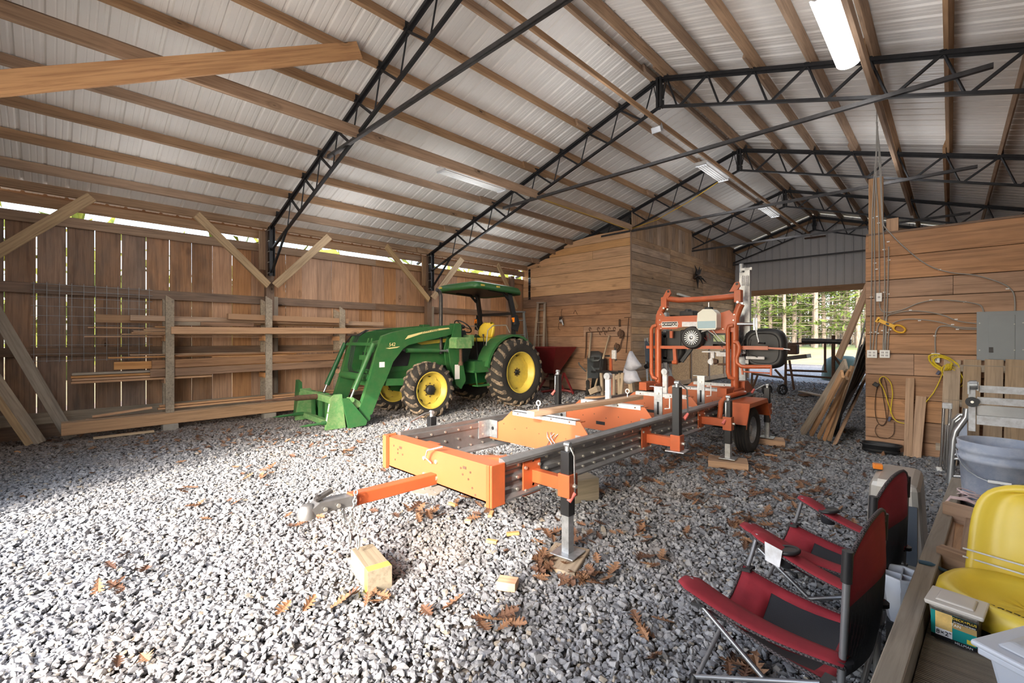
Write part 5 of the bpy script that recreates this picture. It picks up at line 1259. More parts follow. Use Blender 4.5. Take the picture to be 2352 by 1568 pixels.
mb = MB(); mb.tube([H(1715, 765, .1), H(1708, 778, .0), H(1703, 795, 0), H(1705, 810, 0)], .006, 6); mb.tube([H(1704, 790, .0), H(1712, 778, 0), H(1725, 780, 0), H(1722, 800, .1)], .006, 6); mb.tube([H(1700, 800, 0), H(1720, 812, 0), H(1740, 820, .05)], .006, 6); sp('cables', mb, M['black'], hd)
# carriage base blocks riding on the tracks
for (x, y, X) in ((1688, 905, 0), (1512, 880, 0)):
    q = H(x, y); mb = MB(); mb.bb((q.x - .09, 6.35, .66), (q.x + .07, 6.85, .76)); mb.bb((q.x - .06, 6.1, .68), (q.x + .06, 6.4, .8)); sp('carriage_foot', mb, M['orange'], hd, bevel=.006)
    mb = MB(); mb.prism([(6.75, .68), (7.2, .68), (6.9, .85), (6.75, .85)], 'x', q.x - .02, q.x + .08); sp('carriage_wing', mb, M['orange'], hd, bevel=.01)
for y in (2.3, 3.2): pass

# wooden pads and loose blocks on the gravel
def padt(name, c, size, rz, mat, label, bev=.004, cat='block'):
    o = board(name, (c[0] - math.cos(rz) * size[0] / 2, c[1] - math.sin(rz) * size[0] / 2, c[2]), (c[0] + math.cos(rz) * size[0] / 2, c[1] + math.sin(rz) * size[0] / 2, c[2]), size[1], size[2], M[mat], bev=bev)
    return tag(o, label, cat)
padt('wood_pad', (-1.8, 2.33, .012), (.34, .25, .034), 1.9, 'grey_wood', 'grey plywood pad under the nearest jack leg', cat='pad')
padt('wood_pad', (-3.55, 2.55, .005), (.36, .26, .02), 2.0, 'concrete', 'flat grey pad under the far front jack leg by the tongue', cat='pad')
padt('wood_pad', (-1.8, 5.33, .045), (.4, .28, .075), .35, 'lumber', 'wooden block under the jack leg beside the wheel', cat='pad')
padt('wood_pad', (-1.8, 6.86, .045), (.4, .26, .075), .3, 'lumber', 'wooden block under the rear jack leg', cat='pad')
padt('cement_block', (-2.42, 3.33, .1), (.3, .24, .2), 1.2, 'block', 'pale square block under the sawmill rail in sun and shade')
# yellow painted timber block in the sun
tb = thing('timber_block', 'sawn square timber block with a yellow painted end', 'block', (-2.5, 1.38, .0))
p0 = V(-2.64, 1.5, .067); p1 = V(-2.34, 1.26, .067)
A_ = G(850, 1255, .13); B_ = G(850, 1320, .13)
dd = (G(870, 1308, .13) - G(838, 1258, .13)); dd.z = 0
p0 = G(838, 1262, .065) ; p1 = G(866, 1348, .065)
cA = (G(808, 1258, .13) + G(855, 1252, .13)) / 2; cB = (G(848, 1312, .13) + G(897, 1300, .13)) / 2; cA.z = cB.z = .065
o = board('timber', cA, cB, .14, .135, M['block'], tb, bev=.004)
x = (cB - cA).normalized()
o = board('yellow_paint', cB - x * .06, cB - x * .0008, .1412, .1362, flat('yellow_spray_paint', lin(222, 200, 74), .8, 0, .12, 16), tb, bev=.004)
o = board('sawn_end', cB - x * .002, cB + x * .001, .1405, .1355, M['block'], tb, bev=.003)
padt('wood_offcut', G(1166, 1340, .03), (.11, .085, .05), .5, 'lumber_new', 'small bright wood cube in the shade below the block', cat='offcut')
for (px, py, L, rz, lb_) in ((1075, 1197, .05, .6, 'tiny offcut in the middle of the sunny patch'), (1040, 1158, .09, .1, 'little chip just right of the concrete pad'), (1128, 1180, .1, 2.2, 'thin wood stick in front of the orange beam corner'), (1178, 1225, .09, 1.0, 'narrow wood stick near the shade boundary'), (1130, 1243, .08, .4, 'flat pale chip between the sticks'), (1122, 1161, .06, .3, 'short chip beneath the orange crossbeam end'), (1620, 1045, .2, .3, 'dull wood piece on leaves before the wheel pad'), (1770, 1045, .14, .4, 'reddish wood scrap right of the trailer wheel'), (40, 1038, .1, .3, 'pale wood chip at the far left ground')):
    padt('wood_offcut', G(px, py, .015), (L, .035, .022), rz, 'lumber_new', lb_, cat='offcut')
# ================================================================== right room wall: panel, boxes, cables, cords
WY = 7.522
def W(px, py, off=.0): return PY(px, py, WY - off)
def wtube(pts, r, off=.012, sub=True):
    q = [W(x, y, off) for x, y in pts]
    if sub and len(q) > 2:
        out = []; n = len(q)
        for i in range(n - 1):
            p0, p1, p2, p3 = q[max(i - 1, 0)], q[i], q[i + 1], q[min(i + 2, n - 1)]
            for k in range(4):
                t = k / 4; out.append(.5 * ((2 * p1) + (p2 - p0) * t + (2 * p0 - 5 * p1 + 4 * p2 - p3) * t * t + (3 * p1 - p0 - 3 * p2 + p3) * t ** 3))
        q = out + [q[-1]]
    return MB().tube(q, r, 6)
t = thing('breaker_panel', 'large grey electrical breaker panel on the plank wall', 'electrical panel', W(2300, 780))
a, b = W(2243, 716), W(2352, 830); xr = a.x + .50
mb = MB(); mb.bb((a.x, WY - .012, b.z), (xr, WY, a.z)); ob('cover', mb, M['grey'], t, bevel=.003)
mb = MB(); d0, d1 = W(2270, 724), W(2331, 826); mb.bb((d0.x, WY - .017, d1.z), (d1.x, WY - .01, d0.z)); ob('door', mb, M['grey'], t, bevel=.002)
mb = MB(); d0, d1 = W(2271, 797), W(2281, 809); mb.bb((d0.x, WY - .024, d1.z), (d1.x, WY - .016, d0.z)); ob('latch', mb, M['tie'], t, bevel=.002)
for (x, y) in ((2250, 742), (2250, 804), (2330, 744), (2330, 804), (2350, 741), (2350, 803)):
    mb = MB(); q = W(x, y, .012); mb.cyl(q, q - V(0, .006, 0), .006, n=8); ob('screw', mb, M['bolt'], t)
def elbox(name, x0, y0, x1, y1, label, sockets):
    a, b = W(x0, y0), W(x1, y1); t = thing(name, label, 'outlet' if 'outlet' in name else 'switch', (a + b) / 2)
    mb = MB(); mb.bb((a.x, WY - .045, b.z), (b.x, WY, a.z)); ob('box', mb, M['grey'], t, bevel=.004)
    mb = MB(); mb.bb((a.x - .003, WY - .052, b.z - .003), (b.x + .003, WY - .044, a.z + .003)); ob('face_plate', mb, M['white'], t, bevel=.003)
    for (u, v) in sockets:
        mb = MB(); cx = a.x + (b.x - a.x) * u; cz = b.z + (a.z - b.z) * v; mb.bb((cx - .009, WY - .054, cz - .011), (cx - .004, WY - .051, cz + .011)); mb.bb((cx + .004, WY - .054, cz - .011), (cx + .009, WY - .051, cz + .011)); s_ = ob('socket', mb, M['black'], t)
four = [(.28, .3), (.28, .7), (.72, .3), (.72, .7)]
elbox('outlet_box', 1993, 804, 2015, 821, 'left white double outlet box at the wall corner', four)
elbox('outlet_box', 2022, 804, 2044, 821, 'right white double outlet box by the wall corner', four)
elbox('switch_box', 2014, 674, 2026, 692, 'white switch box among the vertical grey cables', [(.5, .5)])
elbox('outlet_box', 2140, 811, 2158, 832, 'white outlet box behind the coiled yellow cord', [(.5, .3), (.5, .7)])
cables = [
    ('grey cable furthest left running down to the left outlet box', ((2014, 200), (2013, 330), (2007, 420), (2003, 500), (2003, 560), (2001, 680), (1999, 804))),
    ('grey cable second from left running to the left outlet box', ((2016, 290), (2011, 420), (2008, 500), (2009, 600), (2010, 690), (2008, 760), (2004, 804))),
    ('short grey cable hooking up from the left outlet box', ((2012, 804), (2013, 775), (2016, 752), (2022, 740))),
    ('grey cable to the left side of the right outlet box', ((2015, 280), (2012, 410), (2017, 480), (2019, 560), (2020, 674))),
    ('grey cable to the middle of the right outlet box', ((2016, 300), (2022, 420), (2026, 500), (2031, 570), (2032, 680), (2028, 804))),
    ('grey cable starting mid wall to the right outlet box', ((2041, 566), (2040, 640), (2037, 720), (2034, 804))),
    ('grey cable arching over to the top of the breaker panel', ((2020, 692), (2022, 708), (2034, 717), (2070, 712), (2110, 696), (2150, 689), (2200, 691), (2240, 697), (2254, 703), (2259, 716))),
    ('long grey cable sweeping from the post to the panel top', ((2013, 280), (2022, 360), (2026, 460), (2028, 510), (2040, 530), (2080, 570), (2130, 608), (2180, 625), (2240, 632), (2300, 650), (2325, 668), (2331, 690), (2331, 714))),
    ('grey cable curving over the yellow tool into the panel side', ((2030, 804), (2034, 760), (2036, 728), (2060, 718), (2090, 714), (2130, 716), (2170, 725), (2200, 737), (2243, 743))),
    ('lower grey cable curving into the panel side', ((2039, 804), (2042, 760), (2052, 742), (2080, 733), (2120, 734), (2160, 740), (2195, 750), (2243, 753))),
    ('grey cable looping down to the coil outlet', ((2243, 756), (2210, 755), (2180, 749), (2158, 750), (2149, 765), (2148, 790), (2149, 811)))]
for lb_, pts in cables:
    tag(ob('grey_cable', wtube(pts, .0065), M['grey_cable'], None), lb_, 'cable', 'grey cables on the right plank wall')
mb = MB()
for (x, y) in ((2001, 682), (2010, 604), (2013, 618), (2000, 763), (2012, 762), (2016, 765), (2031, 671), (2040, 675), (2027, 759), (2036, 763), (2044, 757), (2042, 597), (2040, 555), (2030, 573), (2044, 717), (2138, 689), (2216, 693), (2091, 712), (2196, 733), (2188, 745), (2199, 756), (2112, 736), (2147, 771), (2158, 619), (2314, 663), (2006, 500), (2015, 497), (2018, 512)):
    q = W(x, y, .012); mb.box(q, (.028, .006, .012))
o = ob('cable_clips', mb, M['white'], None); tag(o, 'small white plastic clips pinning the grey cables to the wall', 'clips', kind='stuff')
# post above the wall carrying the cables
t = thing('cable_post', 'rough timber post rising above the wall corner with cables', 'post', W(2012, 520))
a, b = W(1998, 412, -.02), W(2026, 540, -.02); board('timber', (((a.x + b.x) / 2), WY + .03, 2.6), (((a.x + b.x) / 2), WY + .03, a.z), .15, .06, M['lumber'], t, up=(0, 1, 0))
t2 = tag(board('stub_post', (W(2048, 520).x, WY + .12, 2.5), (W(2048, 520).x, WY + .12, 3.0), .12, .09, M['lumber'], up=(0, 1, 0)), 'short timber stub sticking above the wall right of the cable post', 'post')
# yellow spring tool
t = thing('yellow_tool', 'yellow plastic hand tool hung slanting on the wall', 'tool', W(2048, 750))
a, b = W(2016, 734, .02), W(2072, 758, .02); dr_ = (b - a).normalized(); up_ = V(-dr_.z, 0, dr_.x)
def pl2(u, v): return a + dr_ * u + up_ * v
L_ = (b - a).length
M['yel'] = flat('yellow_plastic', lin(226, 172, 36), .45, 0, .05, 5)
mb = MB(); mb.beam(a, a + dr_ * L_ * .72, .018, .045, up=up_); ob('shaft', mb, M['yel'], t, bevel=.004)
mb = MB(); c_ = a + dr_ * (L_ * .88); mb.tube([c_ + dr_ * .062 * math.cos(k) + up_ * .042 * math.sin(k) for k in [2 * PI * j / 16 for j in range(16)]], .012, 8, closed=True); ob('loop_handle', mb, M['yel'], t)
mb = MB(); mb.beam(a + up_ * -.035, a + up_ * .035, .018, .03, up=dr_); ob('jaw', mb, M['yel'], t)
mb = MB(); mb.beam(a + dr_ * L_ * .35 - V(0, .01, 0), a + dr_ * L_ * .47 - V(0, .01, 0), .004, .025, up=up_); ob('slot', mb, M['black'], t)
# yellow extension cord coil
t = thing('yellow_extension_cord', 'coiled yellow extension cord hung on the outlet box with a loose tail', 'cord', W(2170, 850))
M['cordy'] = flat('yellow_cord', lin(222, 196, 40), .5, 0, .08, 20)
rc = random.Random(2)
mid = W(2174, 843, .06)
for k in range(20):
    mb = MB(); pts = []; e = rc.uniform(.62, 1.05); o_ = rc.uniform(-.006, .006)
    big = k % 2 == 0
    c2 = W(2188, 862) if not big else W(2168, 834)
    ang = math.radians(-35 if big else -62)
    rx, rz = (.155 * e, .1 * e * rc.uniform(.6, 1)) if big else (.135 * e, .08 * e * rc.uniform(.6, 1))
    for j in range(20):
        an = 2 * PI * j / 20; x = rx * math.cos(an); z = rz * math.sin(an) * rc.uniform(.95, 1.05)
        x_, z_ = x * math.cos(ang) - z * math.sin(ang), x * math.sin(ang) + z * math.cos(ang)
        pts.append(V(c2.x + x_, WY - .06 - .012 * (k % 4) + o_, c2.z + z_))
    mb.tube(pts, .0052, 6, closed=True); ob('cord_loop', mb, M['cordy'], t)
mb = MB()
for k in range(5): mb.tube([mid + V(-.008 + .012 * k + .03 * math.cos(an) * .3, -.05 + .035 * math.sin(an) * -1, .04 * math.cos(an) + .002 * k) for an in [2 * PI * j / 10 for j in range(10)]], .0052, 6, closed=True)
ob('cord_wrap', mb, M['cordy'], t)
ob('cord_tail', wtube(((2166, 850), (2160, 870), (2145, 900), (2125, 925), (2110, 945), (2098, 965), (2082, 972), (2062, 968), (2050, 955), (2040, 925), (2030, 895), (2020, 875), (2024, 866), (2034, 866), (2046, 880), (2050, 905), (2047, 930), (2046, 950)), .0055, .05), M['cordy'], t)
mb = MB(); q = W(2155, 856, .06); mb.box(q, (.03, .03, .05), (0, .5, 0)); ob('plug', mb, flat('blue_plug', lin(60, 66, 96), .4), t, bevel=.005)
mb = MB(); q = W(2043, 962, .06); mb.box(q, (.028, .03, .06), (0, .2, 0)); ob('plug', mb, bpy.data.materials['blue_plug'], t, bevel=.005)
t = thing('brown_cord', 'thin dark cord looped on a nail at the wall corner', 'cord', W(2030, 900))
ob('cord_loops', wtube(((2028, 865), (2016, 885), (2010, 920), (2012, 960), (2025, 978), (2036, 965), (2030, 920), (2024, 880), (2030, 866), (2038, 900), (2040, 950), (2030, 975), (2016, 975), (2010, 990), (2020, 1005), (2040, 1006), (2053, 995), (2054, 970)), .004, .03), M['rust'], t)
mb = MB(); mb.box(W(2012, 883, .04), (.06, .04, .05), (0, .6, 0)); ob('plug', mb, M['blackpl'], t, bevel=.006)
# planks against the wall
for x0, x1, y0, y1, dz, lb_ in ((2088, 2081, 868, 1055, .05, 'thin dark plank leaning on the wall beside the cord loops'), (2097, 2090, 868, 1056, .035, 'slim pale plank leaning against the plank wall'), (2118, 2103, 910, 1060, .04, 'shorter wider plank leaning left of the slatted pallet')):
    wd = .1 if 'wider' in lb_ else .045
    p = W(x0 - 2, y0, .03); q = W(x1, y1, .2); q.z = max(q.z, .0)
    tag(board('leaning_plank', p, q, wd, .022, M['lumber'], up=(0, 1, 0)), lb_, 'plank')
# black tub
t = thing('black_tub', 'shallow black oval rubber tub on the gravel at the wall foot', 'tub', G(2028, 1035))
c_ = V(-.63, 7.3, 0); rows = []
for s_, z in ((.80, .015), (.9, .1), (1.0, .11), (1.0, .125), (.93, .125), (.86, .1), (.75, .03)):
    rows.append([c_ + V(.21 * s_ * math.copysign(abs(math.cos(a_)) ** .7, math.cos(a_)), .12 * s_ * math.copysign(abs(math.sin(a_)) ** .7, math.sin(a_)), z) for a_ in [2 * PI * k / 32 for k in range(32)]])
mb = MB(); mb.grid(rows, True, closed_u=True); mb.add(rows[-1], [tuple(range(32))]); mb.add(rows[0], [tuple(range(32))]); ob('body', mb, M['blackpl'], t)
mb = MB(); mb.grid([[p + V(0, 0, 0) for p in rows[0]], [c_ + (p - c_) * 1.12 + V(0, 0, .01) for p in rows[0]], [c_ + (p - c_) * 1.12 + V(0, 0, .04) for p in rows[0]]], True, closed_u=True); ob('base_rim', mb, M['blackpl'], t)
# slatted pallet leaning on the wall
t = thing('slatted_pallet', 'grey brown pallet of vertical boards leaning under the breaker panel', 'pallet', W(2260, 1050))
for x0, x1, xb in ((2168, 2207, 2142), (2213, 2254, 2192), (2262, 2305, 2245), (2309, 2356, 2295), (2362, 2400, 2350)):
    a = W((x0 + x1) / 2, 826, .06); q = V(a.x - .035, WY - .38, .01); w_ = (W(x1, 826).x - W(x0, 826).x)
    board('slat', a + V(0, 0, 0), q, w_, .018, M['pallet'], t, up=(0, 1, 0))
for f in (.08, .42, .85):
    a = W(2185, 826, .045).lerp(V(W(2160, 826).x - .06, WY - .355, .01), f); board('stringer', a, a + V(.95, 0, 0), .04, .08, M['grey_wood'], t, up=(0, 0, 1))
# aluminium folding step bench
BY = 6.15
def B(px, py, o_=0): return PY(px, py, BY + o_)
t = thing('folding_bench', 'white worn aluminium folding bench standing on edge by the pallet', 'bench', B(2280, 1115))
mb = MB(); mb.bb(B(2224, 988), B(2241, 893, -.03)); ob('side_rail', mb, M['white_dirty'], t, bevel=.004)
mb = MB(); mb.bb(B(2222, 905, -.05), B(2226, 876, .03)); mb.bb(B(2243, 897, -.05), B(2247, 876, .03)); mb.cyl(B(2226, 884, -.03), B(2244, 884, -.03), .045, n=14); ob('hinge', mb, M['galv'], t)
mb = MB(); mb.cyl(B(2233, 923, -.035), B(2233, 923, -.055), .048, n=18); wh = ob('rubber_foot', mb, M['blackpl'], t)
mb = MB(); mb.cyl(B(2233, 923, -.055), B(2233, 923, -.06), .012, n=8); ob('foot_screw', mb, M['bolt'], wh)
for y0, y1, dx in ((885, 909, 6), (911, 937, 1), (953, 988, 0)):
    a, b = B(2243 + dx, y0), B(2400, y1); mb = MB(); mb.bb((a.x, BY - .02, b.z), (b.x + .1, BY + .02, a.z))
    for k in range(6):
        z = b.z + (a.z - b.z) * (k + .5) / 6; mb.bb((a.x, BY - .023, z - .003), (b.x + .1, BY - .02, z + .003))
    ob('slat', mb, M['white_dirty'], t)
mb = MB(); mb.bb(B(2242, 953, .03), B(2400, 940, .06)); ob('slat', mb, M['alu'], t)
for px in ((2221, 940), ): pass
mb = MB(); mb.tube([B(2221, 938), B(2219, 958), B(2195, 990), B(2190, 1010), B(2182, 1110)], .028, 4, flat=(1, 0, 0)); ob('bent_leg', mb, M['alu'], t)
mb = MB(); mb.bb(B(2172, 1117, -.03), B(2184, 1113, .05)); ob('foot', mb, M['alu'], t)
for y0, y1 in ((1041, 1046), (1051, 1055), (1091, 1096)):
    mb = MB(); mb.cyl(B(2190, y0 + 2), B(2225, y1), .014, n=8); ob('cross_tube', mb, M['alu'], t)
mb = MB(); mb.bb(B(2219, 1102, .02), B(2225, 1050, .04)); ob('leg', mb, M['alu'], t)
mb = MB(); mb.cyl(B(2208, 1064, 0), B(2214, 1064, 0), .05, n=14); ob('knob', mb, M['blackpl'], t)
# folded aluminium chair
t = thing('folded_chair', 'folded aluminium tube chair leaning between plank and bench', 'chair', PY(2170, 1085, 6.75))
def C2(px, py, o_=0): return PY(px, py, 6.75 + o_)
for k, pts in enumerate((((2168, 930), (2163, 1040), (2159, 1075)), ((2183, 932), (2178, 1020), (2180, 1040), (2186, 1050)), ((2174, 975), (2168, 1050), (2172, 1075), (2180, 1088)), ((2178, 975), (2174, 1072)))):
    mb = MB(); mb.tube([C2(x, y, -.03 * k) for x, y in pts], .014, 8); ob('frame_tube', mb, M['chrome'], t)
mb = MB(); mb.bb(C2(2164, 938, -.05), C2(2188, 925, .05)); ob('arm_rest', mb, M['white_dirty'], t, bevel=.01)
mb = MB(); mb.bb(C2(2163, 970, .02), C2(2166, 940, .04)); ob('arm_pad', mb, M['white_dirty'], t)
mb = MB(); mb.cyl(C2(2159, 1082), C2(2156, 1072), .025, n=10); ob('foot_cap', mb, M['white'], t)
mb = MB(); mb.tube([C2(2184, 1000, .05), C2(2190, 965, .05), C2(2205, 952, .05), C2(2216, 953, .05)], .02, 8); mb.tube([C2(2188, 1000, .05), C2(2193, 970, .05), C2(2206, 960, .05), C2(2216, 960, .05)], .014, 8); ob('back_hoop', mb, M['alu'], t)
mb = MB(); mb.prism([(C2(2198, 990).x, C2(2198, 990).z), (C2(2222, 960).x, C2(2222, 960).z), (C2(2222, 1028).x, C2(2222, 1028).z), (C2(2196, 1024).x, C2(2196, 1024).z)], 'y', 6.82, 6.84); ob('seat_panel', mb, flat('pale_blue_vinyl', lin(170, 182, 204), .5), t)

# ================================================================== trailer deck with its load
DZ, RZ = .5, .575
tr = thing('utility_trailer', 'low grey wooden trailer deck with ribbed boards and side rail', 'trailer', (.2, 2.6, 0))
r0, r1 = G(1997, 1568, RZ), G(2184, 1099, RZ); dirr = (r1 - r0).normalized(); nrm = V(dirr.y, -dirr.x, 0)
ra = r0 - dirr * .7; rb_ = r1 + dirr * .05
M['rail_wood'] = wood('rail_wood', lin(150, 138, 122), lin(112, 100, 88), knot=.04, stain=.3, vary=.1, grey=.3)
board('side_rail', ra + nrm * .028 + V(0, 0, -.05), rb_ + nrm * .028 + V(0, 0, -.05), .056, .1, M['rail_wood'], tr)
board('frame_beam', ra + nrm * .05 + V(0, 0, -.15), rb_ + nrm * .05 + V(0, 0, -.15), .06, .12, M['black'], tr)
for k in range(7):
    o1 = .06 + k * .142; board('deck_board', ra + nrm * (o1 + .07) + V(0, 0, DZ - .015 - RZ), rb_ + nrm * (o1 + .07) + V(0, 0, DZ - .015 - RZ), .138, .03, M['rail_wood'], tr)
mb = MB()
L_ = (rb_ - ra).length; k = 0; s_ = 0.0
while s_ < L_:
    q = ra + dirr * s_ + V(0, 0, DZ - RZ + .0015); mb.beam(q + nrm * .06, q + nrm * 1.09, .0045, .003); s_ += .0095
o = ob('deck_ribs', mb, M['rail_wood'], tr); o['kind'] = 'stuff'
for k in range(3): mb = MB(); mb.cyl(V(.55, 1.4 + k * .5, .12), V(.55, 1.4 + k * .5, .4), .04); 
for yy in (1.6, 3.3):
    mb = MB(); mb.cyl(V(.2, yy, 0), V(.2, yy, .4), .03); ob('stand', mb, M['black'], tr)
def D(px, py, z=DZ): return G(px, py, z)
# screw tub with label
c_ = (D(2137, 1468) + D(2249, 1508)) / 2
fl_, fr_ = D(2137, 1466), D(2247, 1509); u_ = (fr_ - fl_).normalized(); w_ = (fr_ - fl_).length; v_ = V(-u_.y, u_.x, 0)
t = thing('screw_tub', 'clear plastic tub of deck screws with teal label on the trailer', 'tub', fl_)
def T3(a, b, z): return fl_ + u_ * a * w_ + v_ * b + V(0, 0, z)
def tub(e0, e1, z0, z1, dep):
    vs = []
    for e, z in ((e0, z0), (e1, z1)):
        vs += [fl_ + u_ * (-e) + v_ * (-e) + V(0, 0, z), fl_ + u_ * (w_ + e) + v_ * (-e) + V(0, 0, z), fl_ + u_ * (w_ + e) + v_ * (dep + e) + V(0, 0, z), fl_ + u_ * (-e) + v_ * (dep + e) + V(0, 0, z)]
    return MB().add(vs, [(0, 3, 2, 1), (4, 5, 6, 7), (0, 1, 5, 4), (1, 2, 6, 5), (2, 3, 7, 6), (3, 0, 4, 7)])
M['clearpl'] = flat('cloudy_plastic', lin(196, 190, 182), .35, 0, .04, 8); M['teal'] = flat('teal_label', lin(20, 134, 128), .45, 0, .02, 3)
ob('body', tub(-.006, .004, .002, .112, .1), flat('tub_contents', lin(96, 88, 80), .4, .1, .5, 90), t, bevel=.006)
ob('lid', tub(.012, .014, .112, .126, .1), M['clearpl'], t, bevel=.004); ob('lid_panel', tub(-.008, -.012, .126, .131, .1), M['clearpl'], t, bevel=.003)
lab = MB(); 
def lf(a, z): return fl_ + u_ * a * w_ - v_ * (.0 + z * .06) + V(0, 0, z)
def quad(mb, a0, a1, z0, z1, off=.0):
    mb.add([lf(a0, z0) - v_ * off, lf(a1, z0) - v_ * off, lf(a1, z1) - v_ * off, lf(a0, z1) - v_ * off], [(0, 1, 2, 3)]); return mb
ob('label_teal', quad(MB(), .02, .98, .02, .1, .003), M['teal'], t)
ob('label_bar', quad(MB(), .02, .98, .014, .026, .0035), M['black'], t)
ob('label_wood', quad(MB(), .12, .48, .048, .1, .004), flat('label_wood_print', lin(214, 178, 106), .5, 0, .2, 40), t)
ob('label_white', quad(MB(), .12, .48, .026, .048, .004), M['white'], t)
ob('label_tan', quad(MB(), .49, .98, .062, .085, .004), flat('label_tan', lin(170, 140, 88), .5), t)
ob('label_black', quad(MB(), .49, .98, .08, .1, .0045), M['black'], t)
ob('label_burst', quad(MB(), .78, .96, .03, .043, .0045), M['yellow_seat'], t)
fm = frame(u_, V(0, 0, 1) - v_ * .06)
text_obj('label_lettering', 'DECK+PLUS', .0098, lf(.735, .0935) - v_ * .006, fm, M['yellow_seat'], t, .0004)
text_obj('label_lettering', 'EXTERIOR FASTENERS', .0048, lf(.735, .083) - v_ * .006, fm, M['white'], t, .0003)
text_obj('label_lettering', 'TAN', .011, lf(.56, .073) - v_ * .006, fm, M['white'], t, .0003)
text_obj('label_size', '8×2"', .018, lf(.3, .037) - v_ * .006, fm, M['black'], t, .0004)
text_obj('label_maker', 'HILLMAN', .0095, lf(.72, .02) - v_ * .006, fm, M['white'], t, .0004)
# white tote at the corner
c0 = D(2262, 1500); t = thing('storage_tote', 'white plastic storage tote with grey lid at the bottom right', 'tote', c0)
a0 = G(2247, 1462, .66); ux = V(.86, -.5, 0).normalized(); uy = V(.5, .86, 0).normalized()
q0 = a0 + V(0, 0, 0); q0.z = 0
def tote(e, z0, z1, e2=None):
    e2 = e if e2 is None else e2; vs = []
    for ee, z in ((e, z0), (e2, z1)):
        for (a_, b_) in ((-ee, -ee), (.3 + ee, -ee), (.3 + ee, .36 + ee), (-ee, .36 + ee)): vs.append(q0 + ux * a_ + uy * b_ + V(0, 0, z))
    return MB().add(vs, [(0, 3, 2, 1), (4, 5, 6, 7), (0, 1, 5, 4), (1, 2, 6, 5), (2, 3, 7, 6), (3, 0, 4, 7)])
M['tote'] = flat('tote_plastic', lin(196, 202, 214), .4, 0, .03, 3); M['tote_lid'] = flat('tote_lid_plastic', lin(180, 184, 192), .4, 0, .04, 4)
ob('body', tote(-.03, DZ + .0, DZ + .13, -.01), M['tote'], t, bevel=.012); ob('rim', tote(.002, DZ + .115, DZ + .135), M['tote'], t, bevel=.005)
ob('lid', tote(.012, DZ + .135, DZ + .15), M['tote'], t, bevel=.006); ob('lid_top', tote(-.02, DZ + .15, DZ + .168, -.04), M['tote_lid'], t, bevel=.008)
# yellow tractor seat, pan and back
t = thing('mower_seat', 'yellow moulded tractor seat tied to the trailer deck with cord', 'seat', D(2280, 1400))
pc = G(2272, 1375, DZ + .1); fwd = V(-.35, -.94, 0).normalized(); sd = V(.94, -.35, 0).normalized()
pc = G(2362, 1392, DZ + .1)
mb = MB(); rows = []
n = 30
for s_, dz in ((.0, -.028), (.35, -.027), (.62, -.018), (.7, -.004), (.86, .012), (.97, .004), (1.0, -.025), (.97, -.06)):
    rows.append([pc + sd * (.205 * s_ * math.copysign(abs(math.cos(a_)) ** .75, math.cos(a_))) + fwd * (.185 * s_ * math.copysign(abs(math.sin(a_)) ** .75, math.sin(a_))) + V(0, 0, dz + .01) for a_ in [2 * PI * k / n for k in range(n)]])
mb.grid(rows, True, closed_u=True); ob('seat_pan', mb, M['yellow_seat'], t, solid=.006)
mb = MB(); rows = []
bc = pc - fwd * .17
for j, (h_, w_b, lean) in enumerate(((-.05, .18, 0), (.02, .18, .012), (.08, .18, .03), (.15, .182, .05), (.22, .178, .07), (.27, .165, .085), (.3, .135, .095), (.315, .09, .1), (.317, .04, .105))):
    row = []
    for k in range(13):
        a_ = -1 + 2 * k / 12; cur = .06 * (abs(a_) ** 2.2); dep = -.022 if (abs(a_) < .55 and 1 < j < 6) else 0
        row.append(bc - fwd * (lean - cur + dep) + sd * w_b * a_ * 1.08 + V(0, 0, h_))
    rows.append(row)
mb.grid(rows); ob('seat_back', mb, M['yellow_seat'], t, solid=.03, sub=1)
text_obj('seat_lettering', 'JOHN DEERE', .035, pc + fwd * .075 + sd * .03 + V(0, 0, -.012), frame(-sd, -fwd + V(0, 0, .0)), M['black'], t, .0006)
mb = MB(); mb.box(pc + V(0, 0, -.075), (.26, .26, .05), (0, 0, -.35)); ob('seat_base', mb, M['black'], t)
ry = bc + V(0, 0, 0)
mb = MB()
for dz in (.075, .045):
    mb.tube([bc - sd * .2 + fwd * .045 + V(0, 0, dz), bc + fwd * .01 + V(0, 0, dz - .005), bc + sd * .2 + fwd * .045 + V(0, 0, dz - .02)], .0035, 6)
tag(ob('tie_cord', mb, M['white_dirty'], None), 'pale twisted cord wrapped around the yellow seat', 'cord')
mb = MB(); mb.tube([G(2110, 1289, RZ + .005), G(2136, 1294, RZ + .008), G(2172, 1312, DZ + .03)], .008, 6)
tag(ob('blue_strap', mb, flat('blue_strap', lin(70, 104, 128), .6), None), 'blue strap crossing the trailer side rail', 'strap')
# wooden crate frame on the deck
t = thing('timber_crate', 'small nailed timber frame lying on the trailer behind the yellow seat', 'frame', D(2200, 1230))
def Lb(p0_, p1_, w_, h_, nm='block'):
    return board(nm, p0_, p1_, w_, h_, M['lumber'], t)
Lb(G(2170, 1172, .585), G(2262, 1196, .585), .05, .09); Lb(G(2158, 1274, .56), G(2238, 1302, .56), .05, .08)
Lb(G(2186, 1190, .53), G(2172, 1282, .53), .035, .04, 'rail'); Lb(G(2208, 1195, .53), G(2196, 1285, .53), .08, .03, 'rail'); Lb(G(2228, 1200, .55), G(2218, 1280, .55), .03, .07, 'rail')
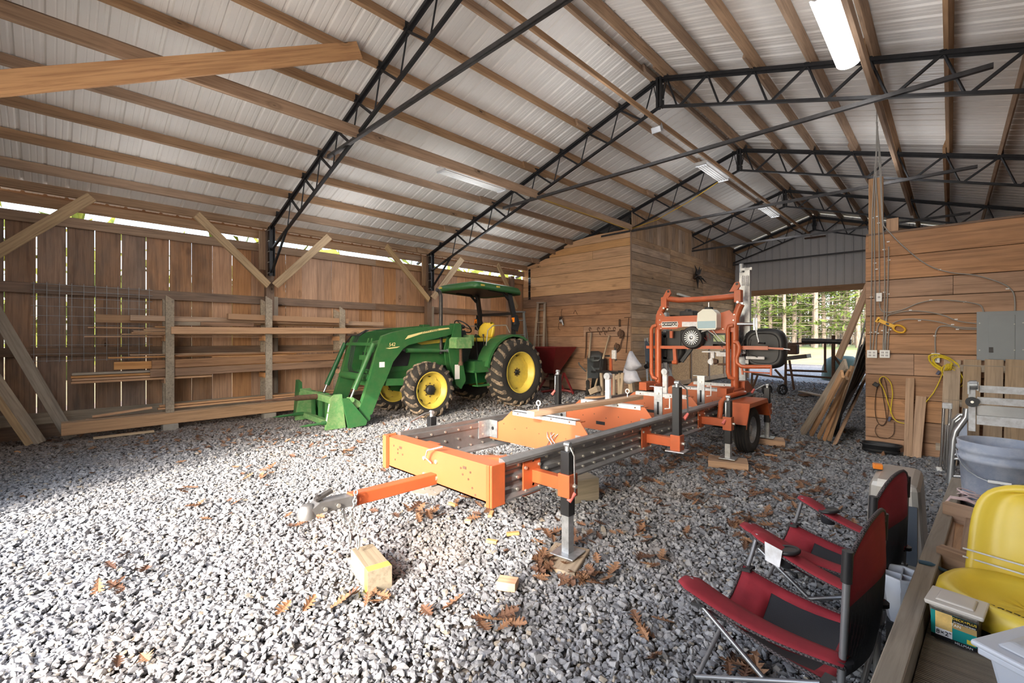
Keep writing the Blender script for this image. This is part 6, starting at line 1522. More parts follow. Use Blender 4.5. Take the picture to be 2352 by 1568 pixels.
# wire bundle
mb = MB()
for k in range(6):
    c_ = G(2234, 1143 + k, .56); mb.tube([c_ + V(.06 * math.cos(a_), .04 * math.sin(a_), .006 * k + .02 * math.sin(a_ + k)) for a_ in [2 * PI * j / 14 for j in range(14)]], .003, 5, closed=True)
    c_ = G(2196, 1150 + k, .6); mb.tube([c_ + V(-.05, -.02, -.03), c_ + V(-.02, 0, .02), c_ + V(.04, .01, .02), c_ + V(.09, .0, .0)], .003, 5)
tag(ob('wire_bundle', mb, flat('striped_wire', lin(214, 190, 190), .5, 0, .2, 40), None), 'tangle of pale pink and white wires on the trailer deck', 'wires')
# bucket
bcx = PY(2296, 1150, 1.0); 
dB = 2.5; uB = (2296 - 1176) / F_PX * dB; bx, by = uB * _c - dB * _s, uB * _s + dB * _c
t = thing('bucket', 'paint smeared grey plastic bucket standing on the trailer', 'bucket', (bx, by, DZ))
M['bucket'] = flat('bucket_plastic', lin(150, 160, 180), .5, 0, .06, 5, dirt=lin(226, 226, 226), dirt_amt=.25)
mb = MB(); R0, R1, HB = .145, .168, .37
mb.lathe([(0, .005), (R0, .005), (R0 + .002, .02), (R0 + (R1 - R0) * .66, .26), (R1 + .004, .262), (R1 + .006, .285), (R1 - .004, .29), (R1 - .002, .31), (R1 + .006, .314), (R1 + .006, .33), (R1, .335), (R1 + .004, .365), (R1 + .002, HB), (R1 - .008, HB), (R1 - .012, .3), (R0 - .006, .3)], (bx, by, DZ), (0, 0, 1), 40); ob('body', mb, M['bucket'], t)
mb = MB(); mb.lathe([(0, .31), (R1 - .014, .305)], (bx, by, DZ), (0, 0, 1), 40); ob('contents', mb, M['rust'], t)
cdir = V(-bx, -by, 0).normalized(); sdir = V(-cdir.y, cdir.x, 0)
bo = V(bx, by, DZ)
hp = [bo + sdir * -.172 + V(0, 0, .3)] + [bo + sdir * (-.165 * math.cos(a_)) + cdir * (.06 + .14 * math.sin(a_)) + V(0, 0, .3 - .12 * math.sin(a_)) for a_ in [PI * k / 12 for k in range(1, 12)]] + [bo + sdir * .172 + V(0, 0, .3)]
mb = MB(); mb.tube(hp, .003, 6); ob('bail_wire', mb, M['galv'], t)
mb = MB(); mb.cyl(hp[5], hp[7], .009, n=8); ob('grip', mb, M['white'], t)
# aluminium box beside the rail
t = thing('aluminium_box', 'dull aluminium box with dark front panel behind the red chairs', 'box', G(2060, 1300))
fy = 3.72; xl = PY(1983, 1200, fy).x; xr = PY(2127, 1200, fy).x; ht = .535; dp = .55
def bx_(e, z0, z1, y0, y1, e1=None):
    e1 = e if e1 is None else e1
    return MB().add([(xl + e, y0, z0), (xr - e, y0, z0), (xr - e, y1, z0), (xl + e, y1, z0), (xl + e1, y0, z1), (xr - e1, y0, z1), (xr - e1, y1, z1), (xl + e1, y1, z1)], [(0, 3, 2, 1), (4, 5, 6, 7), (0, 1, 5, 4), (1, 2, 6, 5), (2, 3, 7, 6), (3, 0, 4, 7)])
M['dull_alu'] = flat('dull_aluminium', lin(176, 172, 166), .42, .5, .08, 3)
ob('body', bx_(0, .0, ht, fy, fy + dp, .03), M['dull_alu'], t, bevel=.04)
mb = MB(); mb.bb((xl + .05, fy - .006, .04), (xr - .04, fy + .004, ht - .13)); ob('front_panel', mb, flat('dark_blue_grey_panel', lin(58, 66, 78), .5, .1, .05, 30), t)
mb = MB(); q = PY(2014, 1082, fy + .25); mb.box((q.x, fy + .3, ht + .022), (.055, .05, .035), (0, 0, .2)); 
t2 = thing('orange_gadget', 'tiny orange plastic gadget on top of the aluminium box', 'gadget', (q.x, fy + .3, ht)); ob('shell', mb, flat('orange_plastic', lin(226, 130, 40), .4), t2, bevel=.006)
mb = MB(); mb.box((q.x, fy + .3, ht + .004), (.045, .045, .012), (0, 0, .2)); ob('base', mb, M['black'], t2)
# grey basket in the gap
t = thing('plastic_caddy', 'pale grey plastic caddy wedged beside the trailer rail', 'caddy', (-.25, 3.0, 0))
q = G(2085, 1345, .36); q.x -= .02
mb = MB(); mb.lathe([(.0, 0.0), (.05, .0), (.085, .2), (.09, .2), (.09, .21), (.08, .21), (.045, .01)], (q.x, q.y, .2), (0, 0, 1), 8, smooth=False); ob('body', mb, M['tote_lid'], t)
mb = MB(); mb.beam((q.x - .08, q.y, .38), (q.x + .08, q.y, .38), .005, .05); mb.beam((q.x, q.y - .08, .38), (q.x, q.y + .08, .38), .005, .05); ob('divider', mb, M['tote_lid'], t)
mb = MB(); mb.box((q.x, q.y, .1), (.1, .1, .2)); ob('stem', mb, M['blackpl'], t)

# ================================================================== red folding camp chairs
t_ = NT('chair_mesh_fabric'); v = t_.coords((1, 1, 1), rnd=False)
ck = t_.n('TexBrick'); ck.inputs['Scale'].default_value = 42; ck.inputs['Color1'].default_value = (0, 0, 0, 1); ck.inputs['Color2'].default_value = (0, 0, 0, 1); ck.inputs['Mortar'].default_value = (1, 1, 1, 1); ck.inputs['Mortar Size'].default_value = .13; ck.inputs['Brick Width'].default_value = .42; ck.inputs['Row Height'].default_value = .26
t_.l(v, ck.inputs['Vector']); tp_ = t_.n('BsdfTransparent'); ms_ = t_.n('MixShader')
inv = t_.math('SUBTRACT', 1.0, t_.math('MULTIPLY', t_.math('SUBTRACT', 1.0, ck.outputs['Fac']), .42)); t_.l(inv, ms_.inputs[0]); t_.l(tp_.outputs[0], ms_.inputs[1]); t_.l(t_.b.outputs[0], ms_.inputs[2]); t_.l(ms_.outputs[0], t_.out.inputs[0])
M['mesh'] = t_.set(lin(34, 36, 42), .7, 0)
r_ = NT('red_canvas'); v = r_.coords((1, 1, 1)); nn = r_.noise(v, 140, 2, .5); n2 = r_.noise(v, 5, 4, .6)
M['canvas'] = r_.set(r_.ramp(n2, [(.3, lin(122, 26, 38)), (.7, lin(154, 38, 50))]), .85, 0, nn, .3, .002)
pip = NT('dotted_piping'); v = pip.coords((1, 1, 1)); wv = pip.n('TexChecker'); wv.inputs['Scale'].default_value = 150; pip.l(v, wv.inputs['Vector']); wv.inputs[1].default_value = (*lin(30, 28, 30), 1); wv.inputs[2].default_value = (*lin(92, 82, 84), 1)
M['piping'] = pip.set(wv.outputs[0], .8)
M['tubeg'] = flat('grey_tube', lin(132, 134, 138), .38, .6, .08, 8)
def camp_chair(label):
    """local frame: +x forward, +y to the left of the sitter"""
    c = thing('camp_chair', label, 'chair')
    c['group'] = 'red folding camp chairs'
    def P_(n_, mb, m, par=None, **k): return ob(n_, mb, m, par or c, local=True, **k)
    def seat(u, v):   # u 0 front..1 rear, v -1..1
        hw = .22 + .03 * u
        zf = .315 + .03 * abs(v) ** 1.5; zr = .255 + .02 * abs(v)
        z = zf + (zr - zf) * u - .085 * (1 - abs(v) ** 1.6) * math.sin(PI * min(1, .12 + u * .88)) - .02 * math.sin(PI * u)
        dipf = -.03 * (1 - v * v) * (1 - u) ** 2
        return Vector((.25 - .47 * u + .02 * abs(v) * (1 - u), hw * v, z + dipf))
    U = [0, .1, .2, .28, .4, .52, .64, .76, .86, 1]; Vv = [-1, -.82, -.6, -.35, -.12, .12, .35, .6, .82, 1]
    red = MB(); msh = MB()
    for i in range(len(U) - 1):
        for j in range(len(Vv) - 1):
            um, vm = (U[i] + U[i + 1]) / 2, abs((Vv[j] + Vv[j + 1]) / 2)
            q = [seat(U[i], Vv[j]), seat(U[i + 1], Vv[j]), seat(U[i + 1], Vv[j + 1]), seat(U[i], Vv[j + 1])]
            (msh if (.28 < um < .86 and .12 < vm < .82) else red).add(q, [(0, 1, 2, 3)], True)
    P_('seat_fabric', red, M['canvas'], solid=.004, weld=True); P_('seat_mesh', msh, M['mesh'], weld=True)['kind'] = 'stuff'
    # backrest
    def back(s, v):  # s 0 bottom .. 1 top
        top = .815 - .1 * abs(v) ** 2.4
        z = .3 + (top - .3) * s
        return Vector((-.235 - .03 * s - .055 * (1 - v * v) * math.sin(PI * (.25 + .6 * s)), .245 * v, z))
    Sv = [0, .12, .25, .38, .5, .58, .66, .75, .84, .92, 1]
    red = MB(); msh = MB()
    for i in range(len(Sv) - 1):
        for j in range(len(Vv) - 1):
            q = [back(Sv[i], Vv[j]), back(Sv[i + 1], Vv[j]), back(Sv[i + 1], Vv[j + 1]), back(Sv[i], Vv[j + 1])]
            (msh if Sv[i + 1] <= .59 else red).add(q, [(0, 1, 2, 3)], True)
    P_('back_fabric', red, M['canvas'], solid=.004, weld=True); P_('back_mesh', msh, M['mesh'], weld=True)
    edge = [back(s, -1) for s in Sv] + [back(1, v) for v in Vv[1:-1]] + [back(s, 1) for s in reversed(Sv)]
    P_('piping', MB().tube(edge, .007, 6), M['piping'])
    eb = [seat(0, v) for v in Vv] + [seat(u, 1) for u in U[1:]] + [seat(1, v) for v in reversed(Vv[:-1])] + [seat(u, -1) for u in reversed(U[1:-1])]
    P_('piping', MB().tube(eb, .006, 6, closed=True), M['piping'])
    for sgn in (-1, 1):
        # arm strap
        def armp(u): return Vector((.27 - .53 * u, sgn * (.345 - .09 * u ** 1.2), .475 - .1 * u - .03 * math.sin(PI * u)))
        rows = []; N_ = 14
        for k in range(N_ + 1):
            u = k / N_; w_ = .06 * (1 - .35 * u) * (math.sin(min(1, (u + .04) * 9) * PI / 2)); cpt = armp(u)
            rows.append([cpt + Vector((0, w_ * a_, .006 * (1 - a_ * a_) - .012 * max(0, (.08 - u)) * 10)) for a_ in (-1, -.5, 0, .5, 1)])
        cup = .22
        mb = MB(); mb.grid(rows); P_('arm_rest', mb, M['canvas'], solid=.012)
        el = [r[0] for r in rows] + [r[-1] for r in reversed(rows)]
        P_('piping', MB().tube(el, .0055, 6, closed=True), M['piping'])
        if sgn < 0:
            cc = armp(.3) + Vector((0, 0, .016))
            mb = MB(); mb.lathe([(.04, 0.008), (.05, .012), (.058, .004), (.054, -.006), (.044, -.008), (.04, .008)], cc, (.2, 0, 1), 24); P_('cup_ring', mb, M['blackpl'])
            mb = MB(); mb.lathe([(.0, .006), (.041, .006)], cc, (.25, 0, 1), 20); P_('cup_opening', mb, M['black'])
            mb = MB(); mb.lathe([(.036, -.012), (.034, -.07), (.0, -.072)], cc, (0, 0, 1), 20); P_('cup_net', mb, M['mesh'])
        # tubes: front upright, tall rear post, side cross legs
        y = sgn
        a0 = Vector((.245, .325 * y, .47)); s0 = Vector((.255, .22 * y, .32))
        P_('arm_post', MB().tube([a0, (a0 + s0) / 2 + Vector((.0, .01 * y, 0)), s0 - (a0 - s0) * .2], .0105, 8), M['tubeg'])
        P_('back_post', MB().tube([Vector((-.262, .25 * y, .735)), Vector((-.25, .255 * y, .4)), Vector((-.235, .262 * y, .08))], .0115, 8), M['tubeg'])
        P_('post_cap', MB().tube([Vector((-.262, .25 * y, .745)), Vector((-.258, .251 * y, .64))], .016, 10), M['blackpl'])
        P_('arm_grommet', MB().cyl(Vector((-.25, .255 * y, .385)), Vector((-.25, .255 * y, .37)), .03, n=14), M['blackpl'])
        P_('seat_corner', MB().box(s0 + Vector((0, 0, .012)), (.06, .06, .012), (0, .2, 0)), M['blackpl'])
        P_('seat_corner', MB().box(Vector((-.225, .25 * y, .285)), (.07, .06, .012)), M['blackpl'])
        P_('cross_leg', MB().cyl(s0, Vector((-.25, .27 * y, .03)), .0095, n=8), M['tubeg'])
        P_('cross_leg', MB().cyl(Vector((-.235, .25 * y, .29)), Vector((.27, .26 * y, .03)), .0095, n=8), M['tubeg'])
        P_('cross_leg', MB().cyl(Vector((.25, .21 * y, .3)), Vector((.26, -.26 * y, .02)), .0095, n=8), M['tubeg'])
        P_('cross_leg', MB().cyl(Vector((-.24, .25 * y, .27)), Vector((-.25, -.26 * y, .03)), .0095, n=8), M['tubeg'])
        for x_ in (.265, -.25): P_('foot', MB().cyl(Vector((x_, .265 * y, 0)), Vector((x_, .26 * y, .04)), .02, .014, n=10), M['blackpl'])
    P_('leg_hub', MB().box((.255, 0, .185), (.03, .05, .03)), M['blackpl'], bevel=.005)
    P_('leg_hub', MB().box((-.245, 0, .15), (.03, .05, .03)), M['blackpl'], bevel=.005)
    return c
c1 = camp_chair('nearest red canvas camp chair with white tag on its arm')
c2 = copy_tree(c1); c2['label'] = 'second red camp chair behind the nearest one, beside the aluminium box'
c1.location = (-.478, 2.11, 0); c1.rotation_euler = (0, 0, math.atan2(.1, -.99))
c2.location = (-.46, 2.84, 0); c2.rotation_euler = (0, 0, math.atan2(.17, -.982))
mb = MB(); mb.add([(.11, -.262, .455), (.19, -.27, .47), (.185, -.262, .385), (.12, -.255, .375)], [(0, 1, 2, 3)]); o = ob('paper_tag', mb, M['white_dirty'], c1, local=True, solid=.002)
# ================================================================== things along the plank room
FY = 10.17
def Fp(px, py, o=0.0): return PY(px, py, FY - o)
# step ladder and folding ladder
def ladder(name, label, cols, y0, y1, tilt, rungs, mat, o=.05, wtop=None):
    (xl0, xl1), (xr0, xr1) = cols; t = thing(name, label, 'ladder', Fp((xl1 + xr1) / 2, y1, .6))
    tl, bl = Fp(xl0, y0, o), Fp(xl1, y1, o + tilt); tr_, br = Fp(xr0, y0, o), Fp(xr1, y1, o + tilt)
    for a, b in ((tl, bl), (tr_, br)): board('side_rail', a, b, .03, .07, M[mat], t, up=(1, 0, 0))
    for k in range(rungs):
        f = (k + .6) / rungs; board('rung', tl.lerp(bl, f), tr_.lerp(br, f), .09, .025, M[mat], t)
    board('top_cap', tl + V(-.02, 0, 0), tr_ + V(.02, 0, 0), .12, .04, M[mat], t)
    for a, b in ((tl, bl), (tr_, br)): board('back_leg', a + V(0, .02, -.05), V(b.x * .7 + a.x * .3, min(b.y + .35, 10.1), b.z), .025, .03, M[mat], t, up=(1, 0, 0))
    return t
ladder('wooden_step_ladder', 'old dark wooden step ladder against the plank room wall', ((1236, 1221), (1251, 1247)), 695, 870, .45, 6, 'grey_wood')
M['fibre'] = flat('grey_fibreglass', lin(120, 126, 128), .5, 0, .08, 8)
ladder('grey_step_ladder', 'grey step ladder partly hidden behind the tractor fender', ((1180, 1172), (1203, 1209)), 716, 850, .3, 4, 'fibre', o=.5)
# clamp lamp
t = thing('clamp_lamp', 'silver clamp work lamp hanging on the plank wall', 'lamp', Fp(1290, 735, .05))
q = Fp(1290, 734, .03); mb = MB(); mb.lathe([(.0, .07), (.03, .06), (.06, .03), (.1, -.01), (.105, -.015), (.098, -.01), (.05, .03)], q, (.3, 1, .2), 20); ob('reflector', mb, M['chrome'], t)
mb = MB(); mb.cyl(q, q + V(.08, -.03, -.16), .022); ob('socket', mb, M['alu'], t)
mb = MB(); mb.tube([q + V(0, .0, .05), q + V(-.02, 0, .2), q + V(.01, 0, .3)], .006, 6); mb.tube([q, q + V(-.1, 0, -.1), q + V(-.12, 0, -.25), q + V(-.05, 0, -.3)], .005, 6); ob('wire', mb, M['rust'], t)
# hook rail, tackle, rods
t = thing('hook_rail', 'rusty iron bar with hanging horseshoe hooks on the plank wall', 'hooks', Fp(1385, 762, .05))
a, b = Fp(1347, 763, .03), Fp(1413, 759, .03); mb = MB(); mb.cyl(a, b, .012, n=6); ob('bar', mb, M['rust'], t)
for k, x in enumerate((1355, 1374, 1386, 1399, 1411, 1379, 1391)):
    p = Fp(x, 760, .03); up_ = -1 if k < 5 else 1; mb = MB(); mb.tube([p + V(.03 * math.cos(a_) , 0, -up_ * .05 + .05 * math.sin(a_) * 1.0) for a_ in [PI * j / 8 * 1.6 for j in range(9)]], .008, 5); ob('hook', mb, M['rust'], t)
t = thing('chain_hoist', 'rusty block and tackle hanging from the plank wall corner', 'pulley', Fp(1426, 770, .05))
for (x, y, r) in ((1426, 766, .12), (1417, 796, .1)):
    q = Fp(x, y, .06); mb = MB(); mb.cyl(q - V(0, .03, 0), q + V(0, .03, 0), r * .75, n=14); mb.beam(q + V(0, -.04, r), q - V(0, .04, r), .015, .05); ob('pulley', mb, M['rust'], t, bevel=.01)
mb = MB(); mb.tube([Fp(1423, 733, .05), Fp(1423, 750, .05)], .025, 6); mb.tube([Fp(1432, 770, .05), Fp(1427, 785, .08), Fp(1424, 800, .05), Fp(1415, 810, .05)], .014, 6); mb.tube([Fp(1412, 800, .05), Fp(1413, 830, .05)], .012, 6); ob('strap', mb, M['rust'], t)
mb = MB(); mb.cyl(Fp(1444, 730, .03), Fp(1438, 810, .05), .01, n=6); mb.cyl(Fp(1434, 729, .03), Fp(1450, 728, .03), .008, n=6)
tag(ob('iron_rod', mb, M['rust'], None), 'thin iron rod hanging at the room corner', 'rod')
mb = MB(); mb.tube([Fp(1347, 763, .04), Fp(1346, 800, .04), Fp(1344, 822, .04)], .018, 6); tag(ob('hanging_chain', mb, M['rust'], None), 'dark chain hanging left of the wheelbarrow', 'chain')
mb = MB(); mb.tube([Fp(1317, 720, .02), Fp(1321, 712, .02), Fp(1326, 722, .02)], .006, 5); tag(ob('wall_hook', mb, M['rust'], None), 'small wire hook high on the plank wall', 'hook')
# red spreader behind the rear wheel
t = thing('fertilizer_spreader', 'dark red cone spreader hopper behind the tractor rear wheel', 'spreader', V(-7.5, 9.3, 0))
c_ = V(-7.72, 9.45, 0); mb = MB(); mb.lathe([(.13, .55), (.46, 1.2), (.47, 1.24), (.45, 1.24), (.12, .56)], c_, (0, 0, 1), 4, smooth=False)
hp_ = MB(); hp_.add([c_ + V(a * .5, b * .45, 1.22) for a, b in ((-1, -1), (1, -1), (1, 1), (-1, 1))] + [c_ + V(a * .14, b * .12, .52) for a, b in ((-1, -1), (1, -1), (1, 1), (-1, 1))], [(0, 1, 5, 4), (1, 2, 6, 5), (2, 3, 7, 6), (3, 0, 4, 7), (4, 5, 6, 7)])
ob('hopper', hp_, M['red'], t, solid=.01)
mb = MB(); mb.tube([c_ + V(-.1, -.3, .02), c_ + V(.3, -.2, .1), c_ + V(.55, -.1, .1), c_ + V(.75, 0, .05)], .035, 6); mb.beam(c_ + V(.1, 0, .5), c_ + V(.5, -.1, .08), .05, .05); mb.beam(c_ + V(-.1, 0, .5), c_ + V(-.3, -.2, .04), .05, .05); mb.beam(c_ + V(.3, -.1, .1), c_ + V(.5, -.1, .55), .04, .04); mb.beam(c_ + V(.5, -.1, .55), c_ + V(.8, -.1, .03), .04, .04); ob('hitch_frame', mb, M['red'], t)
mb = MB(); mb.cyl(c_ + V(0, 0, .35), c_ + V(0, 0, .4), .22, n=20); mb.cyl(c_ + V(0, 0, .03), c_ + V(0, 0, .5), .06); ob('spinner', mb, M['rust'], t)
# wheelbarrow standing on its nose
t = thing('wheelbarrow', 'dark grey wheelbarrow tipped up on its wheel against the wall', 'wheelbarrow', Fp(1355, 895, .5))
for (x0, y0, x1, y1) in ((1358, 764, 1347, 890), (1400, 770, 1365, 895)):
    board('handle', Fp(x0, y0, .08), Fp(x1, y1, .55), .035, .04, M['grey_wood'], t, up=(0, 1, 0))
a, b, c3, d = Fp(1349, 822, .35), Fp(1380, 818, .3), Fp(1374, 868, .7), Fp(1349, 868, .7)
mb = MB(); P4 = [a, b, c3, d]; ctr = sum(P4, V(0, 0, 0)) / 4; inn = [ctr + (p - ctr) * .7 + V(.0, .22, .05) for p in P4]
mb.add(P4 + inn, [(0, 1, 5, 4), (1, 2, 6, 5), (2, 3, 7, 6), (3, 0, 4, 7), (4, 5, 6, 7)]); M['tray'] = flat('dark_tray', lin(72, 78, 82), .5, .1, .1, 6); ob('tray', mb, M['tray'], t, solid=.012)
mb = MB(); mb.grid([[Fp(1352, 808, .1), Fp(1358, 806, .1), Fp(1375, 806, .1), Fp(1384, 812, .1)], [Fp(1349, 826, .35), Fp(1360, 830, .38), Fp(1374, 829, .38), Fp(1381, 822, .35)]]); ob('tray_nose', mb, M['tray'], t, solid=.01)
q = Fp(1350, 882, .62); q.z = .2; mb = MB(); mb.lathe([(.1, -.04), (.17, -.045), (.2, 0), (.17, .045), (.1, .04)], q, (.8, .6, 0), 24); ob('tyre', mb, M['rubber'], t)
mb = MB(); mb.lathe([(.0, -.03), (.1, -.03), (.1, .03), (0, .03)], q, (.8, .6, 0), 18); ob('hub', mb, M['rust'], t)
mb = MB(); mb.tube([Fp(1329, 832, .5), Fp(1331, 838, .5), Fp(1346, 853, .5)], .018, 6); mb.tube([Fp(1359, 840, .6), Fp(1367, 852, .6)], .018, 6); ob('leg', mb, M['tray'], t)
q = Fp(1388, 845, .25); mb = MB(); mb.prism([(Fp(1382, 818, 0).x, Fp(1382, 818, 0).z), (Fp(1403, 824, 0).x, Fp(1403, 824, 0).z), (Fp(1400, 880, 0).x, .1), (Fp(1374, 880, 0).x, .1)], 'y', FY - .35, FY - .2)
tag(ob('plastic_tub', mb, M['blackpl'], None), 'dark plastic tub standing on end beside the wheelbarrow', 'tub')
# sawmill attachments / stands in front of the corner
SY = 8.9
def S(px, py, o=0): return PY(px, py, SY - o)
t = thing('log_stand', 'black roller bar on weathered wood legs near the room corner', 'stand', S(1400, 905))
mb = MB(); mb.beam(S(1370, 852), S(1422, 856), .07, .06); ob('roller_bar', mb, M['black'], t)
for x in (1363, 1425): mb = MB(); mb.beam(S(x - 4, 853), S(x + 5, 854), .03, .05); mb.cyl(S(x - 5, 853), S(x + 4, 854), .02, n=8); ob('clevis', mb, M['black'], t)
for x, y1 in ((1381, 905), (1411, 903), (1431, 898), (1422, 905)): board('leg', S(x, 856), V(S(x, 856).x, SY + random.uniform(-.1, .2), .0), .06, .06, M['grey_wood'], t, up=(0, 1, 0))
board('rail', S(1411, 868, .0), S(1432, 862, .0), .04, .09, M['grey_wood'], t)
board('base', S(1352, 912, .3), S(1460, 908, .3), .3, .04, M['lumber'], t)
t = thing('log_clamp_post', 'upright orange sawmill arm with white clamp beside the sack', 'clamp', S(1403, 890, -.3))
mb = MB(); mb.beam(V(S(1405, 882, -.3).x, SY + .3, 0), S(1403, 822, -.3), .06, .05, up=(0, 1, 0)); ob('post', mb, M['orange'], t)
mb = MB(); mb.bb(S(1407, 824, -.3), S(1414, 804, -.25)); ob('clamp', mb, M['white_dirty'], t, bevel=.01)
mb = MB(); mb.cyl(S(1412, 798, -.3), S(1415, 828, -.3), .02, n=8); mb.beam(S(1390, 817, -.3), S(1400, 817, -.3), .04, .04); ob('screw', mb, M['black'], t)
# crumpled sack
t = thing('feed_sack', 'crumpled pale grey sack hanging over a post at the corner', 'sack', S(1450, 885))
def fold(pts, name, par, mat, o=0):
    cx = sum(p[0] for p in pts) / len(pts); cy = sum(p[1] for p in pts) / len(pts); mb = MB(); r_ = random.Random(4); n = len(pts)
    outer = [S(x, y, o) for x, y in pts]; mid = [S(cx + (x - cx) * .55, cy + (y - cy) * .55, o + r_.uniform(.02, .12)) for x, y in pts]; ce = S(cx, cy, o + .08)
    back = [p + V(0, .12, 0) for p in outer]
    mb.add(outer + mid + [ce] + back, [(i, (i + 1) % n, n + (i + 1) % n, n + i) for i in range(n)] + [(n + i, n + (i + 1) % n, 2 * n) for i in range(n)] + [(i, (i + 1) % n, 2 * n + 1 + (i + 1) % n, 2 * n + 1 + i) for i in range(n)], True)
    return ob(name, mb, mat, par)
M['sack'] = flat('sack_cloth', lin(176, 180, 194), .7, 0, .12, 8)
fold([(1446, 806), (1451, 815), (1458, 826), (1467, 838), (1468, 842), (1456, 849), (1450, 852), (1440, 850), (1433, 845), (1437, 832), (1441, 818)], 'upper_fold', t, M['sack'])
fold([(1433, 845), (1450, 850), (1456, 853), (1461, 866), (1467, 876), (1455, 877), (1446, 882), (1437, 880), (1428, 876), (1425, 878), (1430, 862)], 'lower_fold', t, M['sack'], -.02)
board('post', S(1448, 860, -.1), V(S(1448, 860).x, SY + .1, 0), .1, .1, M['grey_wood'], t, up=(0, 1, 0))
tag(board('timber_offcut', S(1357, 900, .2), S(1375, 892, .2), .14, .13, M['grey_wood']), 'short weathered beam end lying below the roller bar', 'timber')
for (x, y) in ((1372, 910), (1430, 905), (1445, 903)):
    p = G(x, y, .05); tag(board('timber_offcut', p, p + V(.18, .05, 0), .08, .07, M['grey_wood']), 'small timber scrap on the gravel at px column beside the corner' if 0 else ['small timber scrap left under the roller bar', 'small timber scrap in front of the sack post', 'small timber scrap at the right foot of the sack'][(1372, 1430, 1445).index(x)], 'timber')
# things against the side wall: deer mount, pale sheet, dark folded things
t = thing('driftwood_star', 'dark star shaped root mount hung high on the side wall', 'wall decoration', PX(1597, 635, XC))
q = PX(1597, 635, XC + .05); r_ = random.Random(8)
mb = MB(); bmx = []
for k in range(11):
    a_ = 2 * PI * k / 11 + r_.uniform(-.2, .2); L_ = r_.uniform(.2, .42); e = q + V(r_.uniform(.05, .25), math.cos(a_) * L_, math.sin(a_) * L_); mb.tube([q, (q + e) / 2 + V(.05, 0, .03), e], [.045, .028, .006], 6)
ob('root', mb, M['tie'], t)
mb = MB(); mb.lathe([(0, -.1), (.09, -.05), (.1, .02), (.05, .08), (0, .1)], q, (1, 0, .2), 10); ob('crown', mb, M['rust'], t)
mb = MB(); e = q + V(.06, -.02, 0); mb.tube([e, e + V(.02, 0, -.2), e + V(.02, .03, -.38)], [.05, .03, .008], 6); ob('tine', mb, M['tie'], t)
tag(board('leaning_sheet', PX(1533, 838, XC + .15), PX(1548, 896, XC + .7) + V(0, 0, 0), .45, .015, M['rail_wood'], up=(1, 0, .2)), 'pale grey board leaning behind the sawmill left post', 'board')
t = thing('folding_lounger', 'folded grey patio chair leaning on the side wall left of the sawmill', 'chair', PX(1490, 880, XC + .4))
for x0, y0, x1, y1 in ((1481, 778, 1489, 880), (1486, 776, 1499, 880)): 
    mb = MB(); e_ = PX(x1, y1, XC + .55); e_.z = .0; mb.cyl(PX(x0, y0, XC + .1), e_, .02, n=8); ob('frame_tube', mb, M['galv'], t)
mb = MB(); mb.beam(PX(1489, 790, XC + .15), PX(1491, 838, XC + .35), .35, .06, up=(1, 0, 0)); ob('cushion', mb, flat('slate_cushion', lin(62, 70, 84), .8), t, bevel=.02)
mb = MB(); mb.cyl(PX(1484, 842, XC + .4), PX(1490, 838, XC + .5), .06, n=10); ob('wheel', mb, M['blackpl'], t)
# old tube light leaning along the side wall
mb = MB(); mb.beam(PX(1556, 675, XC + .06), PX(1600, 688, XC + .06), .05, .06)
tag(ob('door_track', mb, M['white'], None), 'white metal door track across the side wall', 'track')

# ================================================================== boards leaning beside the right room wall
lean = [((1995, 655), (1926, 822), 'lumber', .14, 'long board leaning highest, top at the wall corner'), ((1943, 835), (1842, 995), 'grey_wood', .14, 'weathered grey plank leaning outermost on the pile'), ((1935, 858), (1862, 998), 'lumber', .1, 'brown plank second in the leaning pile'),
        ((1945, 868), (1880, 1005), 'lap_mid', .06, 'narrow reddish plank in the leaning pile'), ((1950, 850), (1893, 1010), 'lumber_new', .05, 'narrow bright plank in the leaning pile'), ((1958, 840), (1904, 1012), 'lap_mid', .06, 'narrow brown plank right of the bright one'),
        ((1990, 862), (1917, 1020), 'lumber', .09, 'front brown plank with its foot nearest the wall'), ((1985, 790), (1905, 1000), 'black', .12, 'dark painted plank edge in the leaning pile')]
for k, (a, b, mt, w, lb_) in enumerate(lean):
    q = G(b[0], b[1], .02); tp_ = PX(a[0], a[1], -.86 - .02 * k)
    if k == 0: q = PX(b[0], b[1], -1.25)
    if mt == 'grey_wood': q = G(b[0], b[1] , .02)
    tag(board('leaning_plank', tp_, q, w, .028, M[mt], up=(-.75, -.65, .2)), lb_, 'plank')
for k in range(4):
    tp_ = V(-.86, 8.3 + .22 * k, 1.5 - .1 * k); q = V(-1.25 - .03 * k, 8.1 + .2 * k, .02)
    tag(board('dark_panel', tp_, q, .3, .02, M['black'], up=(-1, 0, .3)), ['black sheet leaning nearest the doorway corner', 'second black sheet of the leaning stack', 'third black sheet of the leaning stack', 'rearmost black sheet of the leaning stack'][k], 'sheet')
mb = MB(); mb.cyl(PX(1990, 730, -.87), G(1925, 985, .02), .012, n=6); tag(ob('metal_rod', mb, M['galv'], None), 'thin bright metal rod leaning among the planks', 'rod')
for k in range(4):
    p = G(1870 + 14 * k, 905 + 3 * k, .06 + .05 * k); tag(board('scrap_board', p + V(-.4, .5, 0), p + V(.3, -.3, .0), .12, .03, M['grey_wood']), ['lowest', 'second', 'third', 'top'][k] + ' grey scrap board lying behind the leaning planks', 'board')

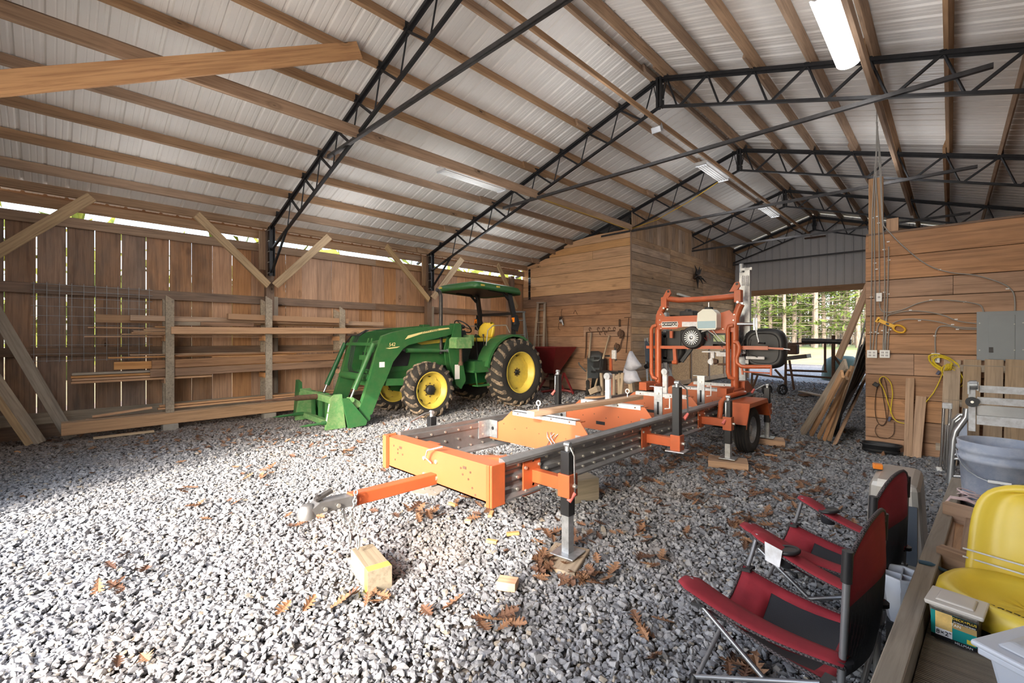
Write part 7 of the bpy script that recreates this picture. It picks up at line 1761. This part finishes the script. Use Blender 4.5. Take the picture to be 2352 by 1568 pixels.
# ================================================================== pipe frames and tables near the back opening
t = thing('pipe_rack', 'tall rusty pipe frame standing in the back opening', 'frame', G(1860, 890))
def O(px, py, Y): return PY(px, py, Y)
for Yk, lst in ((15.0, (((1914, 770), (1914, 877)), ((1805, 780), (1805, 884)), ((1805, 860), (1914, 868)), ((1805, 790), (1955, 784)), ((1895, 785), (1895, 855)), ((1805, 850), (1900, 853)), ((1914, 815), (1930, 838)))),):
    for a, b in lst: mb = MB(); e_ = O(*b, Yk); e_.z = 0.0 if e_.z < .16 and a[0] == b[0] else e_.z; mb.cyl(O(*a, Yk), e_, .045 if a[1] == 770 else .03, n=8); ob('pipe', mb, M['rust'], t)
mb = MB(); mb.cyl(O(1842, 782, 15), O(1955, 785, 15), .07, n=10); ob('sleeve', mb, M['tie'], t)
t = thing('work_table', 'old saw table on pipe legs behind the sawmill guard', 'table', G(1790, 895))
mb = MB(); mb.beam(O(1786, 825, 13.2), O(1858, 817, 13.2), .5, .1); ob('table_top', mb, M['tie'], t)
for a, b in (((1805, 825), (1803, 895)), ((1728, 853), (1725, 905)), ((1813, 827), (1824, 895)), ((1728, 858), (1805, 868)), ((1725, 900), (1740, 862)), ((1780, 848), (1802, 872))): mb = MB(); mb.cyl(O(*a, 13.2), O(*b, 13.2), .03, n=6); ob('leg', mb, M['rust'], t)
mb = MB(); mb.box(O(1815, 802, 13.2), (.35, .3, .25)); ob('motor', mb, M['rust'], t, bevel=.03)
for (x, y) in ((1797, 893), (1762, 900)):
    q = O(x, y, 13.1); q.z = .14 if x == 1797 else .1; mb = MB(); mb.lathe([(.09, -.02), (.14, -.02), (.14, .02), (.09, .02)], q, (.8, -.6, 0), 20, closed=True)
    for j in range(5): a_ = 2 * PI * j / 5; mb.cyl(q, q + V(.6 * .1 * math.cos(a_), .8 * .1 * math.cos(a_), .1 * math.sin(a_)), .012, n=5)
    tag(ob('small_wheel', mb, M['blackpl'], None), 'small black spoked wheel by the table leg' if x == 1797 else 'small dark castor wheel farther left', 'wheel')
t = thing('green_bin', 'dark green tarp covered bin outside the back opening', 'bin', (-3.0, 19.5, 0)); q = PY(1935, 830, 19.5)
mb = MB(); mb.lathe([(0, .85), (.3, .83), (.5, .7), (.6, .4), (.62, 0)], (q.x, 19.5, 0), (0, 0, 1), 12); ob('cover', mb, flat('dark_green_tarp', lin(52, 70, 58), .7, 0, .15, 4), t)
mb = MB(); mb.lathe([(0, .03), (.16, .04), (.12, .08), (0, .1)], (O(1848, 897, 13).x, 13, 0), (0, 0, 1), 12); tag(ob('dirt_clod', mb, M['rust'], None), 'dark heap of scrap on the gravel by the table', 'scrap')
mb = MB(); mb.beam(O(1805, 600, 17.6) , O(1806, 600, 17.6), .01, .01)
t = thing('shop_light', 'old brown rectangular heater hanging before the back gable', 'heater', (-2.9, 17.4, 4.0)); a, b = PY(1848, 549, 17.45), PY(1896, 540, 17.45)
mb = MB(); mb.bb((a.x, 17.4, a.z), (b.x, 17.5, b.z)); ob('housing', mb, M['rust'], t)

# ================================================================== outdoors: field, bank, pines and bare trunks
fm_ = NT('dry_field'); v = fm_.coords((1, 1, 1), rnd=False); n1 = fm_.noise(v, .35, 6, .65); n2 = fm_.noise(v, 6, 6, .7)
c_ = fm_.ramp(n1, [(.3, lin(126, 102, 70)), (.55, lin(148, 126, 88)), (.75, lin(110, 102, 62))]); c_ = fm_.mix(.3, c_, fm_.ramp(n2, [(.35, (.45, .42, .38)), (.65, (1, 1, 1))]), 'MULTIPLY')
M['field'] = fm_.set(c_, .95, 0, n2, .5, .05)
M['grass'] = flat('green_field', lin(88, 100, 46), .95, 0, .2, 2)
mb = MB(); rows = []
for y, z in ((30, -.03), (31, -.02), (36, .2), (41, .55), (43, .6)): rows.append([(x, y + 1.5 * math.sin(x * .13), z + .08 * math.sin(x * .4 + y)) for x in range(-70, 61, 5)])
mb.grid(rows); fo = ob('field_bank', mb, M['field']); fo['kind'] = 'structure'
mb = MB(); mb.grid([[(x, y, .6 + (.05 * math.sin(x * .2 + y))) for x in range(-110, 111, 10)] for y in (42, 60, 90)]); fo = ob('back_field', mb, M['grass']); fo['kind'] = 'structure'
mb = MB(); mb.add([(-120, -60, -.06), (120, -60, -.06), (120, 44, -.06), (-120, 44, -.06)], [(0, 1, 2, 3)]); fo = ob('yard_ground', mb, M['field']); fo['kind'] = 'structure'
bk = NT('bark'); v = bk.coords((1, 1, .3)); nb = bk.noise(v, 8, 5, .7); M['bark'] = bk.set(bk.ramp(nb, [(.3, lin(66, 58, 50)), (.7, lin(122, 112, 102))]), .9, 0, nb, .5, .02)
def needle(name, c1_, c2_):
    t_ = NT(name); v = t_.coords((1, 1, 1)); n_ = t_.noise(v, 1.4, 4, .7); m = t_.set(t_.ramp(n_, [(.3, c1_), (.7, c2_)]), .8); t_.b.inputs['Specular IOR Level'].default_value = .1; return m
M['needles'] = [needle('pine_needles', lin(34, 50, 26), lin(84, 98, 42)), needle('yellow_green_needles', lin(60, 74, 32), lin(118, 124, 54)), needle('hazy_brush', lin(70, 62, 52), lin(112, 100, 84))]
def pine_meshes(seed, H_, base, n, spread):
    r_ = random.Random(seed); tr = MB(); tr.tube([(0, 0, -.3), (r_.uniform(-.1, .1), 0, H_ * .5), (r_.uniform(-.2, .2), 0, H_)], [.2, .14, .03], 7)
    fo_ = MB(); br = MB()
    for k in range(n):
        z = base + (H_ - base) * (k / n) ** .9; L_ = spread * (1 - (z / H_) ** 1.6) * r_.uniform(.6, 1.1) + .3; a_ = r_.uniform(0, 2 * PI); dx, dy = math.cos(a_), math.sin(a_); dz = r_.uniform(-.12, .15)
        tip = V(dx * L_, dy * L_, z + dz * L_); br.tube([(0, 0, z), (dx * L_ * .5, dy * L_ * .5, z + dz * L_ * .5), tip], [.035, .022, .008], 4)
        for j in range(26):
            f_ = r_.uniform(.3, 1.05); c = V(dx * L_ * f_, dy * L_ * f_, z + dz * L_ * f_) + V(r_.gauss(0, .2), r_.gauss(0, .2), r_.gauss(0, .1)); s_ = r_.uniform(.16, .42)
            d1 = V(r_.gauss(0, 1), r_.gauss(0, 1), r_.gauss(0, .4)).normalized() * s_; d2 = V(r_.gauss(0, 1), r_.gauss(0, 1), r_.gauss(0, .6)).normalized() * s_ * .35
            fo_.add([c - d1, c + d2, c + d1], [(0, 1, 2)])
    return tr.mesh('trunk'), br.mesh('branches'), fo_.mesh('foliage')
pm = [pine_meshes(1, 13, 1.2, 60, 3.4), pine_meshes(2, 15, 2.0, 60, 3.6), pine_meshes(3, 11, .8, 55, 3.0)]
def bare_meshes(seed, H_):
    r_ = random.Random(seed); tr = MB(); tr.tube([(0, 0, -.3), (r_.uniform(-.2, .2), 0, H_ * .5), (r_.uniform(-.5, .5), 0, H_)], [.15, .1, .02], 7)
    br = MB()
    for k in range(46):
        z = r_.uniform(1.0, H_ * .95); L_ = r_.uniform(.6, 2.4); a_ = r_.uniform(0, 2 * PI); up_ = r_.uniform(.1, .8)
        e = V(math.cos(a_) * L_, math.sin(a_) * L_, z + up_ * L_); br.tube([(0, 0, z), tuple(V(0, 0, z).lerp(e, .5) + V(0, 0, -.1)), e], [.03, .018, .005], 4)
        for q_ in range(3): f_ = r_.uniform(.4, .9); m_ = V(0, 0, z).lerp(e, f_); br.tube([m_, m_ + V(r_.gauss(0, .4), r_.gauss(0, .4), r_.uniform(.1, .5))], [.012, .003], 3)
    return tr.mesh('trunk'), br.mesh('branches')
bmz = [bare_meshes(k, 14) for k in (11, 12, 13)]
def inst(name, me, mat, par): 
    me = me
    if not me.materials: me.materials.append(mat)
    o = bpy.data.objects.new(name, me); COL.objects.link(o); o.parent = par; return o
rt = random.Random(21)
kinds = ['dark green pine at the wood edge beyond the field', 'tall pine with high crown at the wood edge beyond the field', 'yellow green young pine in front of the wood']
for k in range(26):
    q = (k + .5) / 26; px = 1690 + 320 * q + rt.uniform(-8, 8); Y = rt.uniform(46, 60); p = PY(px, 777, Y); ki = (0, 1, 2)[k % 3] if k < 14 or k % 3 != 2 else 1
    if k >= 16 and k % 2: continue
    t = thing('pine_tree', kinds[ki], 'tree', (p.x, Y, .6), (0, 0, rt.uniform(0, 6)), group='pines beyond the field'); s_ = rt.uniform(.85, 1.15); t.scale = (s_, s_, s_)
    inst('trunk', pm[ki][0], M['bark'], t); inst('branches', pm[ki][1], M['bark'], t); inst('foliage', pm[ki][2], M['needles'][[0, 0, 1][ki]], t)
for k in range(32):
    px = 1700 + 310 * (k / 32) + rt.uniform(-6, 6); Y = rt.uniform(56, 82); p = PY(px, 777, Y)
    t = thing('bare_tree', 'pale bare trunk of a leafless tree in the wood beyond the field', 'tree', (p.x, Y, .6), (0, 0, rt.uniform(0, 6)), group='bare trees beyond the field'); s_ = rt.uniform(.9, 1.3); t.scale = (s_, s_, s_)
    inst('trunk', bmz[k % 3][0], M['bark'], t); inst('branches', bmz[k % 3][1], M['bark'], t)
# brushy wood floor behind
mb = MB(); r_ = random.Random(9)
for k in range(9000):
    Y = r_.uniform(66, 84); px = r_.uniform(1600, 2100); p = PY(px, 777, Y); z = .5 + abs(r_.gauss(0, 3.2)); s_ = r_.uniform(.15, .5); c = V(p.x, Y, z)
    d1 = V(r_.gauss(0, 1), r_.gauss(0, .5), r_.gauss(0, 1.2)).normalized() * s_; d2 = V(r_.gauss(0, 1), r_.gauss(0, .5), r_.gauss(0, .6)).normalized() * s_ * .3; mb.add([c - d1, c + d2, c + d1], [(0, 1, 2)])
tag(ob('underbrush', mb, M['needles'][2], None), 'hazy grey brown brush filling the wood behind the trunks', 'brush', kind='stuff')
mb = MB()
for k in range(2500):
    Y = r_.uniform(60, 76); X = r_.uniform(-95, -12); z = abs(r_.gauss(0, 4)); s_ = r_.uniform(.5, 1.6); c = V(X, Y * .0 + r_.uniform(-6, 60), z); c.x = -22 - r_.uniform(0, 25)
    d1 = V(r_.gauss(0, 1), r_.gauss(0, 1), r_.gauss(0, 1)).normalized() * s_; d2 = V(r_.gauss(0, 1), r_.gauss(0, 1), r_.gauss(0, 1)).normalized() * s_ * .5; mb.add([c - d1, c + d2, c + d1], [(0, 1, 2)])
tag(ob('side_woods', mb, M['needles'][1], None), 'yellow green tree line glimpsed through the left wall slit', 'foliage', kind='stuff')
